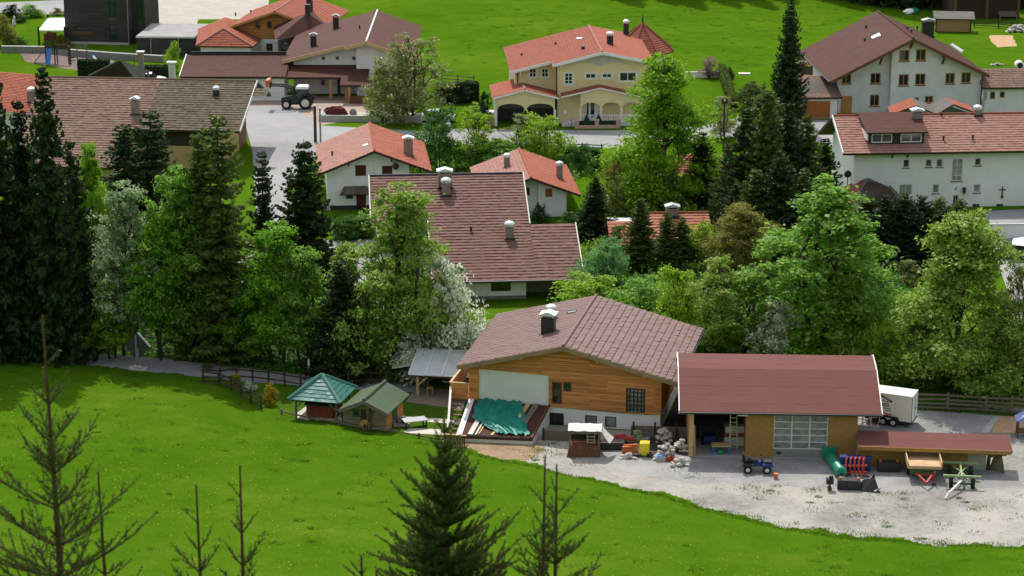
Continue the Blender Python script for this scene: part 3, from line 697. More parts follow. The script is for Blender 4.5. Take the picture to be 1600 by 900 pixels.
def low_shed():
    fr = Fr((1338,728), None, -5.4); b = Bld('low_store_shed', 'low shed with narrow maroon roof joined to the right of the machine barn', 'shed', fr)
    z = 2.15; yo = -.75
    x0, z = fr.fp(1341, 697.5, yo); x1 = fr.fp(1581, 705, yo)[0]
    xw = fr.fp(1541, 722)[0]; D = 1.1; zt = z + .42
    b.part('wall', MB().box(x0+.1,xw,0,.12,.0,z-.1).box(x0+.1,xw,D-.12,D,0,zt-.3).box(xw-.12,xw,.12,D-.12,0,z), M['osb'])
    b.part('base_plate', MB().box(xw-1.3,xw,-.02,.0-.003,.0,1.35), M['concrete'])
    b.roofplanes([((x0,yo,z),(x1,yo,z),(x1,D+.4,zt),(x0,D+.4,zt))], T['maroon'], 'felt', M['darkwood'], .14)
    b.part('fascia', MB().box(x0,x1,yo-.05,yo-.003,z-.26,z+.02), M['osb']); b.part('fascia', MB().beam((x1+.03,yo,z-.05),(x1+.03,D+.4,zt-.05),.06,.24), M['greywood'])
    b.part('beam', MB().box(xw,x1-.25,-.1,.08,z-.62,z-.3).box(xw,x1-.25,.8,.95,z-.2,z+.1), M['osb'])
    b.part('brace', MB().beam((xw+.1,-.1,1.0),(xw+.85,-.1,z-.5),.12), M['greywood'])
    b.part('side_panel', MB().add([(xw+.25,.2,0),(xw+1.25,-.6,0),(xw+1.0,-.5,z-.5),(xw+.6,.2,z-.4),(xw+.3,.3,0),(xw+1.3,-.5,0),(xw+1.05,-.4,z-.5),(xw+.65,.3,z-.4)], [(0,1,2,3),(7,6,5,4),(0,4,5,1),(1,5,6,2),(2,6,7,3),(3,7,4,0)]), mat('olive_board', (.17,.15,.08), .8, .25, 2))
    b.part('side_panel', MB().beam((xw+.15,.1,0),(xw+.2,.1,z-.5),.18,.25), M['darkwood'])
low_shed()

# ------------------------------------------------------------------ garden: cabin, hot tub pavilion, pergola
def garden_cabin():
    fr = Fr((536,667), None, -17); b = Bld('garden_cabin', 'small wooden garden cabin with green felt roof beside the hot tub pavilion', 'cabin', fr)
    of = .5
    xl, zl = fr.fp(529,640,-of); xa, za = fr.fp(568,626,-of); xr, zr = fr.fp(607,647,-of); y1 = fr.hp(604,596,za)[1]
    W = fr.fp(604,672)[0]; sl = (za-zl)/(xa-xl); sr = (za-zr)/(xr-xa); zw = lambda x: (za-sl*(xa-x) if x < xa else za-sr*(x-xa))-.15
    ws = b.winpx([(551,640,562,652)], frame=M['greenpaint'], fw=.12)
    b.front([(0,-.2),(W,-.2),(W,zw(W)),(xa,zw(xa)),(0,zw(0))], y1-.6, M['shedboards'], ws)
    b.part('door', MB().box(*fr.rect(564,636,572,667)[::2], -.06, -.004, .0, fr.rect(564,640,572,667)[3]), M['darkwood'])
    b.gable(xl,zl,xa,za,xr,zr,-of,y1,T['greenfelt'],'felt',M['greenpaint'],.1)
    mb = MB()
    for p, q in (((xl,zl),(xa,za)),((xa,za),(xr,zr))): mb.beam((p[0],-of-.04,p[1]-.12),(q[0],-of-.04,q[1]-.12),.06,.3)
    b.part('bargeboard', mb, M['greywood'])
    b.part('window', MB().box(W+.002,W+.06,1.3,2.2,.5,1.2), M['greenpaint']); b.part('wall_cladding', MB().box(W+.002,W+.04,.0,1.2,-.1,zw(W)-.05), M['larch']); b.part('wall_cladding', MB().box(W+.002,W+.04,2.3,y1-.7,-.1,zw(W)-.05), M['larch'])
    t = thing('shop_tools', 'dark garden tools leaning on the cabin front beside the small window', 'garden tools', W2(fr, (xa+.25,-.25,0)), fr.a)
    MB().beam((0,-.35,0),(.1,.2,1.7),.07).build('rake', M['darkwood'], t); MB().beam((.25,-.35,0),(.22,.2,1.5),.05).beam((.05,-.38,.1),(.45,-.38,.1),.14).build('broom', M['darkwood'], t)
    s = thing('millstone', 'round ochre millstone leaning on the front of the garden cabin', 'stone disc', W2(fr, (W-1.6,-.35,.0)), fr.a)
    MB().cyl((0,0,.42),(0,.16,.45),.42,n=18).build('disc', mat('ochre_stone', (.45,.27,.08), .9, .2, 4), s)
    MB().cyl((0,-.03,.42),(0,.0,.42),.12,n=12).build('hub', M['darkwood'], s)
garden_cabin()
def pavilion():
    fr = Fr((463,655), None, -14); b = Bld('tub_pavilion', 'open square pavilion with teal tiled hip roof over the hot tub', 'pavilion', fr)
    W = fr.fp(526,661)[0]; h = fr.fp(462,624)[1] + .1; D = W*.98; o = .45; ap = (W/2, D/2, h+1.5)
    c = [(-o,-o,h),(W+o,-o,h),(W+o,D+o,h),(-o,D+o,h)]
    b.roofplanes([(c[i],c[(i+1)%4],ap,ap) for i in range(4)], T['teal'], 'smalltile', M['darkwood'], .08, [(c[i],ap) for i in range(4)], T['teal'])
    for x, y in ((0,0),(W,0),(W,D),(0,D)): b.part('post', MB().box(x-.07,x+.07,y-.07,y+.07,-.1,h-.12), M['greywood'])
    b.part('beam', MB().box(-.1,W+.1,-.08,.08,h-.2,h-.06).box(-.1,W+.1,D-.08,D+.08,h-.2,h-.06), M['greywood'])
    for x, s in ((0,1),(W,-1)): b.part('brace', MB().beam((x,0,h-.75),(x+s*.6,0,h-.2),.09), M['greywood'])
    x0 = fr.fp(478,650,.8)[0]; x1 = fr.fp(525,655,.8)[0]
    t = thing('hot_tub', 'red brown hot tub with dark cover under the teal pavilion', 'hot tub', W2(fr, ((x0+x1)/2,1.7,0)), fr.a); hw = (x1-x0)/2
    MB().prism([(-hw,-1+.2),(-hw+.2,-1),(hw-.2,-1),(hw,-.8),(hw,.8),(hw-.2,1),(-hw+.2,1),(-hw,.8)], .02, .95).build('tub', board_mat('red_tub_panels', (.2,.05,.02), .5, True), t)
    cv = MB().prism([(-hw-.06,-1.06),(hw+.06,-1.06),(hw+.06,1.06),(-hw-.06,1.06)], .95, 1.1).build('cover', mat('dark_blue_vinyl', (.03,.032,.045), .5, .1, 2), t)
    MB().box(-.02,.02,-1.07,1.07,1.1,1.13).build('fold_seam', M['darkmetal'], cv)
pavilion()
def pergola():
    fr = Fr((651,617), None, -9); b = Bld('terrace_pergola', 'pergola with pale translucent panel roof over the garden terrace', 'pergola', fr)
    h = fr.fp(650,584)[1]; x0 = fr.fp(640,590)[0]; x1 = x0 + 6.6; D = 3.6; zt = h + .95
    mb = MB().add([(x0,-.4,h),(x1,-.4,h),(x1,D,zt),(x0,D,zt),(x0,-.4,h+.04),(x1,-.4,h+.04),(x1,D,zt+.04),(x0,D,zt+.04)], [(3,2,1,0),(4,5,6,7),(0,1,5,4),(1,2,6,5),(2,3,7,6),(3,0,4,7)])
    r = b.part('roof', mb, mat('frosted_roof_panels', (.62,.64,.66), .3, .12, .8, spec=.5))
    for i in range(6): x = lerp(x0,x1,i/5); b.part('glazing_bar', MB().beam((x,-.42,h+.07),(x,D,zt+.07),.1,.06), M['whitewood'], r)
    for x in (.1, 3.2, 6.2):
        b.part('post', MB().box(x-.11,x+.11,-.11,.11,0,h-.2), M['palewood']); b.part('post', MB().box(x-.1,x+.1,D-.5,D-.3,0,zt-.3), M['brownwood'])
    b.part('beam', MB().box(x0+.1,x1,-.1,.1,h-.22,h-.03), M['brownwood']); b.part('beam', MB().box(x0+.1,x1,D-.5,D-.3,zt-.35,zt-.12), M['brownwood'])
    b.part('brace', MB().beam((.15,0,h-.9),(.9,0,h-.2),.12), M['palewood'])
    b.part('back_wall', MB().box(x0+.2,2.2,D-.25,D-.12,0,zt-.3), M['brownwood'])
    b.part('stove_pipe', MB().cyl((x0+1.,D-.1,0),(x0+1.,D-.1,zt+1.3),.09), M['darkmetal'])
    b.part('side_roof', MB().obox((x0-.9,D-1.2,h+.1),(1.8,1.6,.07),(.15,-.2,0)), M['canvas'])
    b.part('side_wall', MB().box(x0-1.4,x0-.2,D-.8,D-.65,0,h-.1), M['brownwood'])
    t = thing('picnic_table', 'dark table with benches under the pale pergola roof', 'table', W2(fr, (4.1,1.4,.03)), fr.a)
    MB().box(-1.1,1.1,-.45,.45,.7,.76).build('tabletop', M['greywood'], t)
    for y in (-.8,.8): MB().box(-1.1,1.1,y-.15,y+.15,.4,.45).build('bench', M['greywood'], t)
    for x in (-.8,.8): MB().beam((x,-.8,0),(x,-.2,.7),.09).beam((x,.8,0),(x,.2,.7),.09).build('leg', M['greywood'], t)
    c = thing('wooden_stool', 'small orange brown wooden stool beside the pergola post', 'stool', W2(fr, (1.0,.3,.03)))
    MB().box(-.25,.25,-.25,.25,.5,.58).build('seat', M['honeywood'], c)
    for x, y in ((-.2,-.2),(.2,-.2),(.2,.2),(-.2,.2)): MB().box(x-.04,x+.04,y-.04,y+.04,0,.5).build('leg', M['honeywood'], c)
    t = thing('garden_grill', 'black kettle grill on legs with pale lid rim under the pergola', 'grill', W2(fr, (2.2,1.2,.03)))
    MB().ball((0,0,.8),(.32,.32,.28)).build('bowl', M['darkmetal'], t); MB().cyl((0,0,.84),(0,0,.9),.34).build('rim', M['canvas'], t)
    for k in range(3): MB().beam((.3*math.cos(k*2.1),.3*math.sin(k*2.1),0),(.15*math.cos(k*2.1),.15*math.sin(k*2.1),.7),.04).build('leg', M['darkmetal'], t)
pergola()

# ------------------------------------------------------------------ red-roofed twins and the big old roof
def chalet(name, label, L, ang, FL, A, FR_, RB, of, shutters, st='tile', tl='salmon', tr_='orange', extra=None, x0u=None, x1u=None, base=0):
    fr = Fr(L, None, ang); b = Bld(name, label, 'house', fr)
    xl, zl = fr.fp(*FL, -of); xa, za = fr.fp(*A, -of); xr, zr = fr.fp(*FR_, -of); y1 = fr.hp(*RB, za)[1]
    sl = (za-zl)/(xa-xl); sr = (za-zr)/(xr-xa); zw = lambda x: (za-sl*(xa-x) if x < xa else za-sr*(x-xa))-.3
    xa0 = fr.fp(x0u, L[1])[0]; xb = fr.fp(x1u, L[1])[0]
    ws = b.winpx(shutters, frame=M['redwood'], pane=M['redwood'], pn='shutter', n=(2,1), fw=.07)
    b.front([(xa0,base),(xb,base),(xb,zw(xb)),(xa,zw(xa)),(xa0,zw(xa0))], y1-.9, M['white'], ws)
    s1 = ((xl,y1,zl),(xl,-of,zl),(xa,-of,za),(xa,y1,za)); s2 = ((xr,-of,zr),(xr,y1,zr),(xa,y1,za),(xa,-of,za))
    b.left, b.right = s1, s2
    b.roofplanes([s1], T[tl], st, M['darkwood'], .2, [((xa,-of,za),(xa,y1,za))], T['orange'])
    b.roofplanes([s2], T[tr_], st, M['darkwood'], .2)
    for x in (lerp(xl,xa,.55), lerp(xa,xr,.3), lerp(xa,xr,.8)): b.part('purlin', MB().box(x-.08,x+.08,-of+.1,0,zw(x)-.2,zw(x)), M['darkwood'])
    b.zw = zw
    return b, fr, dict(xl=xl,xa=xa,za=za,xr=xr,y1=y1,x0=xa0,x1=xb,zl=zl)
b, fr, k = chalet('red_roofed_chalet', 'larger white chalet with orange roof and dark red shutters above the hedge', (516,328), 5.5, (496,273), (585,236), (675,268), (576,192), 1.1,
    [(555,258,572,275),(597,259,613,274)], x0u=512, x1u=640)
z0 = fr.fp(550,296)[1]
b.roofplanes([((1.0,-1.2,z0-.25),(4.2,-1.2,z0-.25),(3.9,-.05,z0+.35),(1.5,-.05,z0+.35))], T['moss'], 'sheet', M['darkwood'], .1, name='porch_roof')
b.part('door', MB().box(*fr.rect(557,302,572,328)[::2],-.05,-.004,.0,fr.rect(557,302,572,328)[3]), M['redwood'])
b.window(*fr.rect(541,298,551,310), -.03, dict(frame=M['darkwood'])); b.window(*fr.rect(578,300,585,312), -.03, dict(frame=M['darkwood'], pane=M['redwood']))
b.part('plinth', MB().box(.0,7.9,-.05,-.003,0,.45), M['darkmetal'])
b.part('satellite_dish', MB().ball((fr.fp(618,258)[0],-.5,fr.fp(618,258)[1]),(.34,.1,.38)).beam((fr.fp(618,258)[0],-.4,fr.fp(618,258)[1]),(fr.fp(618,258)[0],0,fr.fp(618,258)[1]-.5),.06), M['darkmetal'])
b.chimney(638, 241, b.right, .95, 1.55, cap='zinc', d=.8); b.vent(519, 243, b.left, .35); b.skylight([(567,230),(577,227),(575,224),(566,227)], b.left)
b.part('wall_recess', MB().box(k['xa']-.12,k['xa']-.02,-.06,-.002,2.9,k['za']-.9), M['whiteold'])
def cottage():
    fr = Fr((790,340), None, 5); b = Bld('orange_roofed_cottage', 'small white cottage with orange roof, two rendered chimneys and small orange shutters', 'house', fr); of = 1.0
    xa, za = fr.fp(830,278,-of); xr, zr = fr.fp(908,305,-of); y1 = fr.hp(815,232,za)[1]; s = (za-zr)/(xr-xa)
    xl = fr.hp(737,268,zr+.2)[0]; zl = za - s*(xa-xl); zw = lambda x: za - s*abs(x-xa) - .3
    x0 = xl + .9; x1 = fr.fp(885,340)[0]; xm = fr.fp(841,320)[0]
    ws = b.winpx([(852,295,863,308)], frame=M['orange'], pane=mat('orange_brown_shutter',(.3,.1,.015),.6), pn='shutter', n=(2,1), fw=.06)
    b.front([(xm,0),(x1,0),(x1,zw(x1)),(xm,zw(xm))], y1-1, M['white'], ws)
    ws = b.winpx([(819,293,828,306)], .8, frame=M['orange'], pane=M['redwood'], pn='shutter', fw=.08)
    b.front([(x0,0),(xm-.01,0),(xm-.01,zw(xm)),(xa,zw(xa)),(x0,zw(x0))], y1-2.2, M['white'], ws, .8)
    b.left = ((xl,y1,zl),(xl,-of,zl),(xa,-of,za),(xa,y1,za)); b.right = ((xr,-of,zr),(xr,y1,zr),(xa,y1,za),(xa,-of,za))
    b.roofplanes([b.left], T['salmon'], 'tile', M['darkwood'], .2, [((xa,-of,za),(xa,y1,za))], T['orange']); b.roofplanes([b.right], T['orange'], 'tile', M['darkwood'], .2)
    b.chimney(792,260,b.left,.6,1.0,cap='cowl'); b.chimney(874,278,b.right,.62,1.35,cap='cowl')
cottage()

class RectRoof:
    """a roof slope facing us, given by its eave (y,z) and pitch; sub-rectangles in metres along x and up the slope"""
    def __init__(s, fr, ye, ze, pitch): s.fr, s.ye, s.ze, s.p = fr, ye, ze, R(pitch); s.pl = (s.at(0,0), s.at(10,0), s.at(10,5), s.at(0,5))
    def at(s, x, t): return (x, s.ye + t*math.cos(s.p), s.ze + t*math.sin(s.p))
    def pick(s, u, v): p = s.fr.onplane(u, v, s.pl); return float(p[0]), float((p[1]-s.ye)/math.cos(s.p))
    def rect(s, x0, x1, t0, t1): return (s.at(x0,t0), s.at(x1,t0), s.at(x1,t1), s.at(x0,t1))
    def back(s, x0, x1, t, L): y, z = s.at(0, t)[1:]; return ((x1, y+L*math.cos(s.p), z-L*math.sin(s.p)), (x0, y+L*math.cos(s.p), z-L*math.sin(s.p)), (x0,y,z), (x1,y,z))
def big_roof():
    fr = Fr((745,468), None, 4.5); b = Bld('mauve_roofed_house', 'big house with a broad stepped mauve tiled roof and three chimneys', 'house', fr); ye = -1.3
    ze = fr.fp(740,440,ye)[1]; rr = RectRoof(fr, ye, ze, 22)
    xL, tR = rr.pick(577,279)[0], rr.pick(700,273)[1]; xR = rr.pick(822,310)[0]; xRR = rr.pick(906,395)[0]; tS = rr.pick(866,350)[1]; xM = rr.pick(672,390)[0]; tW = rr.pick(592,345)[1]
    b.roofplanes([rr.rect(xM,xR,0,tW), rr.rect(xL,xR,tW,tR), rr.rect(xR,xRR,0,tS), rr.back(xL,xR,tR,7), rr.back(xR,xRR,tS,4)], T['mauve'], 'bigtile', M['greywood'], .22, [(rr.at(xL,tR),rr.at(xR,tR))], M['darkmetal'])
    e = MB()
    for x, t0, t1 in ((xL-.03,tW,tR),(xR+.03,tS,tR),(xRR+.03,0,tS),(xM-.03,0,tW)): e.beam(rr.at(x,t0), rr.at(x,t1), .1, .34)
    b.part('verge_board', e, M['canvas']); b.part('gutter', MB().tube([rr.at(xM,-.1), rr.at(xRR,-.1)], .1, 8), M['darkmetal'])
    zw = ze + .4; xw0, xw1 = xM+.5, fr.fp(822,462)[0]
    ws = b.winpx([(767,441,798,455)], frame=M['darkwood'], n=(2,1), fw=.12)
    b.front([(xw0,0),(xw1,0),(xw1,zw),(xw0,zw)], 8, M['white'], ws)
    b.part('wall', MB().box(xw1+.01, xRR-.8, 2.0, 8, 0, zw+.9), M['greystone']); 
    b.part('wall', MB().box(xL+.7, xM+.4, tW*.89+.2, tR*.89+5, 0, rr.at(0,tW)[2]-.1), M['white'])
    yr, zr = rr.at(0,tR)[1:]
    mb = MB()
    for x in (xL+.8, xR-.9): mb.xprism([(yr-tR*.6,0),(yr+5,0),(yr+5,zr-2.8),(yr,zr-.3),(yr-tR*.6,zr-.3-tR*.6*math.tan(rr.p))], x, x+.2)
    b.part('gable_wall', mb, M['white'])
    b.part('plinth', MB().box(xw0,xw1,-.06,-.003,0,.3), M['greystone'])
    b.chimney(695,290,rr.pl,1.25,1.25,cap='zinc',d=.9); b.chimney(697,303,rr.pl,.75,1.1,cap='cowl'); b.chimney(796,370,rr.pl,.75,1.0,cap='cowl'); b.vent(736,362,rr.pl,.4)
big_roof()
def farmhouse():
    fr = Fr((262,262), None, -6); b = Bld('old_farmhouse', 'old farmhouse with long mossy grey and brown tiled roof behind the spruces', 'house', fr); ye = -1.5
    ze = fr.fp(300,204,ye)[1]; rr = RectRoof(fr, ye, ze, 22)
    xR = rr.pick(386,172)[0]; tR = rr.pick(300,125)[1]; xM = rr.pick(238,160)[0]; xL = rr.pick(60,140)[0]; xS = rr.pick(193,215)[0]; tLo = rr.pick(150,262)[1]
    b.roofplanes([rr.rect(xM,xR,0,tR)], T['moss'], 'bigtile', M['darkwood'], .22)
    b.roofplanes([rr.rect(xL,xM,0,tR), rr.rect(xL,xS,tLo,0), rr.back(xL,xR,tR,8)], T['farm'], 'bigtile', M['darkwood'], .22, [(rr.at(xL,tR),rr.at(xR,tR))], T['farm'])
    b.part('verge_board', MB().beam(rr.at(xR+.04,0), rr.at(xR+.04,tR), .1, .34), M['canvas'])
    z = ze + .4; x0, x1 = xS+.2, xR-1.2
    ws = b.winpx([(307,238,322,258)], frame=M['brownwood'], n=(2,1))
    b.front([(x0,0),(x1-1.6,0),(x1-1.6,z),(x0,z)], 10, M['ochre'], ws)
    b.part('balcony', MB().box(x1-4.5,x1-1.7,-.9,-.01,1.2,2.0), M['brownwood']); b.part('upper_boards', MB().box(x0,x1-1.6,-.05,-.003,z-2.5,z), M['darkwood'])
    b.part('wall', MB().box(xL+.8,xS-.01,rr.at(0,tLo)[1]+1,9,0,rr.at(0,tLo)[2]+.1), M['ochre'])
    yr, zr = rr.at(0,tR)[1:]; b.part('gable_wall', MB().xprism([(.3,0),(yr+6,0),(yr+6,zr-3),(yr,zr-.3),(.3,z)], x1-1.8, x1-1.6), M['brownwood'])  # gable wall coloured dark brown to stand in for its shadow
    b.chimney(212,176,rr.pl,.8,1.4,cap='zinc'); b.chimney(338,147,rr.pl,.6,.5,M['darkmetal'],cap='cowl')
    b.roofplanes([rr.rect(xR-.1,xR+1.6,tR*.72,tR*.86)], T['moss'], 'tile', M['canvas'], .12, name='verge_dormer')
farmhouse()

# ------------------------------------------------------------------ right: white guest house with red tiles, brown house behind it
def guest_house():
    fr = Fr((1328,326), None, 4); b = Bld('white_guest_house', 'long white guest house with red tiled roof and brown dormer at the right edge', 'house', fr); ye = -1.2
    ze = fr.fp(1400,239,ye)[1]; rr = RectRoof(fr, ye, ze, 25); xL = rr.pick(1312,220)[0]; tR = rr.pick(1450,179)[1]; xR = xL + 27
    b.roofplanes([rr.rect(xL,xR,0,tR), rr.back(xL,xR,tR,8)], T['salmon'], 'tile', M['darkwood'], .22, [(rr.at(xL,tR),rr.at(xR,tR))], T['orange'])
    b.part('verge_board', MB().beam(rr.at(xL-.04,0), rr.at(xL-.04,tR), .1, .34), M['whitewood'])
    z = ze + .35; W = 24.5
    g = dict(frame=M['canvas'], sill=M['brownwood'])
    ws = b.winpx([(1411,249,1421,262),(1446,249,1456,261),(1463,248,1473,261),(1523,247,1533,259)], **g) + \
         b.winpx([(1405,288,1425,305)], frame=M['canvas'], n=(2,1), pane=M['metal'], pn='shutter') + b.winpx([(1487,248,1504,283)], frame=M['canvas'], n=(2,4), sill=M['brownwood'], pane=M['curtain']) + \
         b.winpx([(1457,288,1467,302),(1521,288,1532,301)], frame=M['canvas'], pane=M['curtain'], sill=M['brownwood']) + b.winpx([(1489,305,1497,322)], frame=M['metal'], n=(2,1))
    b.front([(.3,0),(W,0),(W,z),(.3,z)], 11, M['white'], ws)
    yr, zr = rr.at(0,tR)[1:]
    b.part('gable_wall', MB().xprism([(.2,0),(yr+6,0),(yr+6,zr-3.2),(yr,zr-.3),(.2,z)], .25, .5), M['white'])
    b.part('bracket', MB().beam((4.2,0,z-1.1),(4.2,-.9,z-.4),.12), M['brownwood']); b.part('bracket', MB().beam((5.8,0,z-1.1),(5.8,-.9,z-.4),.12), M['brownwood'])
    for u in (1525, 1562): x, zz = fr.fp(u,322,-.03); b.part('vent_grille', MB().box(x-.35,x+.35,-.04,-.003,zz-.1,zz+.22), M['darkmetal'])
    x, zz = fr.fp(1506,297); b.part('wall_lantern', MB().box(x-.14,x+.14,-.3,-.02,zz-.25,zz+.15).obox((x,-.15,zz+.25),(.34,.34,.1)).box(x-.04,x+.04,-.2,-.1,zz-.5,zz-.25), M['darkmetal'])
    x, zz = fr.fp(1566,300); b.part('wall_cross', MB().box(x-.05,x+.05,-.09,-.003,zz-.5,zz+.6).box(x-.35,x+.35,-.09,-.003,zz+.2,zz+.3).ball((x,-.06,zz-.5),(.16,.06,.2)), M['brownwood'])
    x, zz = fr.fp(1493,292); b.part('bracket', MB().beam((x,-.02,zz-.3),(x+.1,-.3,zz+.1),.06), M['darkmetal'])
    # dormer
    p = lambda u, v: rr.pick(u, v)
    x0, t0 = p(1358,226); x1 = p(1443,224)[0]; y0, z0 = rr.at(0,t0)[1:]; h = 1.25; xt, tt = p(1350,182); yt, zt = rr.at(0,tR*.97)[1:]
    b.front([(x0,z0-.3),(x1,z0-.3),(x1,z0+h),(x0,z0+h)], 4, M['darkwood'], [(lerp(x0,x1,a),z0+.18,lerp(x0,x1,c),z0+h-.15,dict(frame=M['whitewood'],n=(2,1),fw=.1)) for a, c in ((.04,.42),(.57,.96))], y0, .1, 'dormer_wall')
    b.roofplanes([((x0-.35,y0-.4,z0+h+.08),(x1+.35,y0-.4,z0+h+.08),(x1+.35,yt,zt+.45),(x0-.35,yt,zt+.45))], T['chocolate'], 'felt', M['darkwood'], .14, name='dormer_roof')
    b.part('dormer_cheek', MB().box(x0-.3,x0-.2,y0-.3,yt,z0+.5,z0+h), M['whitewood'])
    b.chimney(1432,194,rr.pl,1.15,1.3,cap='zinc',d=.8); b.chimney(1527,178,rr.pl,.7,.5,cap='cowl'); b.vent(1474,219,rr.pl,.35); b.vent(1520,218,rr.pl,.35); b.vent(1471,181,rr.pl,.3)
    # little annex with a dark hipped roof at the left front
    fa = Fr((1322,322), None, 4); a = Bld('guest_annex', 'low annex with dark grey and red hipped roof before the white guest house', 'annex', fa)
    h = 1.2; P = lambda u, v, z: (*fa.hp(u,v,z), z); ap = P(1352,276,3.3); r2 = P(1388,292,2.9); e0 = P(1303,300,h+.3); e1 = P(1330,330,h); e2 = P(1412,318,h); e3 = P(1400,285,h)
    a.roofplanes([(e0,e1,ap,ap)], T['redold'], 'tile', M['darkwood'], .12); a.roofplanes([(e1,e2,r2,ap),(e2,e3,r2,r2)], T['slate'], 'sheet', M['darkwood'], .12)
    a.part('wall', MB().prism([(e[0]*.94+.2,e[1]) for e in (e1,e2,e3,e0)], 0, h-.1), M['white'])
    a.part('satellite_dish', MB().ball((e0[0]+1.4,e0[1],3.4),(.4,.12,.4)).beam((e0[0]+1.4,e0[1],1.5),(e0[0]+1.4,e0[1],3.4),.08), M['darkmetal'])
    # gabled pavilion roofs between the two big houses
    fc = Fr((1390,205), None, 8); c = Bld('twin_gabled_shed', 'shed with two orange gables and grey ribbed valley roof behind the guest house', 'shed', fc)
    P = lambda u, v, z: (*fc.hp(u,v,z), z)
    l0, l1, k0, k1 = P(1387,167,2.6), P(1391,179,2.6), P(1424,153,4.), P(1432,165,4.)
    m0, m1 = P(1452,163,3.0), P(1463,178,3.0); n0, n1 = P(1477,152,4.1), P(1490,163,4.1); o0, o1 = P(1515,165,2.7), P(1522,175,2.7)
    c.roofplanes([(l0,l1,k1,k0)], T['orange'], 'tile', M['darkwood'], .15); c.roofplanes([(o1,o0,n0,n1)], T['orange'], 'tile', M['darkwood'], .15); c.roofplanes([(m1,m0,k0,k1),(m0,m1,n1,n0)], T['slate'], 'sheet', M['darkwood'], .15)
    c.part('wall', MB().add([(l1[0]+.4,l1[1]+.6,0),(o1[0]-.4,o1[1]+.6,0),(o1[0]-.4,o1[1]+.6,2.5),(n1[0],n1[1]+.5,3.7),(m1[0],m1[1]+.5,2.7),(k1[0],k1[1]+.5,3.7),(l1[0]+.4,l1[1]+.6,2.4)], [(0,1,2,3,4,5,6)]), M['slategrey'])
M['slategrey'] = mat('grey_ribbed_sheet', (.15,.15,.15), .6, .2, 1.5)
guest_house()
def brown_house():
    fr = Fr((1312,180), None, 3); b = Bld('brown_roofed_house', 'tall white house with wide brown gable roof and many wood framed windows', 'house', fr); of = 1.3
    xa, za = fr.fp(1427,60,-of); xl, zl = fr.fp(1297,127,-of); xr, zr = fr.fp(1546,117,-of); y1 = fr.hp(1390,17,za)[1]
    sl = (za-zl)/(xa-xl); sr = (za-zr)/(xr-xa); zw = lambda x, d=0: (za-sl*(xa-x) if x < xa else za-sr*(x-xa))-.35
    x0 = fr.fp(1312,150)[0]; xm = fr.fp(1391,150)[0]; x1 = fr.fp(1532,150)[0]
    w = dict(frame=M['honeywood'], n=(2,1), fw=.12, sill=M['brownwood'])
    ws = b.winpx([(1405,78,1421,96),(1431,77,1447,95),(1404,116,1420,134),(1430,115,1446,133),(1477,114,1492,131),(1502,113,1517,130),(1445,150,1458,161),(1429,152,1436,158)], **w)
    b.front([(xm,0),(x1,0),(x1,zw(x1)),(xa,zw(xa)),(xm,zw(xm))], y1-1.5, M['whiteold'], ws)
    ws = b.winpx([(1315,114,1330,131),(1360,114,1376,131),(1359,148,1374,166)], 1.2, **w)
    b.front([(x0,0),(xm-.01,0),(xm-.01,zw(xm)),(x0,zw(x0))], y1-3, M['whiteold'], ws, 1.2)
    b.part('door', MB().box(*fr.rect(1314,150,1331,178,1.2)[::2],1.12,1.19,.0,fr.rect(1314,150,1331,178,1.2)[3]), M['honeywood'])
    b.gable(xl,zl,xa,za,xr,zr,-of,y1,T['chocolate'],'sheet',M['brownwood'],.28)
    mb = MB()
    for p, q in (((xl,zl),(xa,za)),((xa,za),(xr,zr))): mb.beam((p[0],-of-.05,p[1]-.2),(q[0],-of-.05,q[1]-.2),.08,.36)
    b.part('bargeboard', mb, M['brownwood']); b.part('gutter', MB().tube([(xl-.08,-of,zl-.1),(xl-.08,y1,zl-.1)],.1,8).tube([(x1+.1,-.1,zw(x1)-.2),(x1+.1,-.1,0)],.07,8), M['darkmetal'])
    for x in (xm-1.5, xa, lerp(xa,xr,.42)): b.part('bracket', MB().beam((x,.0,zw(x)-1.1),(x,-of+.2,zw(x)-.15),.2).box(x-.12,x+.12,-of+.1,1,zw(x)-.3,zw(x)-.05), M['brownwood'])
    b.chimney(1449,55,b.right,1.5,1.8,M['darkmetal'],'metal',.9)
    b.skylight([(1362,62),(1378,56),(1375,51),(1360,58)], b.left); b.skylight([(1484,69),(1503,83),(1506,80),(1486,67)], b.right)
    for u, v in ((1353,44),(1351,64),(1418,46),(1424,51),(1433,45)): b.vent(u,v,b.left if u < 1400 else b.right,.3,.12)
    # left: garage with brown hipped roof
    g = Bld('brown_garage', 'garage with brown tiled roof and orange brown door left of the tall brown house', 'garage', Fr((1240,185),None,2)); f = g.fr
    P = lambda u, v, z: (*f.hp(u,v,z), z); e0, e1, e2, e3 = P(1236,153,2.7), P(1316,152,2.7), P(1302,120,4.0), P(1246,116,4.0)
    g.roofplanes([(e0,e1,e2,e3)], T['farm'], 'tile', M['darkwood'], .2)
    W = f.fp(1307,185)[0]; d = f.rect(1252,158,1297,182)
    g.front([(.0,0),(W,0),(W,2.5),(.0,2.5)], 6, M['white'], [(d[0],0.02,d[2],d[3],dict(frame=M['orange'],pane=mat('orange_wood_door',(.4,.14,.03),.6),pn='door_leaf',name='garage_door',fw=.06))])
    t = thing('timber_rack', 'rack of pale timber and boards behind the brown garage', 'timber stack', W2(f, f.hp(1270,120,0)+(0,)), f.a)
    mb = MB()
    for i in range(7): mb.obox((random.uniform(-1.5,1.5),random.uniform(-1,1),1.5+.12*i),(3.5,.25,.1),(0,0,random.uniform(-.5,.5)))
    mb.build('boards', M['palewood'], t); MB().box(-2,2,1.2,1.4,0,3.).box(-2,-1.8,-1,1.2,0,1.5).box(1.8,2,-1,1.2,0,1.5).build('frame', M['greywood'], t)
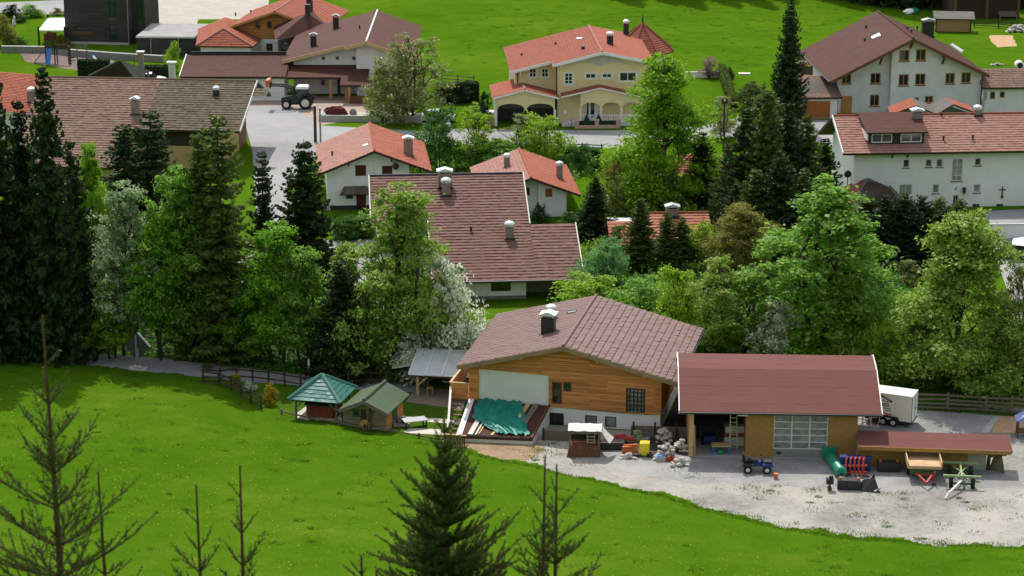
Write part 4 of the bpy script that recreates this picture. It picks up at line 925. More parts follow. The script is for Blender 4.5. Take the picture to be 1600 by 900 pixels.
    # right: annex
    h = Bld('brown_annex', 'low white annex with brown tiled roof right of the tall brown house', 'annex', Fr((1535,180),None,3)); f = h.fr
    z = f.fp(1560,137,-.6)[1]; rr = RectRoof(f,-.6,z,22); t1 = rr.pick(1560,107)[1]
    h.roofplanes([rr.rect(-.3,14,0,t1), rr.back(-.3,14,t1,4)], T['farm'], 'tile', M['darkwood'], .2)
    ws = h.winpx([(1534,143,1542,155),(1547,143,1555,155),(1562,143,1570,153)], frame=M['honeywood'])
    h.front([(0,0),(13,0),(13,z+.15),(0,z+.15)], 5, M['whiteold'], ws)
brown_house()
def hidden_house():
    fr = Fr((975,402), None, 3); b = Bld('tree_screened_house', 'white house with pale red roof half hidden behind the tall spruces', 'house', fr); ye = -1
    ze = fr.fp(1040,383,ye)[1]; rr = RectRoof(fr,ye,ze,24); xL = rr.pick(968,370)[0]; xR = rr.pick(1112,360)[0]; tR = rr.pick(1060,333)[1]; xm = rr.pick(1008,350)[0]; tm = rr.pick(990,345)[1]
    b.roofplanes([rr.rect(xm,xR,0,tR), rr.rect(xL-1,xm,-.0,tm), rr.back(xm,xR,tR,7), rr.back(xL-1,xm,tm,5)], T['guest'], 'bigtile', M['darkwood'], .2, [(rr.at(xm,tR),rr.at(xR,tR))], T['orange'])
    b.part('wall', MB().box(xL-.4,xR-.8,0,9,0,ze+.2), M['white']); yr, zr = rr.at(0,tm)[1:]
    b.part('gable_wall', MB().xprism([(.1,0),(8,0),(8,zr-2),(yr,zr-.2),(.1,ze)], xL-.45, xL-.3), M['white'])
    b.chimney(1050,336,rr.pl,1.2,.7,cap='zinc',d=.8)
    g = Bld('low_brown_outbuilding', 'small outbuilding with faded pinkish roof glimpsed between the dark conifers', 'outbuilding', Fr((1100,310),None,-10)); f = g.fr
    ze = 2.4; rr = RectRoof(f,-.5,ze,25); g.roofplanes([rr.rect(-3.2,3.4,0,4)], T['redold'], 'tile', M['darkwood'], .2)
    g.part('wall', MB().box(-3,3,0,5,0,ze), M['white'])
hidden_house()

# ------------------------------------------------------------------ yellow villa with turret
def villa():
    fr = Fr((772,197), None, 3); b = Bld('yellow_villa', 'yellow villa with red tiled roofs, arched porch, carport and turret', 'villa', fr)
    F_ = fr.fp; H = fr.hp; wf = M['whitewood']
    # main gable block
    ym = 1.2; of = 1.0
    xa, za = F_(941,81,ym-of); xl, zl = F_(863,101,ym-of); xr, zr = F_(1024,97,ym-of); y1 = H(917,40,za)[1]; s = (za-zl)/(xa-xl)
    zw = lambda x: za - s*abs(x-xa) - .25
    x0 = F_(871,150,ym)[0]; x1 = F_(1012,150,ym)[0]
    yb = ym + 2.4; xl2, zl2 = F_(797,103,yb-of); x02 = F_(805,120,yb)[0]
    sur = dict(frame=wf, fw=.1, sur=M['whitewood'])
    ws = b.winpx([(882,114,895,132)], ym, n=(2,3), **sur) + b.winpx([(915,115,931,123),(941,115,956,122),(968,113,994,127)], ym, n=(2,1), **sur) + b.winpx([(934,91,940,97)], ym, frame=M['brownwood'])
    ws += b.winpx([(944,147,950,159),(976,147,988,161)], ym, n=(2,1), **sur)
    b.front([(x0,0),(x1,0),(x1,zw(x1)),(xa,zw(xa)),(x0,zw(x0))], y1-ym-1, M['cream'], ws, ym)
    ws = b.winpx([(827,107,838,121),(846,107,857,121)], yb, n=(2,2), **sur)
    b.front([(x02,0),(x0-.01,0),(x0-.01,zw(x0)),(x02,za-s*(xa-x02)-.25)], y1-yb-1, M['cream'], ws, yb)
    sag = [(lerp(x0+1,x1-2,i/16), zw(xa)-1.7+.5*abs(math.sin(i/16*math.pi*2))) for i in range(17)]
    b.part('gable_panel', MB().yprism(sag + [(min(x1-2, xa+1.4),zw(xa)-.45),(xa,zw(xa)-.12),(xa-1.4,zw(xa)-.45)], ym-.05, ym-.003), mat('pale_grey_plaster',(.5,.48,.4),.9))
    L1 = ((xl,y1,zl),(xl,ym-of,zl),(xa,ym-of,za),(xa,y1,za)); zx = lambda x: za - s*(xa-x)
    xlow = xl2; L2 = ((xlow,y1,zx(xlow)),(xlow,yb-of,zx(xlow)),(xl,yb-of,zl),(xl,y1,zl)); RR = ((xr,ym-of,zr),(xr,y1,zr),(xa,y1,za),(xa,ym-of,za))
    b.roofplanes([L1,L2], T['redold'], 'smalltile', wf, .22, [((xa,ym-of,za),(xa,y1,za))], T['salmon']); b.roofplanes([RR], T['orange'], 'smalltile', wf, .22)
    mb = MB()
    for p, q, y in (((xl,zl),(xa,za),ym),((xa,za),(xr,zr),ym),((xlow,zx(xlow)),(xl,zl),yb)): mb.beam((p[0],y-of-.05,p[1]-.17),(q[0],y-of-.05,q[1]-.17),.08,.34)
    b.part('bargeboard', mb, wf)
    for y, x in ((yb,x02+.6),(yb,x0-.5),(ym,x0+.4),(ym,xa),(ym,x1-.4)): b.part('downpipe' if x in (x0-.5,) else 'bracket', MB().box(x-.07,x+.07,y-of+.05,y,zx(x)-.7 if x<xa else zw(x)-.3,zx(x)-.45 if x<xa else zw(x)-.1), wf)
    b.part('downpipe', MB().tube([(x0-.12,ym-.1,zw(x0)),(x0-.12,ym-.1,0)],.07,8).tube([(x02+.3,yb-.1,zx(x02)-.3),(x02+.3,yb-.1,3)],.06,8), M['darkmetal'])
    pl = L1
    b.chimney(953,69,RR,.75,1.1,M['darkmetal'],'cowl'); b.chimney(978,54,RR,.65,1.5,M['darkmetal'],'cowl'); b.vent(868,70,L1,.25); b.vent(815,87,L1,.2); b.vent(911,77,L1,.3,.2); b.skylight([(900,62),(910,61),(911,59),(901,59)], L1)
    # carport with two arches
    xc, zc = F_(820,140,-.6); e0x, e0z = F_(769,153,-.6); e1x = F_(874,149,-.6)[0]; e1z = zc - (zc-e0z)*(e1x-xc)/(xc-e0x); D = 7.5
    b.roofplanes([((e0x,D,e0z),(e0x,-.6,e0z),(xc,-.6,zc),(xc,D,zc)), ((e1x,-.6,e1z),(e1x,D,e1z),(xc,D,zc),(xc,-.6,zc))], T['orange'], 'smalltile', wf, .2, [((xc,-.6,zc),(xc,D,zc))], T['salmon'], name='carport_roof')
    xs0, xs1 = e0x+.5, e1x-.5
    def arches(xa_, xb_, z0, zt, n, top): # ccw outline of an arcade spandrel
        pts = []
        w = (xb_-xa_)/n
        for k in range(n):
            for i in range(11):
                a = math.pi*i/10; pts.append((xa_+w*(k+.5)-w*.46*math.cos(a), z0 + (zt-z0)*math.sin(a)**.7))
        return [(xa_,z0)] + pts + [(xb_,z0)] + top
    zt = lambda x: zc - (zc-e0z)*abs(x-xc)/(xc-e0x) - .25
    b.part('arcade', MB().yprism(arches(xs0,xs1,1.9,2.75,2,[(xs1,zt(xs1)),(xc,zt(xc)),(xs0,zt(xs0))]), 0, .2), M['cream'])
    for x in (xs0, xs1): b.part('column', MB().box(x-.14,x+.14,-.05,.22,0,1.95), wf)
    b.part('wall', MB().box(xs0,xs1,D-1.2,D-1,0,e0z).box(xs0,xs0+.15,.9,D-1.2,0,e0z-.1), M['whiteold'])
    b.part('carport_shade_panel', MB().box(xs0+.3,xs1+.3,yb-.25,yb-.1,0,1.5), M['darkmetal']); b.part('carport_shade_panel', MB().box(xs0+.3,xs1+.3,yb-.24,yb-.11,1.5,3.1), M['greystone'])  # dark and grey panels added to give the carport arches a shaded interior
    b.part('balcony_railing', MB().box(xs0-1.6,xs0-.2,-.1,0,1.6,1.75).box(xs0-1.6,xs0-1.5,-.1,0,0,1.6).box(xs0-1.6,xs0-.2,.0,1.3,1.6,1.75), wf)
    b.part('gate_pier', MB().box(xs0-1.5,xs0-.3,.05,1.2,0,1.5), mat('pink_brick',(.4,.25,.18),.9,.15,3))
    # arched porch
    xp, zp = F_(938,137,-.9); p0x, p0z = F_(877,151,-.9); p1x = F_(1008,149,-.9)[0]; pz = lambda x: zp-(zp-p0z)*abs(x-xp)/(xp-p0x)
    b.roofplanes([((p0x,ym,p0z),(p0x,-.9,p0z),(xp,-.9,zp),(xp,ym,zp)), ((p1x,-.9,pz(p1x)),(p1x,ym,pz(p1x)),(xp,ym,zp),(xp,-.9,zp))], T['orange'], 'smalltile', wf, .16, name='porch_roof')
    xq0, xq1 = F_(907,160,-.5)[0], F_(1003,160,-.5)[0]
    b.part('arcade', MB().yprism(arches(xq0,xq1,2.0,2.9,3,[(xq1,pz(xq1)-.2),(xp,zp-.2),(xq0,pz(xq0)-.2)]), -.5, -.32), M['cream'])
    for i in range(4): x = lerp(xq0,xq1,i/3); b.part('column', MB().cyl((x,-.41,.5),(x,-.41,2.05),.12,n=10).box(x-.18,x+.18,-.6,-.22,1.95,2.1), wf)
    b.part('porch_floor', MB().box(xq0-1,xq1+.3,-.7,ym-.01,0,.5), M['whiteold'])
    mb = MB().box(xq0,xq1,-.5,-.36,1.25,1.35); n = 26
    for i in range(n):
        x = lerp(xq0,xq1,(i+.5)/n); mb.tube([(x,-.43,.5),(x,-.43,.75),(x,-.43,1.0),(x,-.43,1.25)],[.05,.085,.05,.06],6)
    b.part('balustrade', mb, wf)
    dx0, dz0, dx1, dz1 = fr.rect(915,151,934,170,ym); d = b.part('front_door', MB().box(dx0,dx1,ym-.08,ym-.004,.5,dz1), wf)
    for f0, f1 in ((.08,.25),(.42,.72)): b.part('pane', MB().box(lerp(dx0,dx1,f0),lerp(dx0,dx1,f1),ym-.1,ym-.082,.7,dz1-.25), M['glass'], d)
    mb = MB()
    for i in range(3): mb.box(xq0-1.5-.35*i,xq0-1.1-.3*i,-.7,ym,0,.5-.15*i)
    b.part('steps', mb, M['whiteold'])
    b.part('letter_box', MB().box(F_(883,166,ym)[0]-.2,F_(883,166,ym)[0]+.2,ym-.15,ym-.003,1.2,1.7), wf)
    # turret
    tx, ty = H(1004,75,6.3)[0], H(1004,75,6.3)[1]+.4; r = 4.3; zt0 = 6.0; ap = (tx,ty,9.5)
    c = [(tx+r*math.cos(R(22.5+45*i)), ty+r*math.sin(R(22.5+45*i)), zt0) for i in range(8)]
    t = b.roofplanes([(c[i],c[(i+1)%8],ap,ap) for i in range(8)], T['redold'], 'smalltile', M['darkwood'], .15, [(c[i],ap) for i in range(8)], T['redold'], name='turret_roof')
    b.part('turret_wall', MB().prism([(tx+(r-.6)*math.cos(R(22.5+45*i)), ty+(r-.6)*math.sin(R(22.5+45*i))) for i in range(8)], 0, zt0+.1), M['cream'])
    b.part('finial', MB().tube([(tx,ty,9.5),(tx,ty,9.9),(tx,ty,10.0),(tx,ty,10.7)],[.14,.08,.1,.02],8).ball((tx,ty,10.1),.13), M['darkmetal'], t)
    # low planter wall before the porch
    w = Bld('porch_planter_wall', 'pinkish planter wall with square piers and clipped cones before the villa porch', 'garden wall', Fr((899,201),None,3))
    W = w.fr.fp(966,200)[0]
    w.part('wall', MB().box(0,W,0,.3,0,.35).box(0,.3,.3,1.6,0,.35), mat('pink_stone',(.5,.33,.25),.9,.1,2)); w.part('hedge', MB().box(.4,W,.35,.8,.1,.8), mat('clipped_dark_hedge',(.01,.035,.02),.9,.4,5,bump=.6))
    for x in (.2, W*.5, W): w.part('pier', MB().box(x-.25,x+.25,-.05,.4,0,.95).obox((x,.17,1.),(.62,.62,.1)), mat('pink_stone',(.5,.33,.25)))
    for x in (W*.28, W*.56): w.part('clipped_cone', MB().tube([(x,1.1,0),(x,1.1,.3),(x,1.1,1.0),(x,1.1,1.6)],[.5,.55,.3,.02],10), mat('clipped_dark_hedge',(.01,.035,.02)))
villa()

# ------------------------------------------------------------------ white house with garage wing, orange timber house, dark house
def garage_house():
    fr = Fr((442,157), None, 0); b = Bld('brown_roofed_garage_house', 'white house with brown roofs, long garage wing and timber porch posts behind the tractor', 'house', fr)
    F_, H = fr.fp, fr.hp; ym = 3.0; of = 1.2; wh = M['white']
    xa, za = F_(572,65,ym-of); xl, zl = F_(535,83,ym-of); xr, zr = F_(648,92,ym-of); y1 = H(565,16,za)[1]; s = (za-zr)/(xr-xa); zx = lambda x: za - s*abs(x-xa)
    yl = ym + 1.5; xl3, zl3 = F_(440,95,yl-of); sl = (za-zl3)/(xa-xl3); zxl = lambda x: za - sl*(xa-x)
    xs = F_(537,70,ym-of)[0]
    Lf = ((xl3,y1,zl3),(xl3,yl-of,zl3),(xs,yl-of,zxl(xs)),(xs,y1,zxl(xs))); Lm = ((xs,y1,zxl(xs)),(xs,ym-of,zxl(xs)),(xa,ym-of,za),(xa,y1,za)); Rr = ((xr,ym-of,zx(xr)),(xr,y1,zx(xr)),(xa,y1,za),(xa,ym-of,za))
    b.roofplanes([Lf,Lm,Rr], T['chocolate'], 'felt', M['honeywood'], .22, [((xa,ym-of,za),(xa,y1,za))], M['zinc'])
    mb = MB()
    for p, q, y in (((xl3,zl3),(xs,zxl(xs)),yl),((xs,zxl(xs)),(xa,za),ym),((xa,za),(xr,zx(xr)),ym)): mb.beam((p[0],y-of-.05,p[1]-.2),(q[0],y-of-.05,q[1]-.2),.08,.42)
    b.part('bargeboard', mb, M['palewood'])
    x0, x1, x2 = F_(459,110,yl)[0], F_(557,110,ym)[0], F_(622,110,ym)[0]
    ws = b.winpx([(501,87,509,95),(523,87,531,95),(549,87,557,95)], yl, frame=wh, fw=.12)
    b.front([(x0,0),(x1-.01,0),(x1-.01,zxl(x1)-.3),(x0,zxl(x0)-.3)], y1-yl-1, wh, ws, yl)
    b.front([(x1,0),(x2,0),(x2,zx(x2)-.3),(xa,za-.3),(x1,zxl(x1)-.3)], y1-ym-1, wh, b.winpx([(607,100,616,114)], ym, frame=M['darkwood']), ym)
    b.part('end_wall', MB().box(x2,xr-.6,ym+2.5,y1-2,0,zx(xr)-.1), M['brownwood'])
    b.chimney(490,72,Lf,.75,1.35,M['darkmetal'],'metal'); b.chimney(525,44,Lf,.75,1.5,M['darkmetal'],'metal'); b.vent(562,45,Lm,.4)
    # garage wing with lean-to roof
    ze = F_(360,120,-.8)[1]; g0 = F_(281,120,-.8)[0]; g1 = F_(446,120,-.8)[0]; rr = RectRoof(fr,-.8,ze,13); t1 = rr.pick(360,86)[1]
    b.roofplanes([rr.rect(g0,g1,0,t1)], T['chocolate'], 'sheet', M['darkwood'], .25, name='garage_roof')
    b.part('verge_board', MB().beam(rr.at(g0-.05,0),rr.at(g0-.05,t1),.1,.35), M['whitewood'])
    b.part('solar_fence', MB().box(g0+.5,g1-.5,rr.at(0,t1)[1]+.1,rr.at(0,t1)[1]+.2,ze,rr.at(0,t1)[2]+.45), M['darkmetal'])
    gw = F_(288,155)[0]
    doors = [b.fr.rect(u0,125,u1,156) for u0, u1 in ((290,370),(377,410),(418,442))]
    b.front([(gw,0),(g1-.3,0),(g1-.3,ze-.1),(gw,ze-.1)], 6.5, wh, [(d[0],.03,d[2],d[3],dict(frame=wh,fw=.05,n=(1,5),pane=M['whitewood'],pn='door_leaf',name='garage_door')) for d in doors])
    # porch roof continuing to the right, with posts
    ze2 = F_(500,121,.2)[1]; rp = RectRoof(fr,.2,ze2,12); q0, q1 = g1+.02, F_(575,125,.2)[0]
    b.roofplanes([rp.rect(q0,q1,0,4.2)], T['chocolate'], 'sheet', M['darkwood'], .25, name='porch_roof')
    pz = F_(550,133,-2.2)[1]; rs = RectRoof(fr,-2.2,pz,14); k0, k1 = F_(531,134,-2.2)[0], F_(588,134,-2.2)[0]
    b.roofplanes([rs.rect(k0,k1,0,2.6)], T['chocolate'], 'sheet', M['darkwood'], .25, name='porch_roof')
    for u, y in ((517,.6),(546,-1.9),(541,.2)): x = F_(u,155,y)[0]; b.part('post', MB().box(x-.16,x+.16,y-.16,y+.16,0,ze2-.1 if y > 0 else pz-.1), M['honeywood'])
    x0, x1 = F_(446,150,3)[0], F_(575,150,3)[0]
    b.window(*fr.rect(501,123,509,134,2.95), 2.96, dict(frame=M['metal'])); b.part('door', MB().box(*fr.rect(527,124,532,148,2.9)[::2],2.88,2.96,0,2.2), M['darkwood'])
    b.part('porch_wall', MB().box(k0+1.2,k1,-2.1,-1.95,0,1.0), M['brownwood'])
    # planter in front
    w = Bld('street_planter_wall', 'concrete planter wall with pale stones and a dark red shrub beside the garage forecourt', 'garden wall', Fr((498,190),None,-4))
    W = w.fr.fp(660,200)[0]
    w.part('wall', MB().box(0,W,0,.3,0,.8).box(0,.3,.3,2.8,0,.8), M['concrete']); w.part('bed', MB().box(.3,W,.3,2.8,0,.7), mat('stone_bed',(.4,.38,.33),.95,.3,3))
    c = np.array([w.fr.fp(525,175,1.2)[0],1.3,.7]); mb = MB().ball(c,(1.5,.8,1.0),12,8,.18); w.part('red_shrub', mb, mat('dark_red_foliage',(.10,.02,.02),.9,.4,5,bump=.6))
    w.part('boulder', MB().ball((c[0]+2.1,1.4,.9),(.5,.4,.5),8,6,.1), M['greystone'])
garage_house()
def orange_house():
    fr = Fr((398,92), None, -8); b = Bld('orange_roofed_timber_house', 'orange roofed house with golden timber gable behind the long garage wing', 'house', fr); of = 1.2
    xa, za = fr.fp(429,18,-of); xl, zl = fr.fp(352,44,-of); xr, zr = fr.fp(506,44,-of); y1 = 16
    s = (za-zl)/(xa-xl); zw = lambda x: za - s*abs(x-xa) - .3
    x0, x1 = fr.fp(366,60)[0], fr.fp(500,60)[0]; xm = fr.fp(396,60)[0]; zm = fr.fp(430,61)[1]
    ws = b.winpx([(399,33,407,44),(417,33,425,44)], -.06, frame=M['brownwood'])
    b.front([(xm,0),(x1,0),(x1,zm),(xm,zm)], 12, M['white'], b.winpx([(416,68,426,80)], frame=M['brownwood'], n=(2,2)))
    b.front([(x0,zm),(x1,zm),(x1,zw(x1)),(xa,zw(xa)),(x0,zw(x0))], 12, M['goldboard'], ws, -.06, .06, 'timber_gable')
    b.gable(xl,zl,xa,za,xr,za-s*(xr-xa),-of,y1,T['orange'],'tile',M['honeywood'],.25,T['salmon'])
    b.chimney(484,16,b.right,.8,1.5,M['darkwood'],'metal')
    for u, v in ((368,24),(392,20)): b.vent(u,v,b.left,.3)
    P = lambda u, v, z: (*fr.hp(u,v,z), z); e0, e1, e2 = P(306,72,2.9), P(395,73,2.9), P(420,50,2.9); r0 = P(349,45,4.9); r1 = P(352,27,5.2); e3 = P(310,45,3.0)
    b.roofplanes([(e0,e1,r0,r0),(e1,e2,r1,r0),(e3,e0,r0,r1)], T['orange'], 'tile', M['brownwood'], .2, [(e0,r0),(e1,r0)], T['salmon'], name='hip_roof')
    b.part('wall', MB().prism([(e0[0]+.5,e0[1]+.6),(e1[0]-.5,e1[1]+.6),(e1[0]-.5,e1[1]+8),(e0[0]+.5,e0[1]+8)], 0, 2.9), M['whiteold'])
    c = Bld('brown_pyramid_roof_house', 'brown pyramid roofed building between the orange house and the white garage house', 'house', Fr((440,92),None,-4)); f = c.fr
    P = lambda u, v, z: (*f.hp(u,v,z), z); z = 4.6; a0, a1 = P(430,62,z), P(516,45,z); ap = P(481,20,7.0); a2 = P(500,22,z); a3 = P(426,38,z)
    c.roofplanes([(a0,a1,ap,ap),(a3,a0,ap,ap),(a1,a2,ap,ap)], T['chocolate'], 'felt', M['whitewood'], .2)
    c.part('wall', MB().prism([(a0[0]+.6,a0[1]+.6),(a1[0]-.3,a1[1]+.8),(a2[0]-.5,a2[1]),(a3[0]+.6,a3[1])], 0, z-.1), M['darkwood'])
    c.part('chimney', MB().box(ap[0]-.35,ap[0]+.35,ap[1]-.3,ap[1]+.3,6.3,8.2), M['darkmetal'])
    c.part('roundel', MB().cyl((a0[0]+1.3,a0[1]+.4,3.6),(a0[0]+1.3,a0[1]+.6,3.6),.5,n=14), M['darkmetal'])
orange_house()
def dark_house():
    fr = Fr((103,68), None, -8); b = Bld('dark_slatted_house', 'dark slatted modern house with narrow green tinted windows', 'house', fr); W = fr.fp(203,70)[0]; H = 12.5
    g = dict(frame=M['darkmetal'], fw=.06, pane=M['greenglass'])
    ws = b.winpx([(170,2,182,27),(171,38,183,63)], **g) + b.winpx([(113,41,145,47)], frame=M['darkmetal'], pane=M['glass'])
    b.front([(0,0),(W,0),(W,H),(0,H)], 10, M['charred'], ws)
    r = fr.rect(113,49,145,54); b.part('board_panel', MB().box(r[0],r[2],-.03,-.003,r[1],r[3]), M['brownwood']); r = fr.rect(170,28,182,30); b.part('board_panel', MB().box(r[0],r[2],-.03,-.003,r[1]-.3,r[3]), M['brownwood'])
    b.part('plinth', MB().box(.02,W,-.04,-.003,0,.35), M['concrete'])
    W2_ = fr.fp(228,62,2)[0]; b.front([(W+.01,0),(W2_,0),(W2_,H),(W+.01,H)], 7, M['charred'], [(W+.6,.4,W+1.6,H-1,dict(frame=M['darkmetal'],pane=M['greenglass'],n=(1,4)))], 2.)
    b.part('downpipe', MB().tube([(W-.1,-.1,0),(W-.1,-.1,H)],.08,8), M['greystone'])
    c = Bld('flat_roofed_garage', 'dark flat roofed garage with grey gravel roof beside the dark slatted house', 'garage', Fr((215,88),None,-3)); f = c.fr
    h = 2.9; x1 = f.fp(305,85)[0]; y1 = f.hp(262,37,h)[1]
    c.part('wall', MB().box(0,x1,0,y1,0,h-.05), M['charred']); c.roofplanes([((-.1,-.2,h),(x1+.1,-.2,h),(x1+.1,y1,h+.02),(-.1,y1,h+.02))], T['gravelroof'], 'felt', M['zinc'], .2)
    for x in (2, 6): c.part('post', MB().box(x-.06,x+.06,-.1,-.01,0,h-.1), M['metal'])
    t = Bld('white_flat_canopy', 'white flat canopy on dark posts between lawn and dark slatted house', 'canopy', Fr((62,75),None,-6)); f = t.fr; h = 2.4
    P = lambda u, v: f.hp(u,v,h); q = [P(60,47),P(101,47),P(102,28),P(75,28)]
    t.part('roof', MB().prism(q, h-.15, h), M['whitewood'])
    for x, y in q: t.part('post', MB().box(x-.12,x+.12,y-.12,y+.12,0,h+.5), M['darkwood'])
dark_house()
def small_red():
    f = Fr((20,190), None, -25); b = Bld('red_roofed_annex', 'red tiled roof with chimney half hidden behind the spruces at the left edge', 'house', f)
    P = lambda u, v, z: (*f.hp(u,v,z), z); q0, q1, q3 = [np.array(P(*k)) for k in ((-20,172,3.6),(62,180,3.6),(0,112,6.2))]; q = tuple(map(tuple, (q0, q1, q1+q3-q0, q3))); b.roofplanes([q], T['orange'], 'tile', M['whitewood'], .2)
    b.part('wall', MB().prism([(q[0][0]+.5,q[0][1]+.8),(q[1][0]-.8,q[1][1]+.8),(q[2][0]-.8,q[2][1]),(q[3][0]+.5,q[3][1])], 0, 3.6), M['white'])
    b.chimney(50,158,q,.8,1.2,cap='cowl')
    g = Bld('grey_garden_pavilion', 'grey ribbed pyramid roof pavilion beside the dark clipped hedge', 'pavilion', Fr((142,135),None,-12)); f = g.fr; z = 2.6
    P = lambda u, v, z: (*f.hp(u,v,z), z); a, c = P(139,119,z), P(210,123,z); d = (c[0]+.2,c[1]+5.5,z); e = (a[0]+1.2,a[1]+5.5,z); ap = P(188,94,5.2)
    g.roofplanes([(a,c,ap,ap),(c,d,ap,ap),(e,a,ap,ap)], T['slate'], 'pan', M['darkwood'], .1, [(a,ap),(c,ap)], T['slate'])
    for p in (a,c,d,e): g.part('post', MB().box(p[0]*.9+.3-.1,p[0]*.9+.3+.1,p[1]+.3,p[1]+.5,0,z), M['greywood'])
    t = Bld('chimney_stack', 'rendered chimney with bright cap standing between pavilion and long hedge', 'chimney', Fr((222,135),None,-6))
    t.part('shaft', MB().box(-.35,.35,-.3,.3,0,4.4), M['brick']); t.part('cap', MB().box(-.5,.5,-.45,.45,4.6,4.75).box(-.3,-.2,-.2,.2,4.4,4.6).box(.2,.3,-.2,.2,4.4,4.6), M['zinc'])
    t = Bld('flue_stack', 'white capped flue standing beside the garage wing end', 'chimney', Fr((270,140),None,-6))
    t.part('shaft', MB().box(-.4,.4,-.3,.3,0,3.4), M['canvas']); t.part('cap', MB().box(-.62,.62,-.45,.45,3.55,3.75).box(-.3,.3,-.2,.2,3.4,3.55), M['whitewood'])
small_red()
def far_barn():
    f = Fr((1492,30), None, 2); b = Bld('dark_timber_barn', 'dark old timber barn at the forest edge in the top right corner', 'barn', f); W = f.fp(1590,30)[0]
    b.part('wall', MB().box(0,W,1.2,10,0,6.5), M['darkwood'])
    for x in (0,W*.5,W): b.part('post', MB().box(x-.2,x+.2,-.2,.2,0,5), M['brownwood'])
    b.roofplanes([((-1,-1.5,4.8),(W+1,-1.5,4.8),(W+1,6,8),(-1,6,8))], T['farm'], 'tile', M['darkwood'], .2)
    t = Bld('wood_store', 'long firewood store with grey sheet roof on the top right lawn', 'wood store', Fr((1462,50),None,-7)); f = t.fr; W = f.fp(1516,52)[0]; z = 2.0
    t.part('logs', MB().box(.1,W,0,2.6,.1,z), M['log']); t.part('end_cover', MB().box(W+.003,W+.08,.1,2.5,.1,z-.1), M['canvas'])
    t.roofplanes([((-.4,-.4,z+.1),(W+.6,-.4,z+.1),(W+.6,3.,z+.75),(-.4,3.,z+.75))], T['slate'], 'felt', M['darkwood'], .1)
    for x in (0,W): t.part('post', MB().box(x-.09,x+.09,-.15,-.003,0,z), M['darkwood'])
far_barn()

# ------------------------------------------------------------------ trees
def leafquads(P, Nn, size, rg, asp=1.5):
    n = len(P); r = rg.normal(size=(n, 3)); t = np.cross(Nn, r); t /= np.linalg.norm(t, axis=1)[:, None] + 1e-9
    b = np.cross(Nn, t); s = size * rg.uniform(.45, 1.4, (n, 1))
    bend = Nn * s * .25
    V = np.stack([P - t*s*asp/2, P - b*s/2 + bend, P + t*s*asp/2, P + b*s/2 + bend], 1).reshape(-1, 3)
    return V, np.arange(4*n).reshape(n, 4)
def limb_mesh(name, segs, m):
    mb = MB()
    for pts, rad, n in segs: mb.tube(pts, rad, n)
    me = bpy.data.meshes.new(name); me.from_pydata(mb.v, [], mb.f); me.materials.append(m)
    me.polygons.foreach_set('use_smooth', np.ones(len(me.polygons), bool)); return me
def decid(seed, n=9000, prof=None, nl=16, z0=.16, leaf=.021, rad=.30, stems=1, lob=.11, airy=.45):
    """unit-height broadleaf: lobes round limb ends, sprays on the lobes, leaves on the sprays"""
    rg = np.random.default_rng(seed); prof = prof or (lambda t: math.sin(math.pi*min(1, .12 + t*.9))**.7)
    L = []; segs = []
    for i in range(nl):
        t = (i + .5)/nl; z = z0 + (1 - z0 - lob*.6)*t; r = rad*prof(t)*rg.uniform(.25, 1.)*(0 if i == nl-1 else 1)
        a = i*2.4 + rg.uniform(-.5, .5); lr = lob*rg.uniform(.75, 1.25)*(1.15 - .45*t)
        L.append((r*math.cos(a), r*math.sin(a), z, lr))
    for (x, y, z, lr) in L:
        zb = max(.05, z - .12 - .6*math.hypot(x, y))
        segs.append(([(x*.06, y*.06, zb), (x*.5, y*.5, zb + (z-zb)*.45), (x, y, z)], [.007, .004, .0012], 5))
        for _ in range(3):
            q = rg.normal(size=3)*lr*.8; segs.append(([(x*.5, y*.5, zb + (z-zb)*.45), (x+q[0], y+q[1], z+abs(q[2]))], [.004, .001], 4))
    for k in range(stems):
        a = k*2.3 + seed; o = .0 if stems == 1 else .035
        segs.append(([(o*math.cos(a), o*math.sin(a), -.02), (o*2*math.cos(a)+rg.normal()*.008, o*2*math.sin(a), .3), (o*2.6*math.cos(a)+rg.normal()*.015, o*2.6*math.sin(a), .62), (0, 0, .93)], [.016/math.sqrt(stems), .012/math.sqrt(stems), .007, .001], 7))
    w = np.array([l[3]**2 for l in L]); w /= w.sum(); ns = n//55; Ps = []; Ns = []
    pick = rg.choice(len(L), ns, p=w)
    for i in pick:
        x, y, z, lr = L[i]; d = rg.normal(size=3); d[2] = d[2]*.85 + .15; d /= np.linalg.norm(d)
        c = np.array([x, y, z]) + d*lr*rg.uniform(airy, 1.12)*np.array([1.15, 1.15, .9]); k = int(55*rg.uniform(.5, 1.5))
        sg = lr*rg.uniform(.16, .34); P = c + rg.normal(size=(k, 3))*np.array([sg, sg, sg*.6])
        N_ = d*.35 + np.array([0, 0, .55]) + rg.normal(size=(k, 3))*.6
        Ps.append(P); Ns.append(N_)
    P = np.concatenate(Ps); N_ = np.concatenate(Ns); N_ /= np.linalg.norm(N_, axis=1)[:, None]
    P[:, 2] = np.maximum(P[:, 2], .01)
    V, F = leafquads(P, N_, leaf, rg); V /= 1.0
    h = np.quantile(V[:, 2], .999); hw = np.quantile(np.abs(V[:, 0]), .985)
    return npmesh('leaf_crown', V, F, [None]), limb_mesh('limbs', segs, M['bark']), h, hw
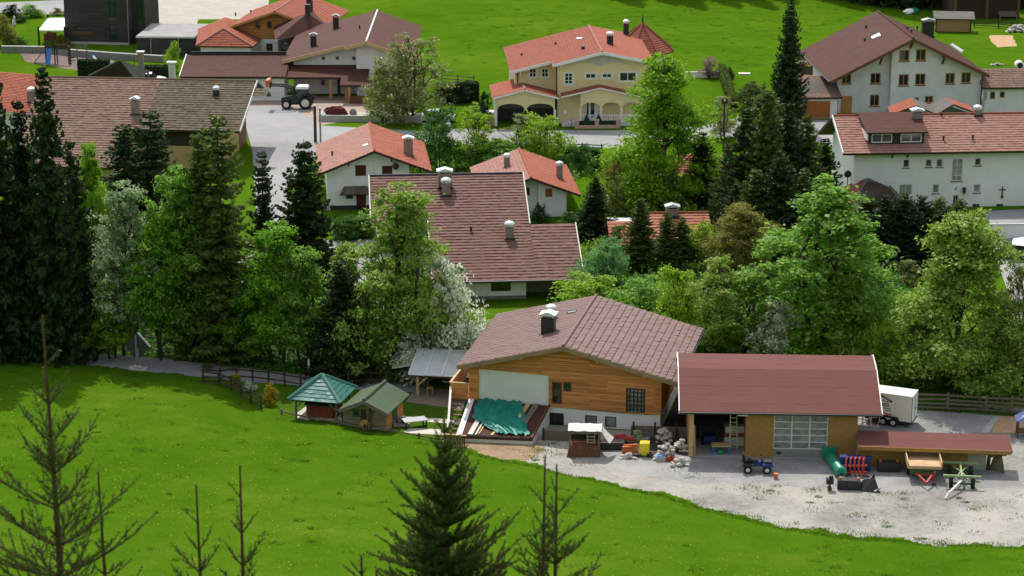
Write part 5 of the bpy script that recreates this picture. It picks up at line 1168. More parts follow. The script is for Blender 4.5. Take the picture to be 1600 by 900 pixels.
def spruce(seed, whorls=40, rad=.16, dens=1., z0=.05, droop=.35, pw=.8, nbr=8):
    rg = np.random.default_rng(seed); P0 = []; P1 = []; Wd = []; segs = [([(0,0,-.02),(0,0,.5),(0,0,1.)], [.013,.008,.001], 7)]
    for k in range(whorls):
        z = z0 + (1 - z0)*((k + rg.uniform(-.3,.3))/whorls); z = min(max(z, z0), .985); t = 1 - z
        nb = nbr if t > .12 else 5
        for j in range(nb):
            a = rg.uniform(0, 2*math.pi); Lb = (rad*min(1, t**pw*1.12)*rg.uniform(.55, 1.12) + .008)
            d = np.array([math.cos(a), math.sin(a), 0]); sd = np.array([-d[1], d[0], 0]); m = max(4, int(Lb*75*dens))
            up = .25 if t < .3 else -.05
            pt = lambda s: np.array([0, 0, z]) + d*Lb*s + np.array([0, 0, 1])*Lb*(up*s - droop*math.sin(s*2.4) + .12*s**3)
            if t > .06: segs.append(([pt(0), pt(.5), pt(.95)], [.0022, .0014, .0005], 3))
            for i in range(m):
                s = (i + rg.uniform(0, 1))/m; p = pt(s); ln = Lb*.33*(1.1 - s) + .010
                for sg in (-1, 1):
                    e = p + (sd*sg*.8 + d*.55)*ln*rg.uniform(.6, 1.1) + np.array([0, 0, -ln*rg.uniform(.1, .6)])
                    P0.append(p); P1.append(e); Wd.append(.0075*rg.uniform(.7, 1.4))
                e = p + d*ln*.4 + np.array([0, 0, -ln*rg.uniform(.5, 1.)]); P0.append(p); P1.append(e); Wd.append(.007*rg.uniform(.7, 1.3))
            P0.append(pt(.85)); P1.append(pt(1.08)); Wd.append(.008)
    P0 = np.array(P0); P1 = np.array(P1); Wd = np.array(Wd)[:, None]
    d = P1 - P0; r = rg.normal(size=d.shape); w = np.cross(d, r); w /= np.linalg.norm(w, axis=1)[:, None] + 1e-9; mid = (P0 + P1)/2
    V = np.stack([P0, mid - w*Wd, P1, mid + w*Wd], 1).reshape(-1, 3)
    return npmesh('needle_crown', V, np.arange(len(V)).reshape(-1, 4), [None]), limb_mesh('stem', segs, M['bark']), 1.0, rad*.74
oval = lambda t: math.sin(math.pi*min(1, .1 + t*.92))**.6
cone = lambda t: max(.12, (1.05 - t)**.75)*min(1, .55 + t*2.5)
dome = lambda t: max(.1, (1 - t**2.2))**.5
TV = {
 'broad': [decid(s, 36000, oval, 22, .2, .0120, .30) for s in (1, 2, 3)],
 'tall': [decid(s, 17000, cone, 22, .22, .0125, .27, 2, .085) for s in (4, 5, 6)],
 'feather': [decid(s, 14500, oval, 26, .15, 0.0133, .30, 3, .085, .3) for s in (7, 8)],
 'birch': [decid(s, 36000, cone, 28, .06, .0112, .27, 1, .095) for s in (14, 15)],
 'bush': [decid(s, 8550, dome, 16, .12, 0.0266, .42, 3, .20) for s in (9, 10, 11)],
 'sparse': [decid(s, 9000, oval, 22, .15, 0.0133, .32, 2, .1, .3) for s in (12, 13)],
 'spruce': [spruce(s, 46, .17, 1.2, nbr=9, pw=.7) for s in (21, 22, 23)],
 'slim': [spruce(s, 40, .14, 1.1, .03, .25, .65) for s in (24, 25)],
 'fat': [spruce(s, 40, .23, 1.3, .0, .12, .5, 10) for s in (26, 27)],
}
LM = {
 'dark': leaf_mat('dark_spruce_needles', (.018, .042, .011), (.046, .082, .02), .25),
 'darkest': leaf_mat('darkest_spruce_needles', (.013, .030, .009), (.034, .062, .016), .2),  # needles in a deeper green than the dark ones
 'olive': leaf_mat('olive_conifer_needles', (0.050, 0.094, 0.015), (0.125, 0.175, 0.030), .32),
 'larch': leaf_mat('larch_needles', (0.069, 0.119, 0.019), (0.150, 0.200, 0.035), .4),
 'bright': leaf_mat('bright_spring_leaves', (0.128, 0.320, 0.015), (0.256, 0.486, 0.038), .52),
 'birch': leaf_mat('fresh_birch_leaves', (0.143, 0.330, 0.009), (0.264, 0.462, 0.022), .52),
 'maple': leaf_mat('mid_green_leaves', (0.128, 0.275, 0.028), (0.282, 0.499, 0.077), .55),
 'silver': leaf_mat('pale_silvery_leaves', (0.154, 0.294, 0.090), (0.333, 0.486, 0.192), .45, (.48, .55, .36), .26),
 'blossom': leaf_mat('white_blossoming_leaves', (0.154, 0.256, 0.077), (0.320, 0.422, 0.166), .42, (.82, .84, .70), .36),
 'pale': leaf_mat('pale_yellow_green_leaves', (0.166, 0.301, 0.026), (0.333, 0.474, 0.070), .5, (.42, .5, .17), .13),
 'fresh': leaf_mat('yellow_green_leaves', (0.179, 0.346, 0.019), (0.358, 0.525, 0.038), .52),
 'bronze': leaf_mat('olive_yellow_leaves', (.18, .19, .03), (.31, .31, .06), .45),
 'deep': leaf_mat('deep_green_leaves', (0.045, 0.134, 0.019), (0.109, 0.243, 0.038), .4),
 'bluish': leaf_mat('bluish_green_leaves', (0.090, 0.243, 0.070), (0.218, 0.422, 0.141), .45),
 'hedge': leaf_mat('dark_hedge_leaves', (.013, .035, .009), (.03, .068, .015), .2),
 'yellow': leaf_mat('yellow_blossom', (.5, .33, .01), (.65, .45, .02), .25, (.12, .16, .02), .28),
 'pink': leaf_mat('pale_pink_blossom', (.4, .25, .22), (.6, .42, .38), .3, (.2, .13, .09), .25),
 'red': leaf_mat('dark_purple_leaves', (.03, .010, .012), (.06, .016, .018), .15),
 'budding': leaf_mat('budding_yellow_green_leaves', (.16, .20, .04), (.30, .35, .09), .5, (.52, .54, .36), .12),
}
def tree(kind, u, v, vtop, hw, lm, label, group=None, name='tree', cat='tree', trunk=True):
    p = GT(u, v); Y = p[1]; h = zat(Y, vtop, u) - p[2]; w = hw*(Y*_c + (CAMH-p[2])*_s)/FPX
    vs = TV[kind]; k = int(abs(u*7 + v*13)) % len(vs); cm, tm, h0, w0 = vs[k]
    r = thing(name, label, cat, p, random.uniform(0, 6.28), group); r.scale = (w/w0, w/w0, h/h0)
    c = bpy.data.objects.new('crown', cm); COL.objects.link(c); c.parent = r
    c.material_slots[0].link = 'OBJECT'; c.material_slots[0].material = LM[lm]
    if trunk:
        t = bpy.data.objects.new('trunk', tm); COL.objects.link(t); t.parent = r
    return r
SG = 'dark spruces on the left'; BG = 'broadleaf trees along the lane'; RG = 'broadleaf trees behind the barn'; CG = 'conifers in front of the brown roofed house'
TREES = [
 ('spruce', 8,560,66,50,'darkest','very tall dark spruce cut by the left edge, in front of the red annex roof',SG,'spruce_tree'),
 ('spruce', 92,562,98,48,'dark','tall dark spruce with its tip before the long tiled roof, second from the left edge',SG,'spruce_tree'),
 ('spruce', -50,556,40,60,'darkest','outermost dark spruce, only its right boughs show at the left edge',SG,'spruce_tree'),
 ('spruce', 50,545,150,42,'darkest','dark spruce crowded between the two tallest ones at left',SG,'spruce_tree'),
 ('spruce', 128,548,215,38,'dark','dark spruce right of the tallest pair, under the mossy roof',SG,'spruce_tree'),
 ('birch', 153,500,226,34,'birch','slim bright yellow green birch glowing right of the dark spruces',None,'birch_tree'),
 ('slim', 246,450,168,48,'dark','slender dark spruce standing before the ochre farmhouse wall',SG,'spruce_tree'),
 ('slim', 205,440,190,56,'dark','blunt dark conifer left of the slender spruce at the farmhouse',SG,'spruce_tree'),
 ('slim', 352,560,172,56,'larch','tall brownish green larch with bare lower trunk near the lane centre',None,'larch_tree'),
 ('slim', 322,555,200,44,'larch','second brownish larch just left of the tallest larch',None,'larch_tree'),
 ('slim', 416,470,232,26,'dark','narrow dark spruce in front of the pale village road',SG,'spruce_tree'),
 ('spruce', 482,500,217,55,'dark','pointed dark spruce beside the larger red roofed chalet',SG,'spruce_tree'),
 ('spruce', 535,588,405,46,'darkest','low dark spruce with spreading boughs at the bend of the lane',SG,'spruce_tree'),
 ('tall', 203,556,282,62,'silver','pale silvery tree right of the dark spruces',BG),
 ('tall', 178,560,440,45,'fresh','low yellow green tree at the foot of the dark spruces beside the road sign',BG),
 ('tall', 285,558,258,72,'maple','tall bright green tree left of the brownish larches',BG),
 ('tall', 255,560,330,50,'bright','bright green tree behind the diamond road sign',BG),
 ('tall', 436,572,345,66,'bright','bright green multi stemmed tree in the middle of the lane row',BG),
 ('tall', 478,578,385,55,'maple','rounded mid green tree touching the low dark spruce',BG),
 ('tall', 395,566,420,45,'bright','small fresh green tree between larch trunks and lane',BG),
 ('tall', 628,578,283,88,'pale','big airy green tree in front of the mauve tiled roof',BG),
 ('bush', 575,588,430,60,'pale','pale feathery tree left below the big airy tree',BG),
 ('tall', 545,560,380,45,'pale','light yellowish tree between pointed spruce and big airy tree',BG),
 ('bush', 700,587,397,66,'blossom','white blossoming tree at the lower left of the mauve roof',BG),
 ('bush', 648,590,500,50,'blossom','smaller white blossoming shrub below the big airy tree',BG),
 ('bush', 612,588,520,45,'deep','deep green shrub beside the lane left of the pergola',BG),
 ('bush', 690,580,525,50,'fresh','yellow green shrub right behind the pergola',BG),
 ('bush', 745,575,500,48,'maple','green shrub between pergola and timber clad house',BG),
 ('sparse', 640,190,52,56,'budding','half bare budding tree in front of the white garage house',None),
 ('bush', 600,196,92,40,'budding','pale budding shrub left of the half bare tree',None,'shrub','shrub'),
 ('bush', 686,268,165,52,'deep','deep green rounded tree right of the larger red roofed chalet',None),
 ('sparse', 742,262,162,38,'fresh','loose light green tree by the road left of the villa carport',None),
 ('sparse', 815,262,178,30,'budding','thin light green tree in front of the carport arches',None),
 ('bush', 850,265,176,45,'fresh','light green bushy tree before the villa carport right arch',None),
 ('bush', 905,268,226,35,'deep','clipped dark green shrub right of the light green bushy tree',None,'shrub','shrub'),
 ('bush', 780,268,215,55,'maple','spreading green shrub behind the small cottage roof',None,'shrub','shrub'),
 ('birch', 1036,332,84,74,'birch','large bright yellow green tree right of the villa',None),
 ('bush', 1046,335,262,26,'bluish','round pale green bush under the large bright tree',None,'shrub','shrub'),
 ('spruce', 1230,192,-8,25,'dark','tall dark spruce in front of the brown garage and upper meadow',CG,'spruce_tree'),
 ('spruce', 1135,362,222,30,'olive','pointed conifer before the brown roofed house, leftmost slim one of the group',CG,'conifer'),
 ('spruce', 1160,385,168,40,'dark','pointed conifer before the brown roofed house, left peak of the group',CG,'conifer'),
 ('spruce', 1192,392,140,44,'olive','pointed conifer before the brown roofed house, tallest peak of the group',CG,'conifer'),
 ('spruce', 1226,385,158,42,'dark','pointed conifer before the brown roofed house, peak right of the tallest in the group',CG,'conifer'),
 ('spruce', 1254,380,176,40,'olive','pointed conifer before the brown roofed house, fourth peak from the left in the group',CG,'conifer'),
 ('spruce', 1284,372,214,34,'dark','pointed conifer before the brown roofed house, rightmost one beside the guest house',CG,'conifer'),
 ('spruce', 1176,415,262,40,'olive','pointed conifer before the brown roofed house, front one behind the olive yellow tree',CG,'conifer'),
 ('spruce', 1214,420,232,42,'dark','pointed conifer before the brown roofed house, front one in the middle of the group',CG,'conifer'),
 ('spruce', 1252,418,262,40,'olive','pointed conifer before the brown roofed house, front one left above the biggest green tree',CG,'conifer'),
 ('spruce', 1148,405,285,34,'dark','pointed conifer before the brown roofed house, lowest front one at the left foot',CG,'conifer'),
 ('spruce', 1195,215,140,36,'olive','pointed conifer before the brown roofed house, low one at the foot of the tall spruce',CG,'conifer'),
 ('spruce', 1096,330,205,30,'dark','thin dark spruce between the bright tree and the conifer group',CG,'spruce_tree'),
 ('spruce', 930,372,275,28,'dark','small dark spruce right of the orange roofed cottage',None,'spruce_tree'),
 ('spruce', 1000,420,308,28,'olive','slim olive spruce before the half hidden pale red roof, left one',None,'spruce_tree'),
 ('spruce', 1040,432,330,24,'olive','slim olive spruce before the half hidden pale red roof, middle one',None,'spruce_tree'),
 ('spruce', 1064,432,338,26,'olive','slim olive spruce before the half hidden pale red roof, right one',None,'spruce_tree'),
 ('sparse', 960,330,240,24,'budding','thin leafless looking tree left of the large bright tree',None),
 ('sparse', 1128,215,150,26,'budding','thin bare young tree beside the white road gate',None),
 ('sparse', 960,345,250,20,'bronze','thin olive tree at the corner of the cottage meadow',None),
 ('broad', 1152,445,320,50,'bronze','olive yellow tree right of the half hidden pale red roof',None),
 ('bush', 1095,430,345,42,'fresh','light yellow green shrub covering the half hidden house',None,'shrub','shrub'),
 ('bush', 950,470,372,50,'bluish','bluish green bush at the right end of the mauve roof',RG),
 ('bush', 930,500,425,66,'fresh','yellow green bush behind the ridge of the timber clad house',RG),
 ('bush', 1005,515,428,60,'maple','mid green bush right behind the timber clad house ridge',RG),
 ('bush', 1060,545,415,66,'fresh','fresh green bushy tree behind the right roof corner of the timber clad house',RG),
 ('feather', 1120,560,400,62,'pale','pale twiggy tree left behind the machine barn roof',RG),
 ('feather', 1165,560,440,45,'maple','thin mid green tree behind the machine barn roof middle',RG),
 ('bush', 1215,562,470,52,'blossom','white blossoming bush behind the machine barn',RG),
 ('tall', 1285,562,282,98,'maple','biggest green tree with pale leaf tops behind the machine barn',RG),
 ('bush', 1330,575,425,55,'pale','pale green bush at the right foot of the biggest tree',RG),
 ('bush', 1250,572,510,55,'bright','low fresh green bush over the machine barn ridge',RG),
 ('bush', 1390,592,505,42,'fresh','yellow green bush behind the white box trailer',RG),
 ('birch', 1492,612,328,92,'pale','biggest pale green tree behind the right pasture fence',RG),
 ('feather', 1436,604,450,48,'pale','pale twiggy tree at the left of the fence corner',RG),
 ('sparse', 1590,622,398,44,'budding','thin yellowish tree at the right edge behind the fence',RG),
 ('bush', 1556,600,515,42,'maple','mid green bush along the fence near the right edge',RG),
 ('bush', 1450,598,535,36,'bright','fresh green bush low along the pasture fence',RG),
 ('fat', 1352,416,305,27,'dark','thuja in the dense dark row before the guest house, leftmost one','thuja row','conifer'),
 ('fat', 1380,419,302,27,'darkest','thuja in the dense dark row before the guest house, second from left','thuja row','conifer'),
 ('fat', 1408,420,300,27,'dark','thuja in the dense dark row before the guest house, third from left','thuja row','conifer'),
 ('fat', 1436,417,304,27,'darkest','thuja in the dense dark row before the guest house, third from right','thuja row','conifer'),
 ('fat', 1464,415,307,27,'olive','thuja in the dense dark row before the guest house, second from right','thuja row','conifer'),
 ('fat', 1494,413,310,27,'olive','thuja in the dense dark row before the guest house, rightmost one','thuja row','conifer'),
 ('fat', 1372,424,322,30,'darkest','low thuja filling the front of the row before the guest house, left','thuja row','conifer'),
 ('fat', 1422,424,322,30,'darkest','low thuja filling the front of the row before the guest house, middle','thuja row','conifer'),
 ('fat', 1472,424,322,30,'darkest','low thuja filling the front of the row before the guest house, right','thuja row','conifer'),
 ('sparse', 1108,122,88,17,'pink','small pink blossoming tree on the upper meadow edge',None),
 ('bush', 20,34,6,22,'hedge','dark round bush in the top left corner',None,'shrub','shrub'),
 ('bush', 50,27,6,18,'maple','light green bush below the upper road at top left',None,'shrub','shrub'),
 ('bush', 90,24,12,12,'bronze','brownish low bush next to the dark slatted house',None,'shrub','shrub'),
 ('bush', 8,72,20,20,'bronze','brownish green shrub at the left edge above the garden wall',None,'shrub','shrub'),
 ('bush', 20,70,50,12,'deep','small dark shrub on the left lawn',None,'shrub','shrub'),
 ('bush', 33,74,58,10,'deep','small dark shrub close to the garden wall',None,'shrub','shrub'),
 ('bush', 95,70,54,9,'yellow','yellow forsythia behind the play tower, left one',None,'shrub','shrub'),
 ('bush', 105,72,60,6,'yellow','yellow forsythia behind the play tower, right smaller one',None,'shrub','shrub'),
 ('bush', 273,112,64,14,'fresh','light green shrub at the end of the long garage wing',None,'shrub','shrub'),
 ('bush', 369,604,583,13,'yellow','smaller yellow forsythia on the dark garden fence',None,'shrub','shrub'),
 ('bush', 421,632,598,16,'yellow','bigger yellow forsythia on the garden lawn',None,'shrub','shrub'),
 ('bush', 388,612,596,12,'blossom','pale flowering shrub between the two forsythias',None,'shrub','shrub'),
 ('bush', 1408,165,146,11,'deep','clipped round tree before the brown roofed house wall, left one',None,'shrub','shrub'),
 ('bush', 1521,170,141,12,'deep','clipped round tree at the corner of the brown roofed house, right one',None,'shrub','shrub'),
 ('bush', 1587,174,150,13,'red','dark purple round bush before the brown annex',None,'shrub','shrub'),
 ('bush', 545,375,335,24,'deep','green garden hedge shrub before the larger chalet, left one',None,'shrub','shrub'),
 ('bush', 572,372,332,20,'maple','green garden hedge shrub before the larger chalet, right one',None,'shrub','shrub'),
 ('bush', 842,350,318,16,'hedge','dark shrub at the wall of the orange roofed cottage',None,'shrub','shrub'),
 ('bush', 890,352,330,20,'deep','green shrub at the right corner of the orange roofed cottage',None,'shrub','shrub'),
 ('bush', 755,198,142,14,'hedge','dark shrub left of the villa carport',None,'shrub','shrub'),
 ('bush', 722,160,126,26,'hedge','dark hedge bush on the meadow edge left of the villa',None,'shrub','shrub'),
 ('bush', 1175,170,128,30,'olive','grey green shrub left of the tall spruce',None,'shrub','shrub'),
 ('bush', 1420,440,405,30,'budding','dry brownish shrub below the thuja row',None,'shrub','shrub'),
 ('bush', 965,400,350,24,'deep','dark green bush behind the right end of the mauve roof',None,'shrub','shrub'),
 ('bush', 560,360,340,14,'maple','low shrub beside the chalet steps',None,'shrub','shrub'),
 ('bush', 495,22,-6,16,'maple','green bush beyond the orange roof at the top edge',None,'shrub','shrub'),
 ('bush', 1140,130,104,7,'olive','upper end of the narrow clipped hedge by the pink tree',None,'shrub','shrub'),
]
for t in TREES:
    kind, u, v, vt, hw, lm, lab = t[:7]; g = t[7] if len(t) > 7 else None
    tree(kind, u, v, vt, hw, lm, lab, g, t[8] if len(t) > 8 else 'tree', t[9] if len(t) > 9 else 'tree')
# forest edge beyond the upper meadow: its crowns are above the picture, its trunks and shade reach in
FE = [(960,-12),(1010,-16),(1050,-10),(1100,-14),(1150,-12),(1190,-16),(1290,-8),(1330,-4),(1360,4),(1385,8),(1405,2),(1425,12),(1450,4),(1475,6),(1540,-14),(1600,-6),(1595,10),(1350,-14),(1300,-20)]
for i, (u, v) in enumerate(FE):
    p = G(u, v); r = thing('spruce_tree', 'forest edge spruce at the top right, only its lowest boughs in view', 'tree', p, i*1.3, 'forest edge trees'); vs = TV['spruce'][i % 3]
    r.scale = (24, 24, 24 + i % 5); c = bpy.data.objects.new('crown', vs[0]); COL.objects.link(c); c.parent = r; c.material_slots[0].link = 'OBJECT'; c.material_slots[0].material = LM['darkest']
    t = bpy.data.objects.new('trunk', vs[1]); COL.objects.link(t); t.parent = r

# undergrowth along the lane and behind the barn, turf and dandelions on the meadow: nobody could count these
def scatter_poly(px, n, rg):
    P = np.array([GT(u, v) for u, v in px]); lo, hi = P.min(0), P.max(0); out = []
    while sum(map(len, out)) < n:
        q = rg.uniform(lo[:2], hi[:2], (n, 2)); ins = np.zeros(n, bool)
        for i in range(len(P)):
            a, b = P[i], P[(i+1) % len(P)]
            c = ((a[1] > q[:, 1]) != (b[1] > q[:, 1])) & (q[:, 0] < (b[0]-a[0])*(q[:, 1]-a[1])/(b[1]-a[1]+1e-12) + a[0]); ins ^= c
        out.append(q[ins])
    q = np.concatenate(out)[:n]; return np.stack([q[:, 0], q[:, 1], ground_z(q[:, 0], q[:, 1])], 1)
def undergrowth(name, px, n, size, hgt, lm, seed):
    rg = np.random.default_rng(seed); c = scatter_poly(px, n//30, rg); hh = rg.uniform(.3, 1, (len(c), 1))**1.5
    P = np.repeat(c, 30, 0) + rg.normal(size=(len(c)*30, 3))*np.array([.5, .5, 0]); P[:, 2] += rg.uniform(0, 1, len(P))*np.repeat(hh[:, 0], 30)*hgt
    N_ = np.array([0, -.1, .6]) + rg.normal(size=P.shape)*.6; N_ /= np.linalg.norm(N_, axis=1)[:, None]
    V, F = leafquads(P, N_, size, rg); o = bpy.data.objects.new(name, npmesh(name, V, F, [LM[lm]])); COL.objects.link(o); tag(o, kind='stuff')
undergrowth('undergrowth', [(-60,552),(-60,480),(200,510),(330,540),(420,552),(500,575),(480,582),(320,564),(215,550),(130,545)], 11000, .2, .55, 'deep', 31)
undergrowth('undergrowth', [(500,575),(560,560),(640,545),(740,545),(730,575),(640,592),(560,588)], 12000, .22, 1.0, 'maple', 32)
undergrowth('undergrowth', [(900,520),(960,450),(1100,430),(1400,430),(1430,600),(1250,575),(1100,560)], 34000, .28, 1.8, 'deep', 33)
undergrowth('undergrowth', [(1380,596),(1400,470),(1600,500),(1660,618),(1560,610),(1440,600)], 22000, .22, 1.1, 'fresh', 34)
undergrowth('undergrowth', [(920,400),(940,330),(1110,330),(1130,400),(1080,420)], 12000, .26, 1.2, 'maple', 35)
undergrowth('undergrowth', [(680,262),(700,235),(900,240),(935,262),(900,280),(740,278)], 14000, .24, 1.0, 'maple', 36)
def turf(name, px, n, h, w, m, seed, tilt=.5):
    rg = np.random.default_rng(seed); P = scatter_poly(px, n, rg); a = rg.uniform(0, 2*math.pi, n); hh = h*rg.uniform(.4, 1.3, (n, 1))
    s = np.stack([np.cos(a), np.sin(a), np.zeros(n)], 1)*w; tp = P + np.concatenate([rg.normal(size=(n, 2))*tilt, np.ones((n, 1))], 1)*hh
    V = np.stack([P - s - [0,0,.02], P + s - [0,0,.02], tp], 1).reshape(-1, 3)
    o = bpy.data.objects.new(name, npmesh(name, V, np.arange(3*n).reshape(n, 3), [m])); COL.objects.link(o); tag(o, kind='stuff')
LM['turf'] = leaf_mat('grass_blades', (.06, .155, .005), (.11, .21, .012), .45)
MEADOW = [(-10,560),(140,574),(320,594),(400,630),(440,649),(530,667),(620,680),(690,694),(760,716),(880,741),(1000,769),(1150,809),(1300,839),(1450,852),(1620,856),(1620,915),(-10,915)]
turf('meadow_grass', MEADOW, 60000, .05, .018, LM['turf'], 41)
turf('grass_verge', [(690,692),(760,713),(880,738),(1000,766),(1150,806),(1300,836),(1450,848),(1620,853),(1620,858),(1450,853),(1300,841),(1150,811),(1000,771),(880,743),(760,718),(690,697)], 4000, .1, .04, LM['turf'], 42)
turf('grass_verge', [(1380,625),(1600,645),(1600,652),(1440,642),(1380,640)], 3500, .25, .04, LM['turf'], 43)
def weeds(px, nc, seed):
    rg = np.random.default_rng(seed); c = scatter_poly(px, nc, rg); k = rg.integers(6, 60, nc); P = np.repeat(c, k, 0); n = len(P)
    P = P + rg.normal(size=(n, 3))*np.repeat(rg.uniform(.08, .4, nc), k)[:, None]*np.array([1.6, 1., 0]); a = rg.uniform(0, 6.28, n); sd = np.stack([np.cos(a), np.sin(a), 0*a], 1)*.035
    V = np.stack([P - sd, P + sd, P + np.concatenate([rg.normal(size=(n, 2))*.05, rg.uniform(.04, .16, (n, 1))], 1)], 1).reshape(-1, 3)
    o = bpy.data.objects.new('weeds', npmesh('weeds', V, np.arange(3*n).reshape(n, 3), [LM['turf']])); COL.objects.link(o); tag(o, kind='stuff')
weeds([(1290,745),(1440,755),(1530,750),(1600,770),(1600,830),(1450,838),(1280,800)], 34, 44)
weeds([(860,690),(940,718),(930,735),(840,722),(790,715)], 22, 45)
weeds([(1000,765),(1150,800),(1300,828),(1450,840),(1600,846),(1600,856),(1450,852),(1300,839),(1150,809),(1000,769)], 70, 46)
weeds([(1040,730),(1280,760),(1280,800),(1100,770)], 18, 47)
weeds([(700,100),(740,8),(1420,4),(1230,60),(1180,110),(1060,100)], 420, 48)
weeds(MEADOW, 260, 49)
def dandelions(n, seed):
    rg = np.random.default_rng(seed); P = scatter_poly(MEADOW, n*3, rg)
    f = np.sin(P[:, 0]*.22 + 1)*np.sin(P[:, 1]*.19) + .8*np.sin(P[:, 0]*.07 + P[:, 1]*.11) + rg.normal(size=len(P))*.6; P = P[np.argsort(-f)[:n]]
    P[:, 2] += .10; N_ = np.array([0, -.5, .9]) + rg.normal(size=P.shape)*.15; N_ /= np.linalg.norm(N_, axis=1)[:, None]
    V, F = leafquads(P, N_, .048, rg, 1.); o = bpy.data.objects.new('dandelions', npmesh('dandelions', V, F, [mat('dandelion_yellow', (.75,.6,.03), .8)])); COL.objects.link(o); tag(o, kind='stuff')
dandelions(1100, 51)

# ------------------------------------------------------------------ young spruces close to the camera
def young_spruce(name, label, u, vtop, dist, height, seed, dense=1., spread=.42, node=.5, bare=1, leader=1., lat=(.5, .96), nbr=(3, 6)):
    rg = np.random.default_rng(seed); x = (u-800)/FPX*(dist*1.06); d = ray(u, vtop); ztop = CAMH + d[2]*dist/d[1]
    x = d[0]*dist/d[1]; H = height; wood = MB(); ND = []; NL = []
    def shoot(p, q, r, dens):
        p = np.array(p); q = np.array(q); L = np.linalg.norm(q-p)
        wood.tube([p, q], [r, r*.6], 4, cap=False); n = int(L*560*dens*dense)
        if n > 0:
            t = rg.uniform(0, 1, (n, 1)); ax = (q-p)/L; s = rg.normal(size=(n, 3)); s -= (s@ax)[:, None]*ax; s /= np.linalg.norm(s, axis=1)[:, None]
            ND.append(p + (q-p)*t + s*r*.5); NL.append((s*.85 + ax*.5)*rg.uniform(.017, .026, (n, 1)))
    def branch(p, dr, L, yrs, r, dens):
        seg = L/max(1, yrs); q = np.array(p, float)
        for k in range(yrs):
            dr = dr + np.array([0, 0, .10]) + rg.normal(size=3)*.07; dr /= np.linalg.norm(dr); e = q + dr*seg
            shoot(q, e, max(.0028, r*(1 - k/(yrs+.5))), dens)
            if yrs - k > 1 and seg > .03:
                sd = np.cross(dr, [0, 0, 1]); sd /= np.linalg.norm(sd) + 1e-9
                for tt in lat:
                    for sg in (-1, 1):
                        if rg.uniform() < .88:
                            d2 = dr*.8 + sd*sg*.7 + np.array([0, 0, .22]) + rg.normal(size=3)*.12; branch(q + dr*seg*tt, d2/np.linalg.norm(d2), seg*(yrs-k-1)*.62*rg.uniform(.65, 1.05), max(1, yrs-k-2), r*.5, dens)
            q = e
    z = H; ax = lambda zz: np.array([math.sin(zz*.6+seed)*.02, math.cos(zz*.5+seed)*.015, zz])
    zs = [H]; k = 0
    while zs[-1] > max(.4, H - 2.6): zs.append(zs[-1] - node*rg.uniform(.8, 1.15)*(leader if k == 0 else 1)*(1 - .02*k)); k += 1
    pts = [ax(a) for a in zs[::-1]]; pts = [ax(0)] + pts; rads = [min(.05, .006 + .0095*(H - q[2])) for q in pts]; rads[-1] = .006
    wood.tube(pts, rads, 7)
    for i, zz in enumerate(zs[1:], 1):
        nb = rg.integers(*nbr) if i > bare else rg.integers(1, 3)
        a0 = rg.uniform(0, 6.28)
        for j in range(nb):
            a = a0 + j*6.283/nb + rg.uniform(-.3, .3); el = max(.95 - .085*i, .30)
            L = spread*i**.72*rg.uniform(.65, 1.05); dd = np.array([math.cos(a)*math.cos(el), math.sin(a)*math.cos(el), math.sin(el)])
            branch(ax(zz), dd, L, min(i, 4), .0035 + .0011*i, 1.)
        if i > 1:
            for j in range(rg.integers(0, nbr[0])):
                a = rg.uniform(0, 6.28); el = .7; dd = np.array([math.cos(a)*math.cos(el), math.sin(a)*math.cos(el), math.sin(el)])
                branch(ax(zz + rg.uniform(.1, .4)*node), dd, spread*.5*rg.uniform(.4, 1), min(2, i-1), .003, 1.)
    shoot(ax(zs[1]), ax(H), .006, .6)
    root = thing(name, label, 'spruce', (x, dist, ztop - H), 0, 'young spruces at the bottom edge')
    wood.build('stem', mat('young_spruce_bark', (.10, .055, .03), .9, .3, 20), root)
    P = np.concatenate(ND); D = np.concatenate(NL); w = np.cross(D, rg.normal(size=D.shape)); w /= np.linalg.norm(w, axis=1)[:, None]; w *= .0034
    V = np.stack([P - w, P + w, P + D], 1).reshape(-1, 3); o = bpy.data.objects.new('needles', npmesh('needles', V, np.arange(len(V)).reshape(-1, 3), [LM['young']])); COL.objects.link(o); o.parent = root
    print(label, len(P))
LM['young'] = leaf_mat('young_spruce_needles', (.046, .09, .014), (.105, .17, .03), .35)
young_spruce('young_spruce', 'dense young spruce in front of the yard, centre of the bottom edge', 690, 655, 15.5, 6., 61, .75, .15, .15, 0, .8, (.35, .68, .97), (5, 8))
young_spruce('young_spruce', 'tall open young spruce with long bare tip at the left of the meadow', 66, 492, 15, 6.5, 62, .4, .215, .28, 1, 1.3, (.5, .96), (4, 6))
young_spruce('young_spruce', 'thin young spruce leader right beside the tall open spruce', 155, 735, 16, 5.5, 63, .45, .07, .22, 1, 1., (.96,), (2, 4))
young_spruce('young_spruce', 'bare topped young spruce, left of the two thin ones on the meadow', 311, 756, 15, 5.5, 64, .35, .14, .22, 2, 1.2, (.5, .96), (2, 4))
young_spruce('young_spruce', 'bare topped young spruce with a cross of two twigs, right of the two thin ones', 378, 727, 15, 5.5, 65, .35, .15, .28, 1, 1.1, (.5, .96), (2, 4))
young_spruce('young_spruce', 'twin tipped young spruce right of the dense one, taller tip', 851, 713, 15.4, 5.5, 66, .5, .12, .26, 2, 1.1, (.96,), (2, 4))
young_spruce('young_spruce', 'twin tipped young spruce right of the dense one, shorter right tip', 866, 726, 15.6, 5.5, 67, .5, .18, .22, 2, 1.1, (.5, .96), (3, 5))
young_spruce('young_spruce', 'low young spruce twigs just reaching in left of the dense one', 560, 868, 15, 4.5, 68, .6, .14, .2, 0, .8)

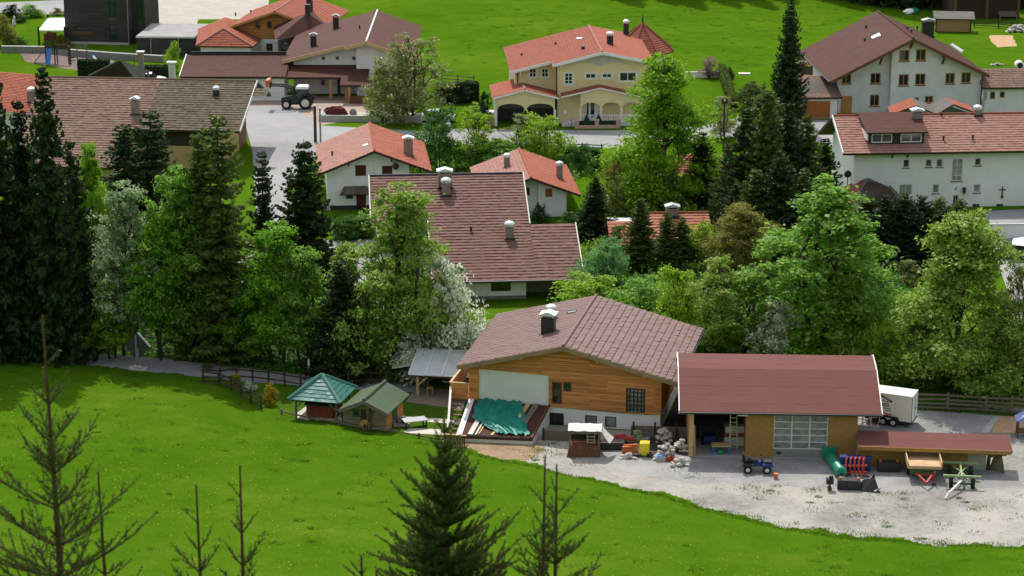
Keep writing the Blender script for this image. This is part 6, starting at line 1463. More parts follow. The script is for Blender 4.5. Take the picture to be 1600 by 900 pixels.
# ------------------------------------------------------------------ vehicles
def part(mb, name, m, parent, smooth=False): return mb.build(name, M[m] if isinstance(m, str) else m, parent, smooth)
def wheel(parent, c, r, w, rim='canvas', ax='y', rimr=.55, name='wheel'):
    d = Vector((0, w/2, 0)) if ax == 'y' else Vector((w/2, 0, 0)); c = Vector(c)
    mb = MB().tube([c-d, c-d*.8, c+d*.8, c+d], [r*.9, r, r, r*.9], 20); n = int(r*26)
    o = part(mb, name, 'rubber', parent)
    part(MB().tube([c-d*1.04, c-d*.9], [r*rimr, r*rimr*.9], 14).tube([c-d*1.1, c-d*1.03], [r*.16, r*.16], 8).tube([c+d*.9, c+d*1.04], [r*rimr*.9, r*rimr], 14), 'rim', rim, o)
    return o
def tractor():
    t = thing('tractor', 'dark tractor with white cab roof and raised front loader on the garage forecourt', 'tractor', G(464,169), R(-2)); P = lambda mb, n, m, s=False: part(mb, n, m, t, s)
    for y in (-.75, .75): wheel(t, (1.2,y,.84), .84, .5, rimr=.6); wheel(t, (-1.25,y,.62), .62, .42, rimr=.55)
    h = P(MB().yprism([(-1.9,.75),(.2,.75),(.2,1.65),(-.6,1.68),(-1.7,1.45),(-1.95,1.2)], -.4, .4), 'hood', 'paintdark')
    P(MB().box(-1.98,-1.92,-.25,.25,.85,1.3), 'grille', 'darkmetal')
    P(MB().box(-1.5,1.6,-.3,.3,.5,.85), 'chassis', 'darkmetal')
    c = P(MB().box(.15,.23,-.72,-.64,1.1,2.6).box(.15,.23,.64,.72,1.1,2.6).box(1.35,1.43,-.74,-.66,1.2,2.6).box(1.35,1.43,.66,.74,1.2,2.6).box(.15,1.43,-.7,.7,1.0,1.35), 'cab', 'paintdark')
    part(MB().box(.19,1.39,-.66,.66,1.36,2.58), 'glass', 'greenglass', c)
    part(MB().yprism([(.0,2.6),(1.55,2.6),(1.5,2.85),(1.3,2.92),(.25,2.92),(.05,2.85)], -.8, .8), 'cab_roof', 'gloss_white', c)
    for y in (-.8, .8): P(MB().tube([(1.2+.95*math.cos(a), y, .84+.95*math.sin(a)) for a in np.linspace(.2, 2.7, 9)], .07, 6).obox((1.2,y,1.82),(.9,.45,.05)), 'mudguard', 'paintdark')
    for y in (-.55, .55): P(MB().beam((.1,y,1.2),(-.5,y,2.6),.16,.2).beam((-.5,y,2.6),(-1.6,y,2.95),.16,.24).beam((-1.6,y,2.95),(-3.2,y,3.0),.14,.2).beam((-.2,y,1.4),(-1.2,y,2.7),.08,.08), 'loader_arm', 'darkmetal')
    P(MB().box(-3.3,-3.2,-.8,.8,2.7,3.4), 'loader_carriage', 'darkmetal')
    P(MB().yprism([(-3.3,2.85),(-3.3,3.75),(-3.75,3.7),(-3.85,3.3),(-3.7,2.85)], -.9, .9), 'bucket', 'orange')
    P(MB().beam((1.5,0,.7),(2.2,0,.8),.5,.2).beam((1.6,-.3,1.0),(2.3,-.3,1.7),.1).beam((1.6,.3,1.0),(2.3,.3,1.7),.1), 'rear_linkage', 'darkmetal')
    P(MB().cyl((-.5,.42,1.5),(-.5,.42,2.6),.06), 'exhaust', 'darkmetal')
    for y in (-.85, .85): P(MB().box(.1,.2,y-.12,y+.12,2.0,2.4), 'mirror', 'darkmetal')
tractor()
def quad_bike():
    t = thing('quad_bike', 'dark blue quad bike parked before the glazed barn door', 'quad bike', G(1183,737), R(-4)); P = lambda mb, n, m, s=False: part(mb, n, m, t, s)
    for x in (-.68, .68):
        for y in (-.42, .42): wheel(t, (x,y,.3), .3, .26, 'zinc', rimr=.5)
    P(MB().yprism([(-.6,.45),(.6,.45),(.7,.7),(.25,.85),(-.1,.75),(-.55,.78)], -.18, .18), 'body', 'bluepaint')
    for x, n in ((-.7,'rear_fender'),(.7,'front_fender')): P(MB().yprism([(x-.42,.55),(x+.42,.55),(x+.38,.7),(x,.78),(x-.38,.7)], -.55, .55), n, 'bluepaint' if x > 0 else 'darkmetal')
    P(MB().yprism([(-.55,.78),(.1,.75),(.05,.9),(-.5,.95)], -.16, .16), 'seat', 'rubber')
    P(MB().box(-1.05,-.5,-.38,.38,.82,1.0).box(-1.08,-.95,-.35,.35,1.0,1.4).obox((-.6,0,1.02),(.2,.5,.2)), 'rear_box', 'rubber')
    P(MB().box(.45,1.0,-.4,.4,.85,.9).beam((.5,-.4,.7),(.5,-.4,.88),.04).beam((.5,.4,.7),(.5,.4,.88),.04), 'front_rack', 'darkmetal')
    P(MB().beam((.35,0,.8),(.2,0,1.2),.08).beam((.2,-.4,1.22),(.2,.4,1.22),.05).box(.17,.25,-.06,.06,1.2,1.42), 'handlebar', 'darkmetal')
    P(MB().box(.98,1.05,-.3,.3,.4,.75), 'bumper', 'darkmetal')
quad_bike()
def text_mesh(txt, size, m, parent, loc, rot, name='lettering'):
    c = bpy.data.curves.new(name, 'FONT'); c.body = txt; c.size = size; c.extrude = .004; c.align_x = 'CENTER'; c.offset = .008
    o = bpy.data.objects.new(name, c); COL.objects.link(o); dg = bpy.context.evaluated_depsgraph_get(); me = bpy.data.meshes.new_from_object(o.evaluated_get(dg))
    bpy.data.objects.remove(o); o = bpy.data.objects.new(name, me); COL.objects.link(o); me.materials.clear(); me.materials.append(m); o.parent = parent; o.location = loc; o.rotation_euler = rot; return o
def box_trailer():
    fr = Fr((1356,661), (1414,669)); t = thing('box_trailer', 'white twin axle box trailer with brown house logo behind the barn', 'trailer', fr.O, fr.a); L = 3.3; w = 1.75
    P = lambda mb, n, m, s=False: part(mb, n, m, t, s)
    b = P(MB().prism([(-.3,0),(L,0),(L,w),(-.3,w)], .5, 2.5), 'box', 'gloss_white')
    P(MB().prism([(-.33,-.03),(L+.03,-.03),(L+.03,w+.03),(-.33,w+.03)], 2.5, 2.56), 'roof_panel', 'gloss_white')
    P(MB().box(-.3,L,.1,w-.1,.32,.5).beam((-1.7,w/2,.45),(-.2,w/2,.45),.12), 'chassis', 'darkmetal')
    for k, y0 in enumerate((.06, w/2+.02)): P(MB().box(L+.004,L+.04,y0,y0+w/2-.1,.58,2.42), 'rear_door', 'gloss_white')
    P(MB().box(L+.041,L+.07,w/2-.03,w/2+.0,.7,2.3).box(L+.041,L+.09,w/2+.1,w/2+.14,1.2,1.5), 'door_bar', 'metal')
    P(MB().box(L+.005,L+.03,.0,.05,.5,2.5), 'door_frame', 'darkmetal')
    for y in (.05, w-.25): P(MB().box(L+.04,L+.1,y,y+.2,.42,.55), 'tail_light', 'redpaint')
    for y in (.0, w):
        for x in (1.15, 1.95): wheel(t, (x,y+(-.02 if y == 0 else .02),.33), .33, .24, 'zinc')
    for y in (-.14, w+.02): P(MB().tube([(.7,y+.06,.45),(.85,y+.06,.72),(1.5,y+.06,.78),(2.2,y+.06,.72),(2.4,y+.06,.45)], .07, 6).obox((1.55,y+.06,.76),(1.5,.2,.05)), 'mudguard', 'rubber')
    P(MB().cyl((3.0,.08,.05),(3.0,.08,.9),.035), 'prop_stand', 'darkmetal')
    ink = mat('brown_lettering', (.13,.08,.05), .7); lx = .95
    lg = P(MB().beam((lx-.75,-.006,2.05),(lx-.1,-.006,2.36),.008,.09).beam((lx-.1,-.006,2.36),(lx+.85,-.006,1.95),.008,.12).beam((lx-.5,-.006,1.98),(lx+.85,-.006,1.9),.008,.05), 'roof_emblem', ink)
    text_mesh('HÖNSEL', .36, ink, t, (lx,-.006,1.52), (R(90),0,0))
    P(MB().box(lx-.7,lx+.75,-.008,-.003,1.36,1.41).box(lx-.5,lx+.2,-.008,-.003,1.24,1.28).box(lx+.3,lx+.8,-.008,-.003,1.2,1.25), 'small_print', ink)
    P(MB().box(-.25,lx+.3,-.009,-.003,.95,1.06), 'stripe', 'bluebright'); P(MB().box(lx+.32,lx+.85,-.009,-.003,.86,.98), 'stripe', 'orange')
box_trailer()
def tipping_trailer():
    t = thing('tipping_trailer', 'green farm trailer with empty tan tipping bed and red drawbar beside the low shed', 'trailer', G(1444,753), R(-5)); w = 1.15
    P = lambda mb, n, m, s=False: part(mb, n, m, t, s)
    P(MB().box(-w,w,0,2.4,1.0,1.08), 'bed_floor', mat('worn_tan_bed', (.5,.33,.19), .8, .3, 1.2, fine=.1))
    P(MB().box(-w,w,2.4,2.47,1.0,1.7), 'tailboard', 'greywood')
    for x in (-w-.06, w): P(MB().box(x,x+.06,0,2.4,1.0,1.5), 'side_board', 'palewood')
    P(MB().box(-w,w,-.05,-.003,.98,1.2), 'front_board', 'palewood')
    P(MB().box(-1.0,1.0,.0,2.3,.55,.95), 'chassis', 'greenpaint')
    for x in (-.98, .98): wheel(t, (x,1.5,.42), .42, .3, 'redpaint', 'x')
    P(MB().beam((-.7,.2,.7),(0,-1.5,.5),.12).beam((.7,.2,.7),(0,-1.5,.5),.12).beam((-.5,-.3,.66),(.5,-.3,.66),.1), 'drawbar', 'redpaint')
    P(MB().beam((.62,-.6,.05),(.62,-.6,1.0),.1), 'jack', 'redpaint'); P(MB().beam((.62,-.6,0),(.62,-.6,.12),.25), 'foot', 'darkmetal')
tipping_trailer()
def chassis_trailer():
    t = thing('log_trailer_frame', 'bare pale green trailer frame with four black wheels at the right of the yard', 'trailer frame', G(1503,766), R(-8)); P = lambda mb, n, m, s=False: part(mb, n, m, t, s)
    g = mat('pale_green_paint', (.25,.34,.16), .6, .2, 2)
    for x in (-.75, .75): wheel(t, (x,.5,.36), .36, .28, 'greenpaint', 'x'); wheel(t, (x,3.0,.36), .36, .28, 'greenpaint', 'x')
    P(MB().beam((0,.3,.7),(0,3.4,.8),.12,.16), 'spine', g)
    for y in (.5, 3.2): P(MB().beam((-1.3,y,.85),(1.3,y,.85),.14,.14), 'bunk', g); P(MB().beam((-.75,y-.2,.38),(.75,y-.2,.38),.12), 'axle', 'greenpaint')
    P(MB().beam((0,.4,.6),(-1.0,-1.6,.35),.12).beam((-1.0,-1.6,.35),(-1.25,-2.0,.1),.1), 'drawbar', 'canvas')
    P(MB().beam((-.5,.3,.6),(0,2,.7),.07).beam((.5,.3,.6),(0,2,.7),.07).beam((-.5,3.1,.6),(0,1.8,.7),.07).beam((.5,3.1,.6),(0,1.8,.7),.07), 'stay', g)
chassis_trailer()
def car(u, v, rz, m, label):
    t = thing('parked_car', label, 'car', G(u, v), rz)
    part(MB().yprism([(-2.1,.3),(2.1,.3),(2.15,.7),(1.3,.92),(-2.0,.95),(-2.15,.7)], -.86, .86), 'body', m, t)
    part(MB().yprism([(-1.75,.94),(1.0,.93),(.35,1.42),(-1.4,1.45)], -.74, .74), 'windows', 'glass', t); part(MB().box(-1.4,.35,-.7,.7,1.43,1.49), 'roof', m, t)
    for x in (-1.3, 1.35):
        for y in (-.82, .82): wheel(t, (x,y,.32), .32, .22, 'zinc')
car(234,131,R(4),'gloss_white','white car showing its roof behind the ridge of the old farmhouse')
car(1598,405,R(-30),'darkmetal','dark car under the white canopy at the right edge')
car(684,190,R(2),'zinc','silver grey car behind the shrubs left of the villa')

# ------------------------------------------------------------------ yard clutter
def rocks(mb, c, n, sx, sy, sz, r):
    for _ in range(n):
        k = random.uniform(.6, 1.2)*r; z = random.uniform(0, 1)**1.5*sz
        s = 1 - z/(sz*1.6+.01); mb.ball((c[0]+random.uniform(-sx, sx)*s, c[1]+random.uniform(-sy, sy)*s, c[2]+z+k*.4), (k, k*.9, k*.6), 7, 5, .22)
def pallet(parent, w=1.2, d=.9, x=0, y=0):
    mb = MB()
    for i in range(5): mb.box(x-w/2, x+w/2, y-d/2+i*d/5, y-d/2+i*d/5+d/7, .11, .14)
    for i in (-1, 0, 1): mb.box(x+i*(w/2-.07)-.06, x+i*(w/2-.07)+.06, y-d/2, y+d/2, 0, .11)
    return part(mb, 'pallet', 'greywood', parent)
def cart():
    t = thing('canvas_covered_cart', 'rusty framed cart with torn white canvas top at the left of the yard', 'cart', G(913,713), R(-4)); P = lambda mb, n, m, s=False: part(mb, n, m, t, s)
    P(MB().add([(-1.25,-.25,.05),(1.15,-.25,.05),(1.1,-.1,.85),(-1.05,-.1,.85),(-1.25,1.5,.05),(1.15,1.5,.05),(1.1,1.5,.85),(-1.05,1.5,.85)], [(0,1,2,3),(7,6,5,4),(0,4,5,1),(1,5,6,2),(2,6,7,3),(3,7,4,0)]), 'rusty_grate', 'rust')
    for x in (-1.05, 1.05):
        for y in (-.05, 1.4): P(MB().box(x-.06,x+.06,y-.06,y+.06,.8,2.0), 'post', 'greywood')
    P(MB().box(-1.1,1.1,1.3,1.36,.8,1.6), 'back_board', 'darkwood'); P(MB().box(-1.15,1.15,-.1,-.04,1.75,1.9), 'rail', 'greywood')
    g = [[(lerp(-1.2,1.25,j/8), lerp(-.2,1.5,i/5), 2.0+.22*math.sin(i/5*math.pi)+.03*math.sin(j*2+i)) for j in range(9)] for i in range(6)]
    P(MB().tarp(g), 'canvas_top', 'canvas', True)
    P(MB().tarp([[(1.25+.12*k*(1+.15*j), -.2+.45*j, 2.0-.24*k+.012*k*k) for k in range(6)] for j in range(4)]), 'canvas_flap', 'canvas', True)
    l = thing('white_ladder', 'short white ladder leaning on the rusty canvas covered cart', 'ladder', G(923,709), R(-4))
    for x in (-.27, .27): part(MB().beam((x,-.12,.25),(x,.1,1.75),.05), 'rail', 'canvas', l)
    for i in range(6): z = .4+.23*i; part(MB().beam((-.27,-.1+.02*i*1.2,z),(.27,-.1+.02*i*1.2,z),.05), 'rung', 'canvas', l)
cart()
def clutter(u, v, name, label, cat, fn, rz=0.):
    t = thing(name, label, cat, GT(u, v), rz); fn(t); return t
def f(t): pallet(t, 1.7, .8); [part(MB().tube([(-.8+.05*i,-.3+.13*i,.2+.2*(i%3)),(0,-.25+.13*i,.4+.15*(i%3)),(.8,-.3+.12*i,.25+.2*(i%2))], .13, 7), 'bundle', 'redpaint' if i % 3 else 'rust', t) for i in range(5)]
clutter(974,694,'red_pipe_stack','heap of dark red bundles on a pallet beneath the timber house wall','pipe stack',f)
def f(t): mb = MB(); rocks(mb, (0,0,0), 26, .5, .35, .8, .17); part(mb, 'stones', mat('mossy_stones', (.24,.29,.14), .95, .3, 4), t)
clutter(996,690,'mossy_stone_heap','heap of mossy green stones between red bundles and yellow sack','stone heap',f)
def f(t): mb = MB().prism([(-.38,-.3),(.3,-.35),(.4,.3),(-.3,.35)], 0.15, 1.05); mb.ball((0,0,1.0),(.33,.3,.15),9,6,.1); part(mb, 'sack', 'yellow', t, False); pallet(t, 1.6, 1.0, .1, .1); part(MB().obox((.5,-.3,.22),(.7,.4,.16)).obox((-.6,-.35,.2),(.6,.3,.14),(0,0,.3)), 'boards', 'darkwood', t)
clutter(1007,712,'yellow_sack','bright yellow sack standing on a pallet in the yard','sack',f)
def f(t): pallet(t, 1.3, .8); part(MB().box(-.6,.5,-.2,.3,.14,.4).beam((-.6,-.1,.5),(.6,.1,.55),.16).beam((-.5,.2,.55),(.5,.0,.7),.14), 'beams', 'orange', t)
clutter(985,709,'orange_beam_stack','orange beams stacked left of the yellow sack','beam stack',f)
def f(t): mb = MB(); rocks(mb, (0,0,0), 16, .6, .35, .3, .17); part(mb, 'stones', 'rock', t)
clutter(982,716,'pale_stone_heap','low heap of pale stones in front of the orange beams','stone heap',f)
for u, v, n, sx, sz, lb in ((1037,692,34,.65,1.0,'pile of pale boulders nearest the timber house corner, behind the others'),(1040,716,46,.85,1.1,'largest pile of pale stones, with crates, left of the barn post'),(1063,705,24,.5,.8,'pile of pale stones close behind the barn post'),(1063,727,26,.65,.5,'lowest pile of pale stones, in front at the barn post')):
    def f(t): mb = MB(); rocks(mb, (0,0,0), n, sx, .45, sz, .19); part(mb, 'stones', 'rock', t)
    clutter(u, v, 'stone_heap', lb, 'stone heap', f)
def f(t): part(MB().box(-.35,.35,-.25,.25,0,.35), 'crate', 'concrete', t); part(MB().box(-.3,.3,-.2,.2,.352,.4), 'lid', 'bluebright', t)
clutter(1032,720,'plastic_crate','small pale crate with blue lid before the largest stone pile','crate',f)
def f(t): part(MB().box(-.35,.35,-.25,.25,0,.32), 'crate', 'redpaint', t); part(MB().box(-.3,.3,-.2,.2,.322,.36), 'lid', 'rust', t)
clutter(1047,720,'red_crate','small red crate before the largest stone pile','crate',f)
def f(t):
    part(MB().box(-.9,.9,-.4,.4,0,.55), 'trough', 'darkmetal', t); part(MB().box(-.85,.85,-.35,.35,.552,.6), 'load', 'greywood', t)
clutter(957,701,'dark_trough','dark metal trough right of the canvas covered cart','trough',f)
def f(t): part(MB().box(-2.6,2.6,0,.4,0,.75), 'boards', 'greywood', t); [part(MB().box(x-.07,x+.07,-.1,-.005,0,1.2), 'post', 'darkwood', t) for x in (-2.4,-.8,.8,2.4)]
clutter(1040,684,'low_board_wall','low grey board wall between the timber house and the barn','board wall',f,R(-6))
def f(t): part(MB().box(-1.2,1.2,0,.3,0,.8), 'boards', 'greywood', t); [part(MB().box(x-.07,x+.07,-.1,-.005,0,1.), 'post', 'darkwood', t) for x in (-1.1,1.1)]
clutter(872,689,'grey_board_stack','grey boards stacked on edge left of the canvas covered cart','board stack',f,R(-8))
def f(t):
    a = Vector((-.1,0,.42)); b = Vector((.2,-3.6,.42)); part(MB().tube([a, lerp(a,b,.03), lerp(a,b,.5), lerp(a,b,.97), b],[.3,.42,.4,.42,.3],12), 'cover', 'greencloth', t, True); part(MB().box(-.55,.35,-.15,.3,.2,1.0), 'hood', 'greencloth', t); part(MB().beam((.2,-4.1,.12),(.2,-3.5,.3),.3,.2), 'hitch', 'darkmetal', t)
clutter(1297,720,'green_covered_roller','long implement under a green plastic cover beside the glazed barn door','farm implement',f,R(2))
def f(t):
    pallet(t, 2.0, 1.2); part(MB().box(-1.1,1.1,.4,.95,.15,1.1).obox((-.9,.3,1.),(.5,.6,.5)), 'blue_cover', 'bluepaint', t)
    for i in range(5): part(MB().tube([(-.7+.3*i,-.55,.2),(-.75+.3*i,-.45,.7),(-.7+.3*i,-.1,1.15),(-.6+.3*i,.3,1.2)], .07, 6), 'tine', 'redpaint', t)
    part(MB().beam((-.85,-.5,.3),(.75,-.5,.35),.14).beam((-.85,-.35,.75),(.75,-.35,.8),.12).beam((.5,-.3,.2),(.5,.3,1.3),.2), 'frame', 'redpaint', t)
clutter(1337,741,'red_cultivator','red tined implement with blue cover on a pallet by the low shed','farm implement',f,R(-6))
def f(t): part(MB().prism([(-.8,-.3),(.8,-.3),(.8,.3),(-.8,.3)],.02,.72), 'box', 'darkmetal', t); [part(MB().box(x-.08,x+.08,-.1,.1,.72,.86), 'lug', 'orange', t) for x in (-.6,.62)]
clutter(1326,764,'black_bucket','long black bucket lying in front of the red cultivator','loader bucket',f,R(-6))
clutter(1388,736,'black_bucket','long black bucket lying close to the low shed wall','loader bucket',f,R(-2))
def f(t): part(MB().add([(-.2,-.6,0),(1.0,-.9,0),(.7,-.2,.9),(-.1,0,.7),(-.6,-.1,0)], [(0,1,2,3),(0,3,4),(1,0,4,2),(2,4,3)]), 'plough_wing', 'darkmetal', t); part(MB().add([(.0,.3,0),(.9,.2,0),(.75,.4,1.0),(.3,.6,.2)], [(0,1,2),(1,3,2),(0,2,3)]), 'plough_wing', 'darkmetal', t); part(MB().beam((.6,-.7,.1),(1.0,-.5,.3),.25,.1), 'blade', 'concrete', t)
clutter(1350,764,'snow_plough','black two winged snow plough lying in the yard','snow plough',f)
def f(t): part(MB().cyl((0,0,0),(0,0,.35),.14,.17,10), 'bucket', 'orange', t); part(MB().cyl((0,0,.35),(0,0,.4),.19,.19,10), 'rim', 'orange', t)
clutter(1212,748,'small_orange_pail','tiny orange pail alone on the gravel in front of the barn','pail',f)
def f(t): part(MB().beam((0,0,0),(.0,.0,1.0),.12).box(-.25,.25,-.2,.2,.5,.9).ball((.1,0,1.0),(.15,.15,.12)), 'machine', 'darkmetal', t); part(MB().cyl((0,-.2,.15),(0,.2,.15),.15), 'roller', 'rust', t)
clutter(1296,766,'small_garden_machine','small dark machine before the end of the green cover','garden machine',f)
def f(t):
    part(MB().box(-.7,.7,-.4,.4,.72,.8), 'worktop', 'palewood', t); [part(MB().beam((x,y,0),(x*.9,y*.8,.72),.08), 'leg', 'bluebright', t) for x in (-.6,.6) for y in (-.35,.35)]; part(MB().ball((0,0,.2),(.3,.3,.22)), 'tub', 'greencloth', t)
clutter(1126,710,'workbench','small workbench with blue legs inside the open barn bay','workbench',f)
def f(t):
    for x in (-.28,.28): part(MB().beam((x,0,0),(x*.8,.7,3.0),.06), 'rail', 'zinc', t)
    for i in range(9): z = .25+.3*i; part(MB().beam((-.27,z*.23,z),(.27,z*.23,z),.05), 'rung', 'zinc', t)
clutter(1146,704,'aluminium_ladder','aluminium ladder standing inside the open barn bay','ladder',f)
def f(t): part(MB().box(-.8,.8,-.4,.4,0.1,.8), 'sacks', 'canvas', t); part(MB().box(-.82,.82,-.42,.42,.8,1.1), 'red_sack', 'redpaint', t); part(MB().box(-.75,.75,-.38,.38,1.1,1.6), 'sacks', 'canvas', t)
clutter(1148,696,'sack_stack','stack of white and red sacks behind the ladder in the barn bay','sack stack',f)
def f(t):
    for x in (-.5,.5): wheel(t, (x,0,.3), .3, .2, 'zinc', 'x')
    part(MB().yprism([(-.5,.4),(.5,.4),(.4,.9),(-.4,.8)], -.6, .6), 'body', 'bluepaint', t)
clutter(1108,695,'blue_garden_tractor','blue ride on machine in the shade of the open barn bay','garden tractor',f)
def f(t):
    for x in (-.9,-.3,.3): part(MB().tube([(x+.35*math.cos(a),0,.85+.85*math.sin(a)) for a in np.linspace(0,2*math.pi,17)],.035,6,False), 'hoop', 'zinc', t)
    part(MB().beam((-1.2,0,.1),(.7,0,.1),.1).beam((-1.2,0,1.6),(.7,0,1.6),.06).beam((-1.2,0,.1),(-1.2,0,1.6),.06).beam((-.9,-.3,.1),(.5,-.3,1.4),.06), 'frame', 'zinc', t)
clutter(1360,668,'galvanised_frame','galvanised round hoop frames standing between barn and box trailer','steel frame',f,R(-10))
def f(t):
    part(MB().box(-.9,.9,-.5,.5,.55,.62), 'tabletop', 'metal', t); [part(MB().box(x-.05,x+.05,y-.05,y+.05,0,.55), 'leg', 'darkmetal', t) for x in (-.8,.8) for y in (-.4,.4)]
clutter(648,667,'garden_table','grey garden table on the paving right of the green roofed cabin','table',f,R(20))
def f(t): part(MB().ball((0,0,.35),(.5,.35,.4),9,6,.15), 'plants', M['greystone'], t); part(MB().box(-.6,.6,-.4,.4,0,.2), 'trough', 'concrete', t)
clutter(628,664,'stone_trough','stone trough with plants at the corner of the green roofed cabin','planter',f)

# ------------------------------------------------------------------ fences, walls, hedges, poles
def fence(name, label, px, h=1.05, rails=3, pm='blackwood', gap=1.7, cat='fence', thick=.1, jit=.03):
    pts = [Vector(GT(u, v)) for u, v in px]; t = thing(name, label, cat, pts[0])
    o = pts[0]; S = []
    for a, b in zip(pts, pts[1:]):
        n = max(1, round((b-a).length/gap)); S += [lerp(a, b, i/n) for i in range(n)]
    S.append(pts[-1]); S = [Vector((p.x, p.y, float(ground_z(p.x, p.y)))) - o for p in S]
    for p in S: part(MB().box(p.x-thick*.7,p.x+thick*.7,p.y-thick*.7,p.y+thick*.7,p.z-.1,p.z+h+.12), 'post', pm, t)
    for k in range(rails):
        mb = MB(); z = h*(k+.75)/rails
        for a, b in zip(S, S[1:]):
            d = (b-a).normalized()*.15; mb.beam(a-d+Vector((0,-.06,z+random.uniform(-jit,jit))), b+d+Vector((0,-.06,z+random.uniform(-jit,jit))), thick*.5, thick*1.1)
        part(mb, 'rail', pm, t)
    return t
fence('rail_fence', 'dark rail fence curving down from the meadow corner to the forsythia', [(318,599),(342,602),(362,610),(408,640)], 1.1, 3)
fence('rail_fence', 'dark rail fence along the lane behind the forsythias', [(318,596),(370,594),(420,599),(470,607),(500,609)], 1.1, 2)
fence('rail_fence', 'dark rail fence along the lane behind teal pavilion and cabin', [(545,603),(580,600),(640,602),(652,606)], 1.1, 2)
fence('pasture_fence', 'weathered grey rail fence behind the gravel parking at right', [(1428,640),(1480,642),(1540,645),(1620,650)], 1.35, 4, 'greywood', 2.2, thick=.14, jit=.06)
fence('low_edge_rail', 'low wooden edging rail below pavilion and cabin', [(440,647),(530,664),(610,676),(700,692)], .3, 1, 'greywood', 2.5)
fence('rail_fence', 'dark rail fence on the lawn in the top right corner', [(1522,42),(1560,44),(1580,46),(1640,52)], 1.1, 3, 'blackwood', 2.5)
fence('rail_fence', 'thin dark fence on the slope between village road and cottage', [(812,236),(850,234),(940,238)], .9, 3, 'blackwood', 2.5)
fence('rail_fence', 'weathered rail along the parking behind the lane trees', [(225,532),(330,545),(440,556)], 1.1, 2, 'greywood', 2.5)
fence('white_gate_rail', 'white road barrier rail right of the large bright tree', [(1103,197),(1152,195)], .9, 1, 'whitewood', 4)
fence('grey_railing', 'thin grey fence on the meadow edge left of the villa', [(690,126),(740,130)], .9, 2, 'greywood', 2.5)
def wallseg(name, label, px, h, th, m):
    pts = [Vector(G(u, v)) for u, v in px]; o = pts[0]; t = thing(name, label, 'wall', o); L = [p-o for p in pts]; n = [Vector((0, th, 0))]*len(L)
    mb = MB().prism([(p.x, p.y) for p in L] + [(p.x, p.y+th) for p in L[::-1]], 0, h); part(mb, 'wall', m, t); mb = MB()
    mb.prism([(p.x, p.y-.04) for p in L] + [(p.x, p.y+th+.04) for p in L[::-1]], h+.003, h+.09); part(mb, 'coping', 'concrete', t)
wallseg('garden_wall', 'long grey stone garden wall behind the playground', [(2,82),(70,83),(115,88),(180,93),(262,98)], .85, .5, 'greystone')
wallseg('court_wall', 'white court wall below the guest house car park', [(1545,373),(1680,372)], 1.4, .4, 'white')
wallseg('white_garden_wall', 'white low garden wall below the pink blossoming tree', [(1066,122),(1132,121)], .7, .6, 'whitewood')
wallseg('roadside_wall', 'pale wall at the junction left of the villa forecourt', [(662,206),(704,204)], .8, .4, 'concrete')
def hedge(label, px, w, h, lm, seed, top=None):
    rg = np.random.default_rng(seed); a, b = [Vector(GT(u, v)) for u, v in px]; t = thing('clipped_hedge', label, 'hedge', a); d = b - a; L = d.length; t.rotation_euler[2] = math.atan2(d.y, d.x)
    n = int((L*h*2 + L*w + w*h*2)*95); P = rg.uniform(0, 1, (n, 3))*np.array([L, w, h]); k = rg.integers(0, 5, n)
    P[k == 0, 1] = 0; P[k == 1, 1] = w; P[k >= 3, 2] = h; P[(k == 2), 0] = np.where(rg.uniform(size=(k == 2).sum()) < .5, 0, L); P += rg.normal(size=P.shape)*.05
    N_ = rg.normal(size=P.shape)*.7 + np.array([0, -.4, .6]); N_ /= np.linalg.norm(N_, axis=1)[:, None]; V, F = leafquads(P, N_, .16, rg, 1.3)
    o = bpy.data.objects.new('leaves', npmesh('leaves', V, F, [LM[lm]])); COL.objects.link(o); o.parent = t
    part(MB().box(.12, L-.12, .12, w-.12, 0, h-.12), 'inner_growth', mat('hedge_inner_twigs', (.02,.025,.012), .95, .3, 4), t)
hedge('dark clipped hedge left of the grey pavilion', [(122,119),(170,119)], 1.1, 2.1, 'hedge', 71)
hedge('dark clipped hedge right of the grey pavilion', [(226,126),(266,126)], 1.1, 1.9, 'hedge', 72)
hedge('green clipped hedge before the larger red roofed chalet', [(525,376),(585,374)], 1.2, 1.9, 'deep', 73)
hedge('dark clipped hedge on the meadow edge left of the villa', [(684,162),(748,160)], 1.5, 2.4, 'hedge', 74)
hedge('narrow yellowish hedge running down from the pink tree', [(1150,168),(1133,118)], .9, 1.5, 'olive', 75)
hedge('low clipped hedge at the right end of the orchard slope', [(880,262),(935,264)], 1.4, 2.1, 'deep', 76)
def pole(u, v, vt, r, m, name, label, extra=None):
    p = GT(u, v); h = zat(p[1], vt, u) - p[2]; t = thing(name, label, 'pole', p)
    part(MB().cyl((0,0,-.1),(0,0,h),r*1.15,r,8), 'shaft', m, t); part(MB().cyl((0,0,h),(0,0,h+.12),r*1.5,r*1.2,8), 'cap', 'metal', t)
    if extra: extra(t, h)
pole(493,222,166,.16,'blackwood','utility_pole','tall dark timber pole beside the village road behind the chalet')
pole(501,222,172,.1,'metal','lamp_post','grey metal post right next to the dark timber pole', lambda t, h: part(MB().ball((0,0,h+.2),(.2,.2,.15)), 'lamp_head', 'canvas', t))
pole(1130,240,158,.1,'blackwood','utility_pole','thin dark pole beside the white gate rail', lambda t, h: part(MB().box(-.35,-.1,-.1,.1,h-.3,h+.3).box(.1,.35,-.1,.1,h-.3,h+.3), 'signal_box', 'redwood', t))
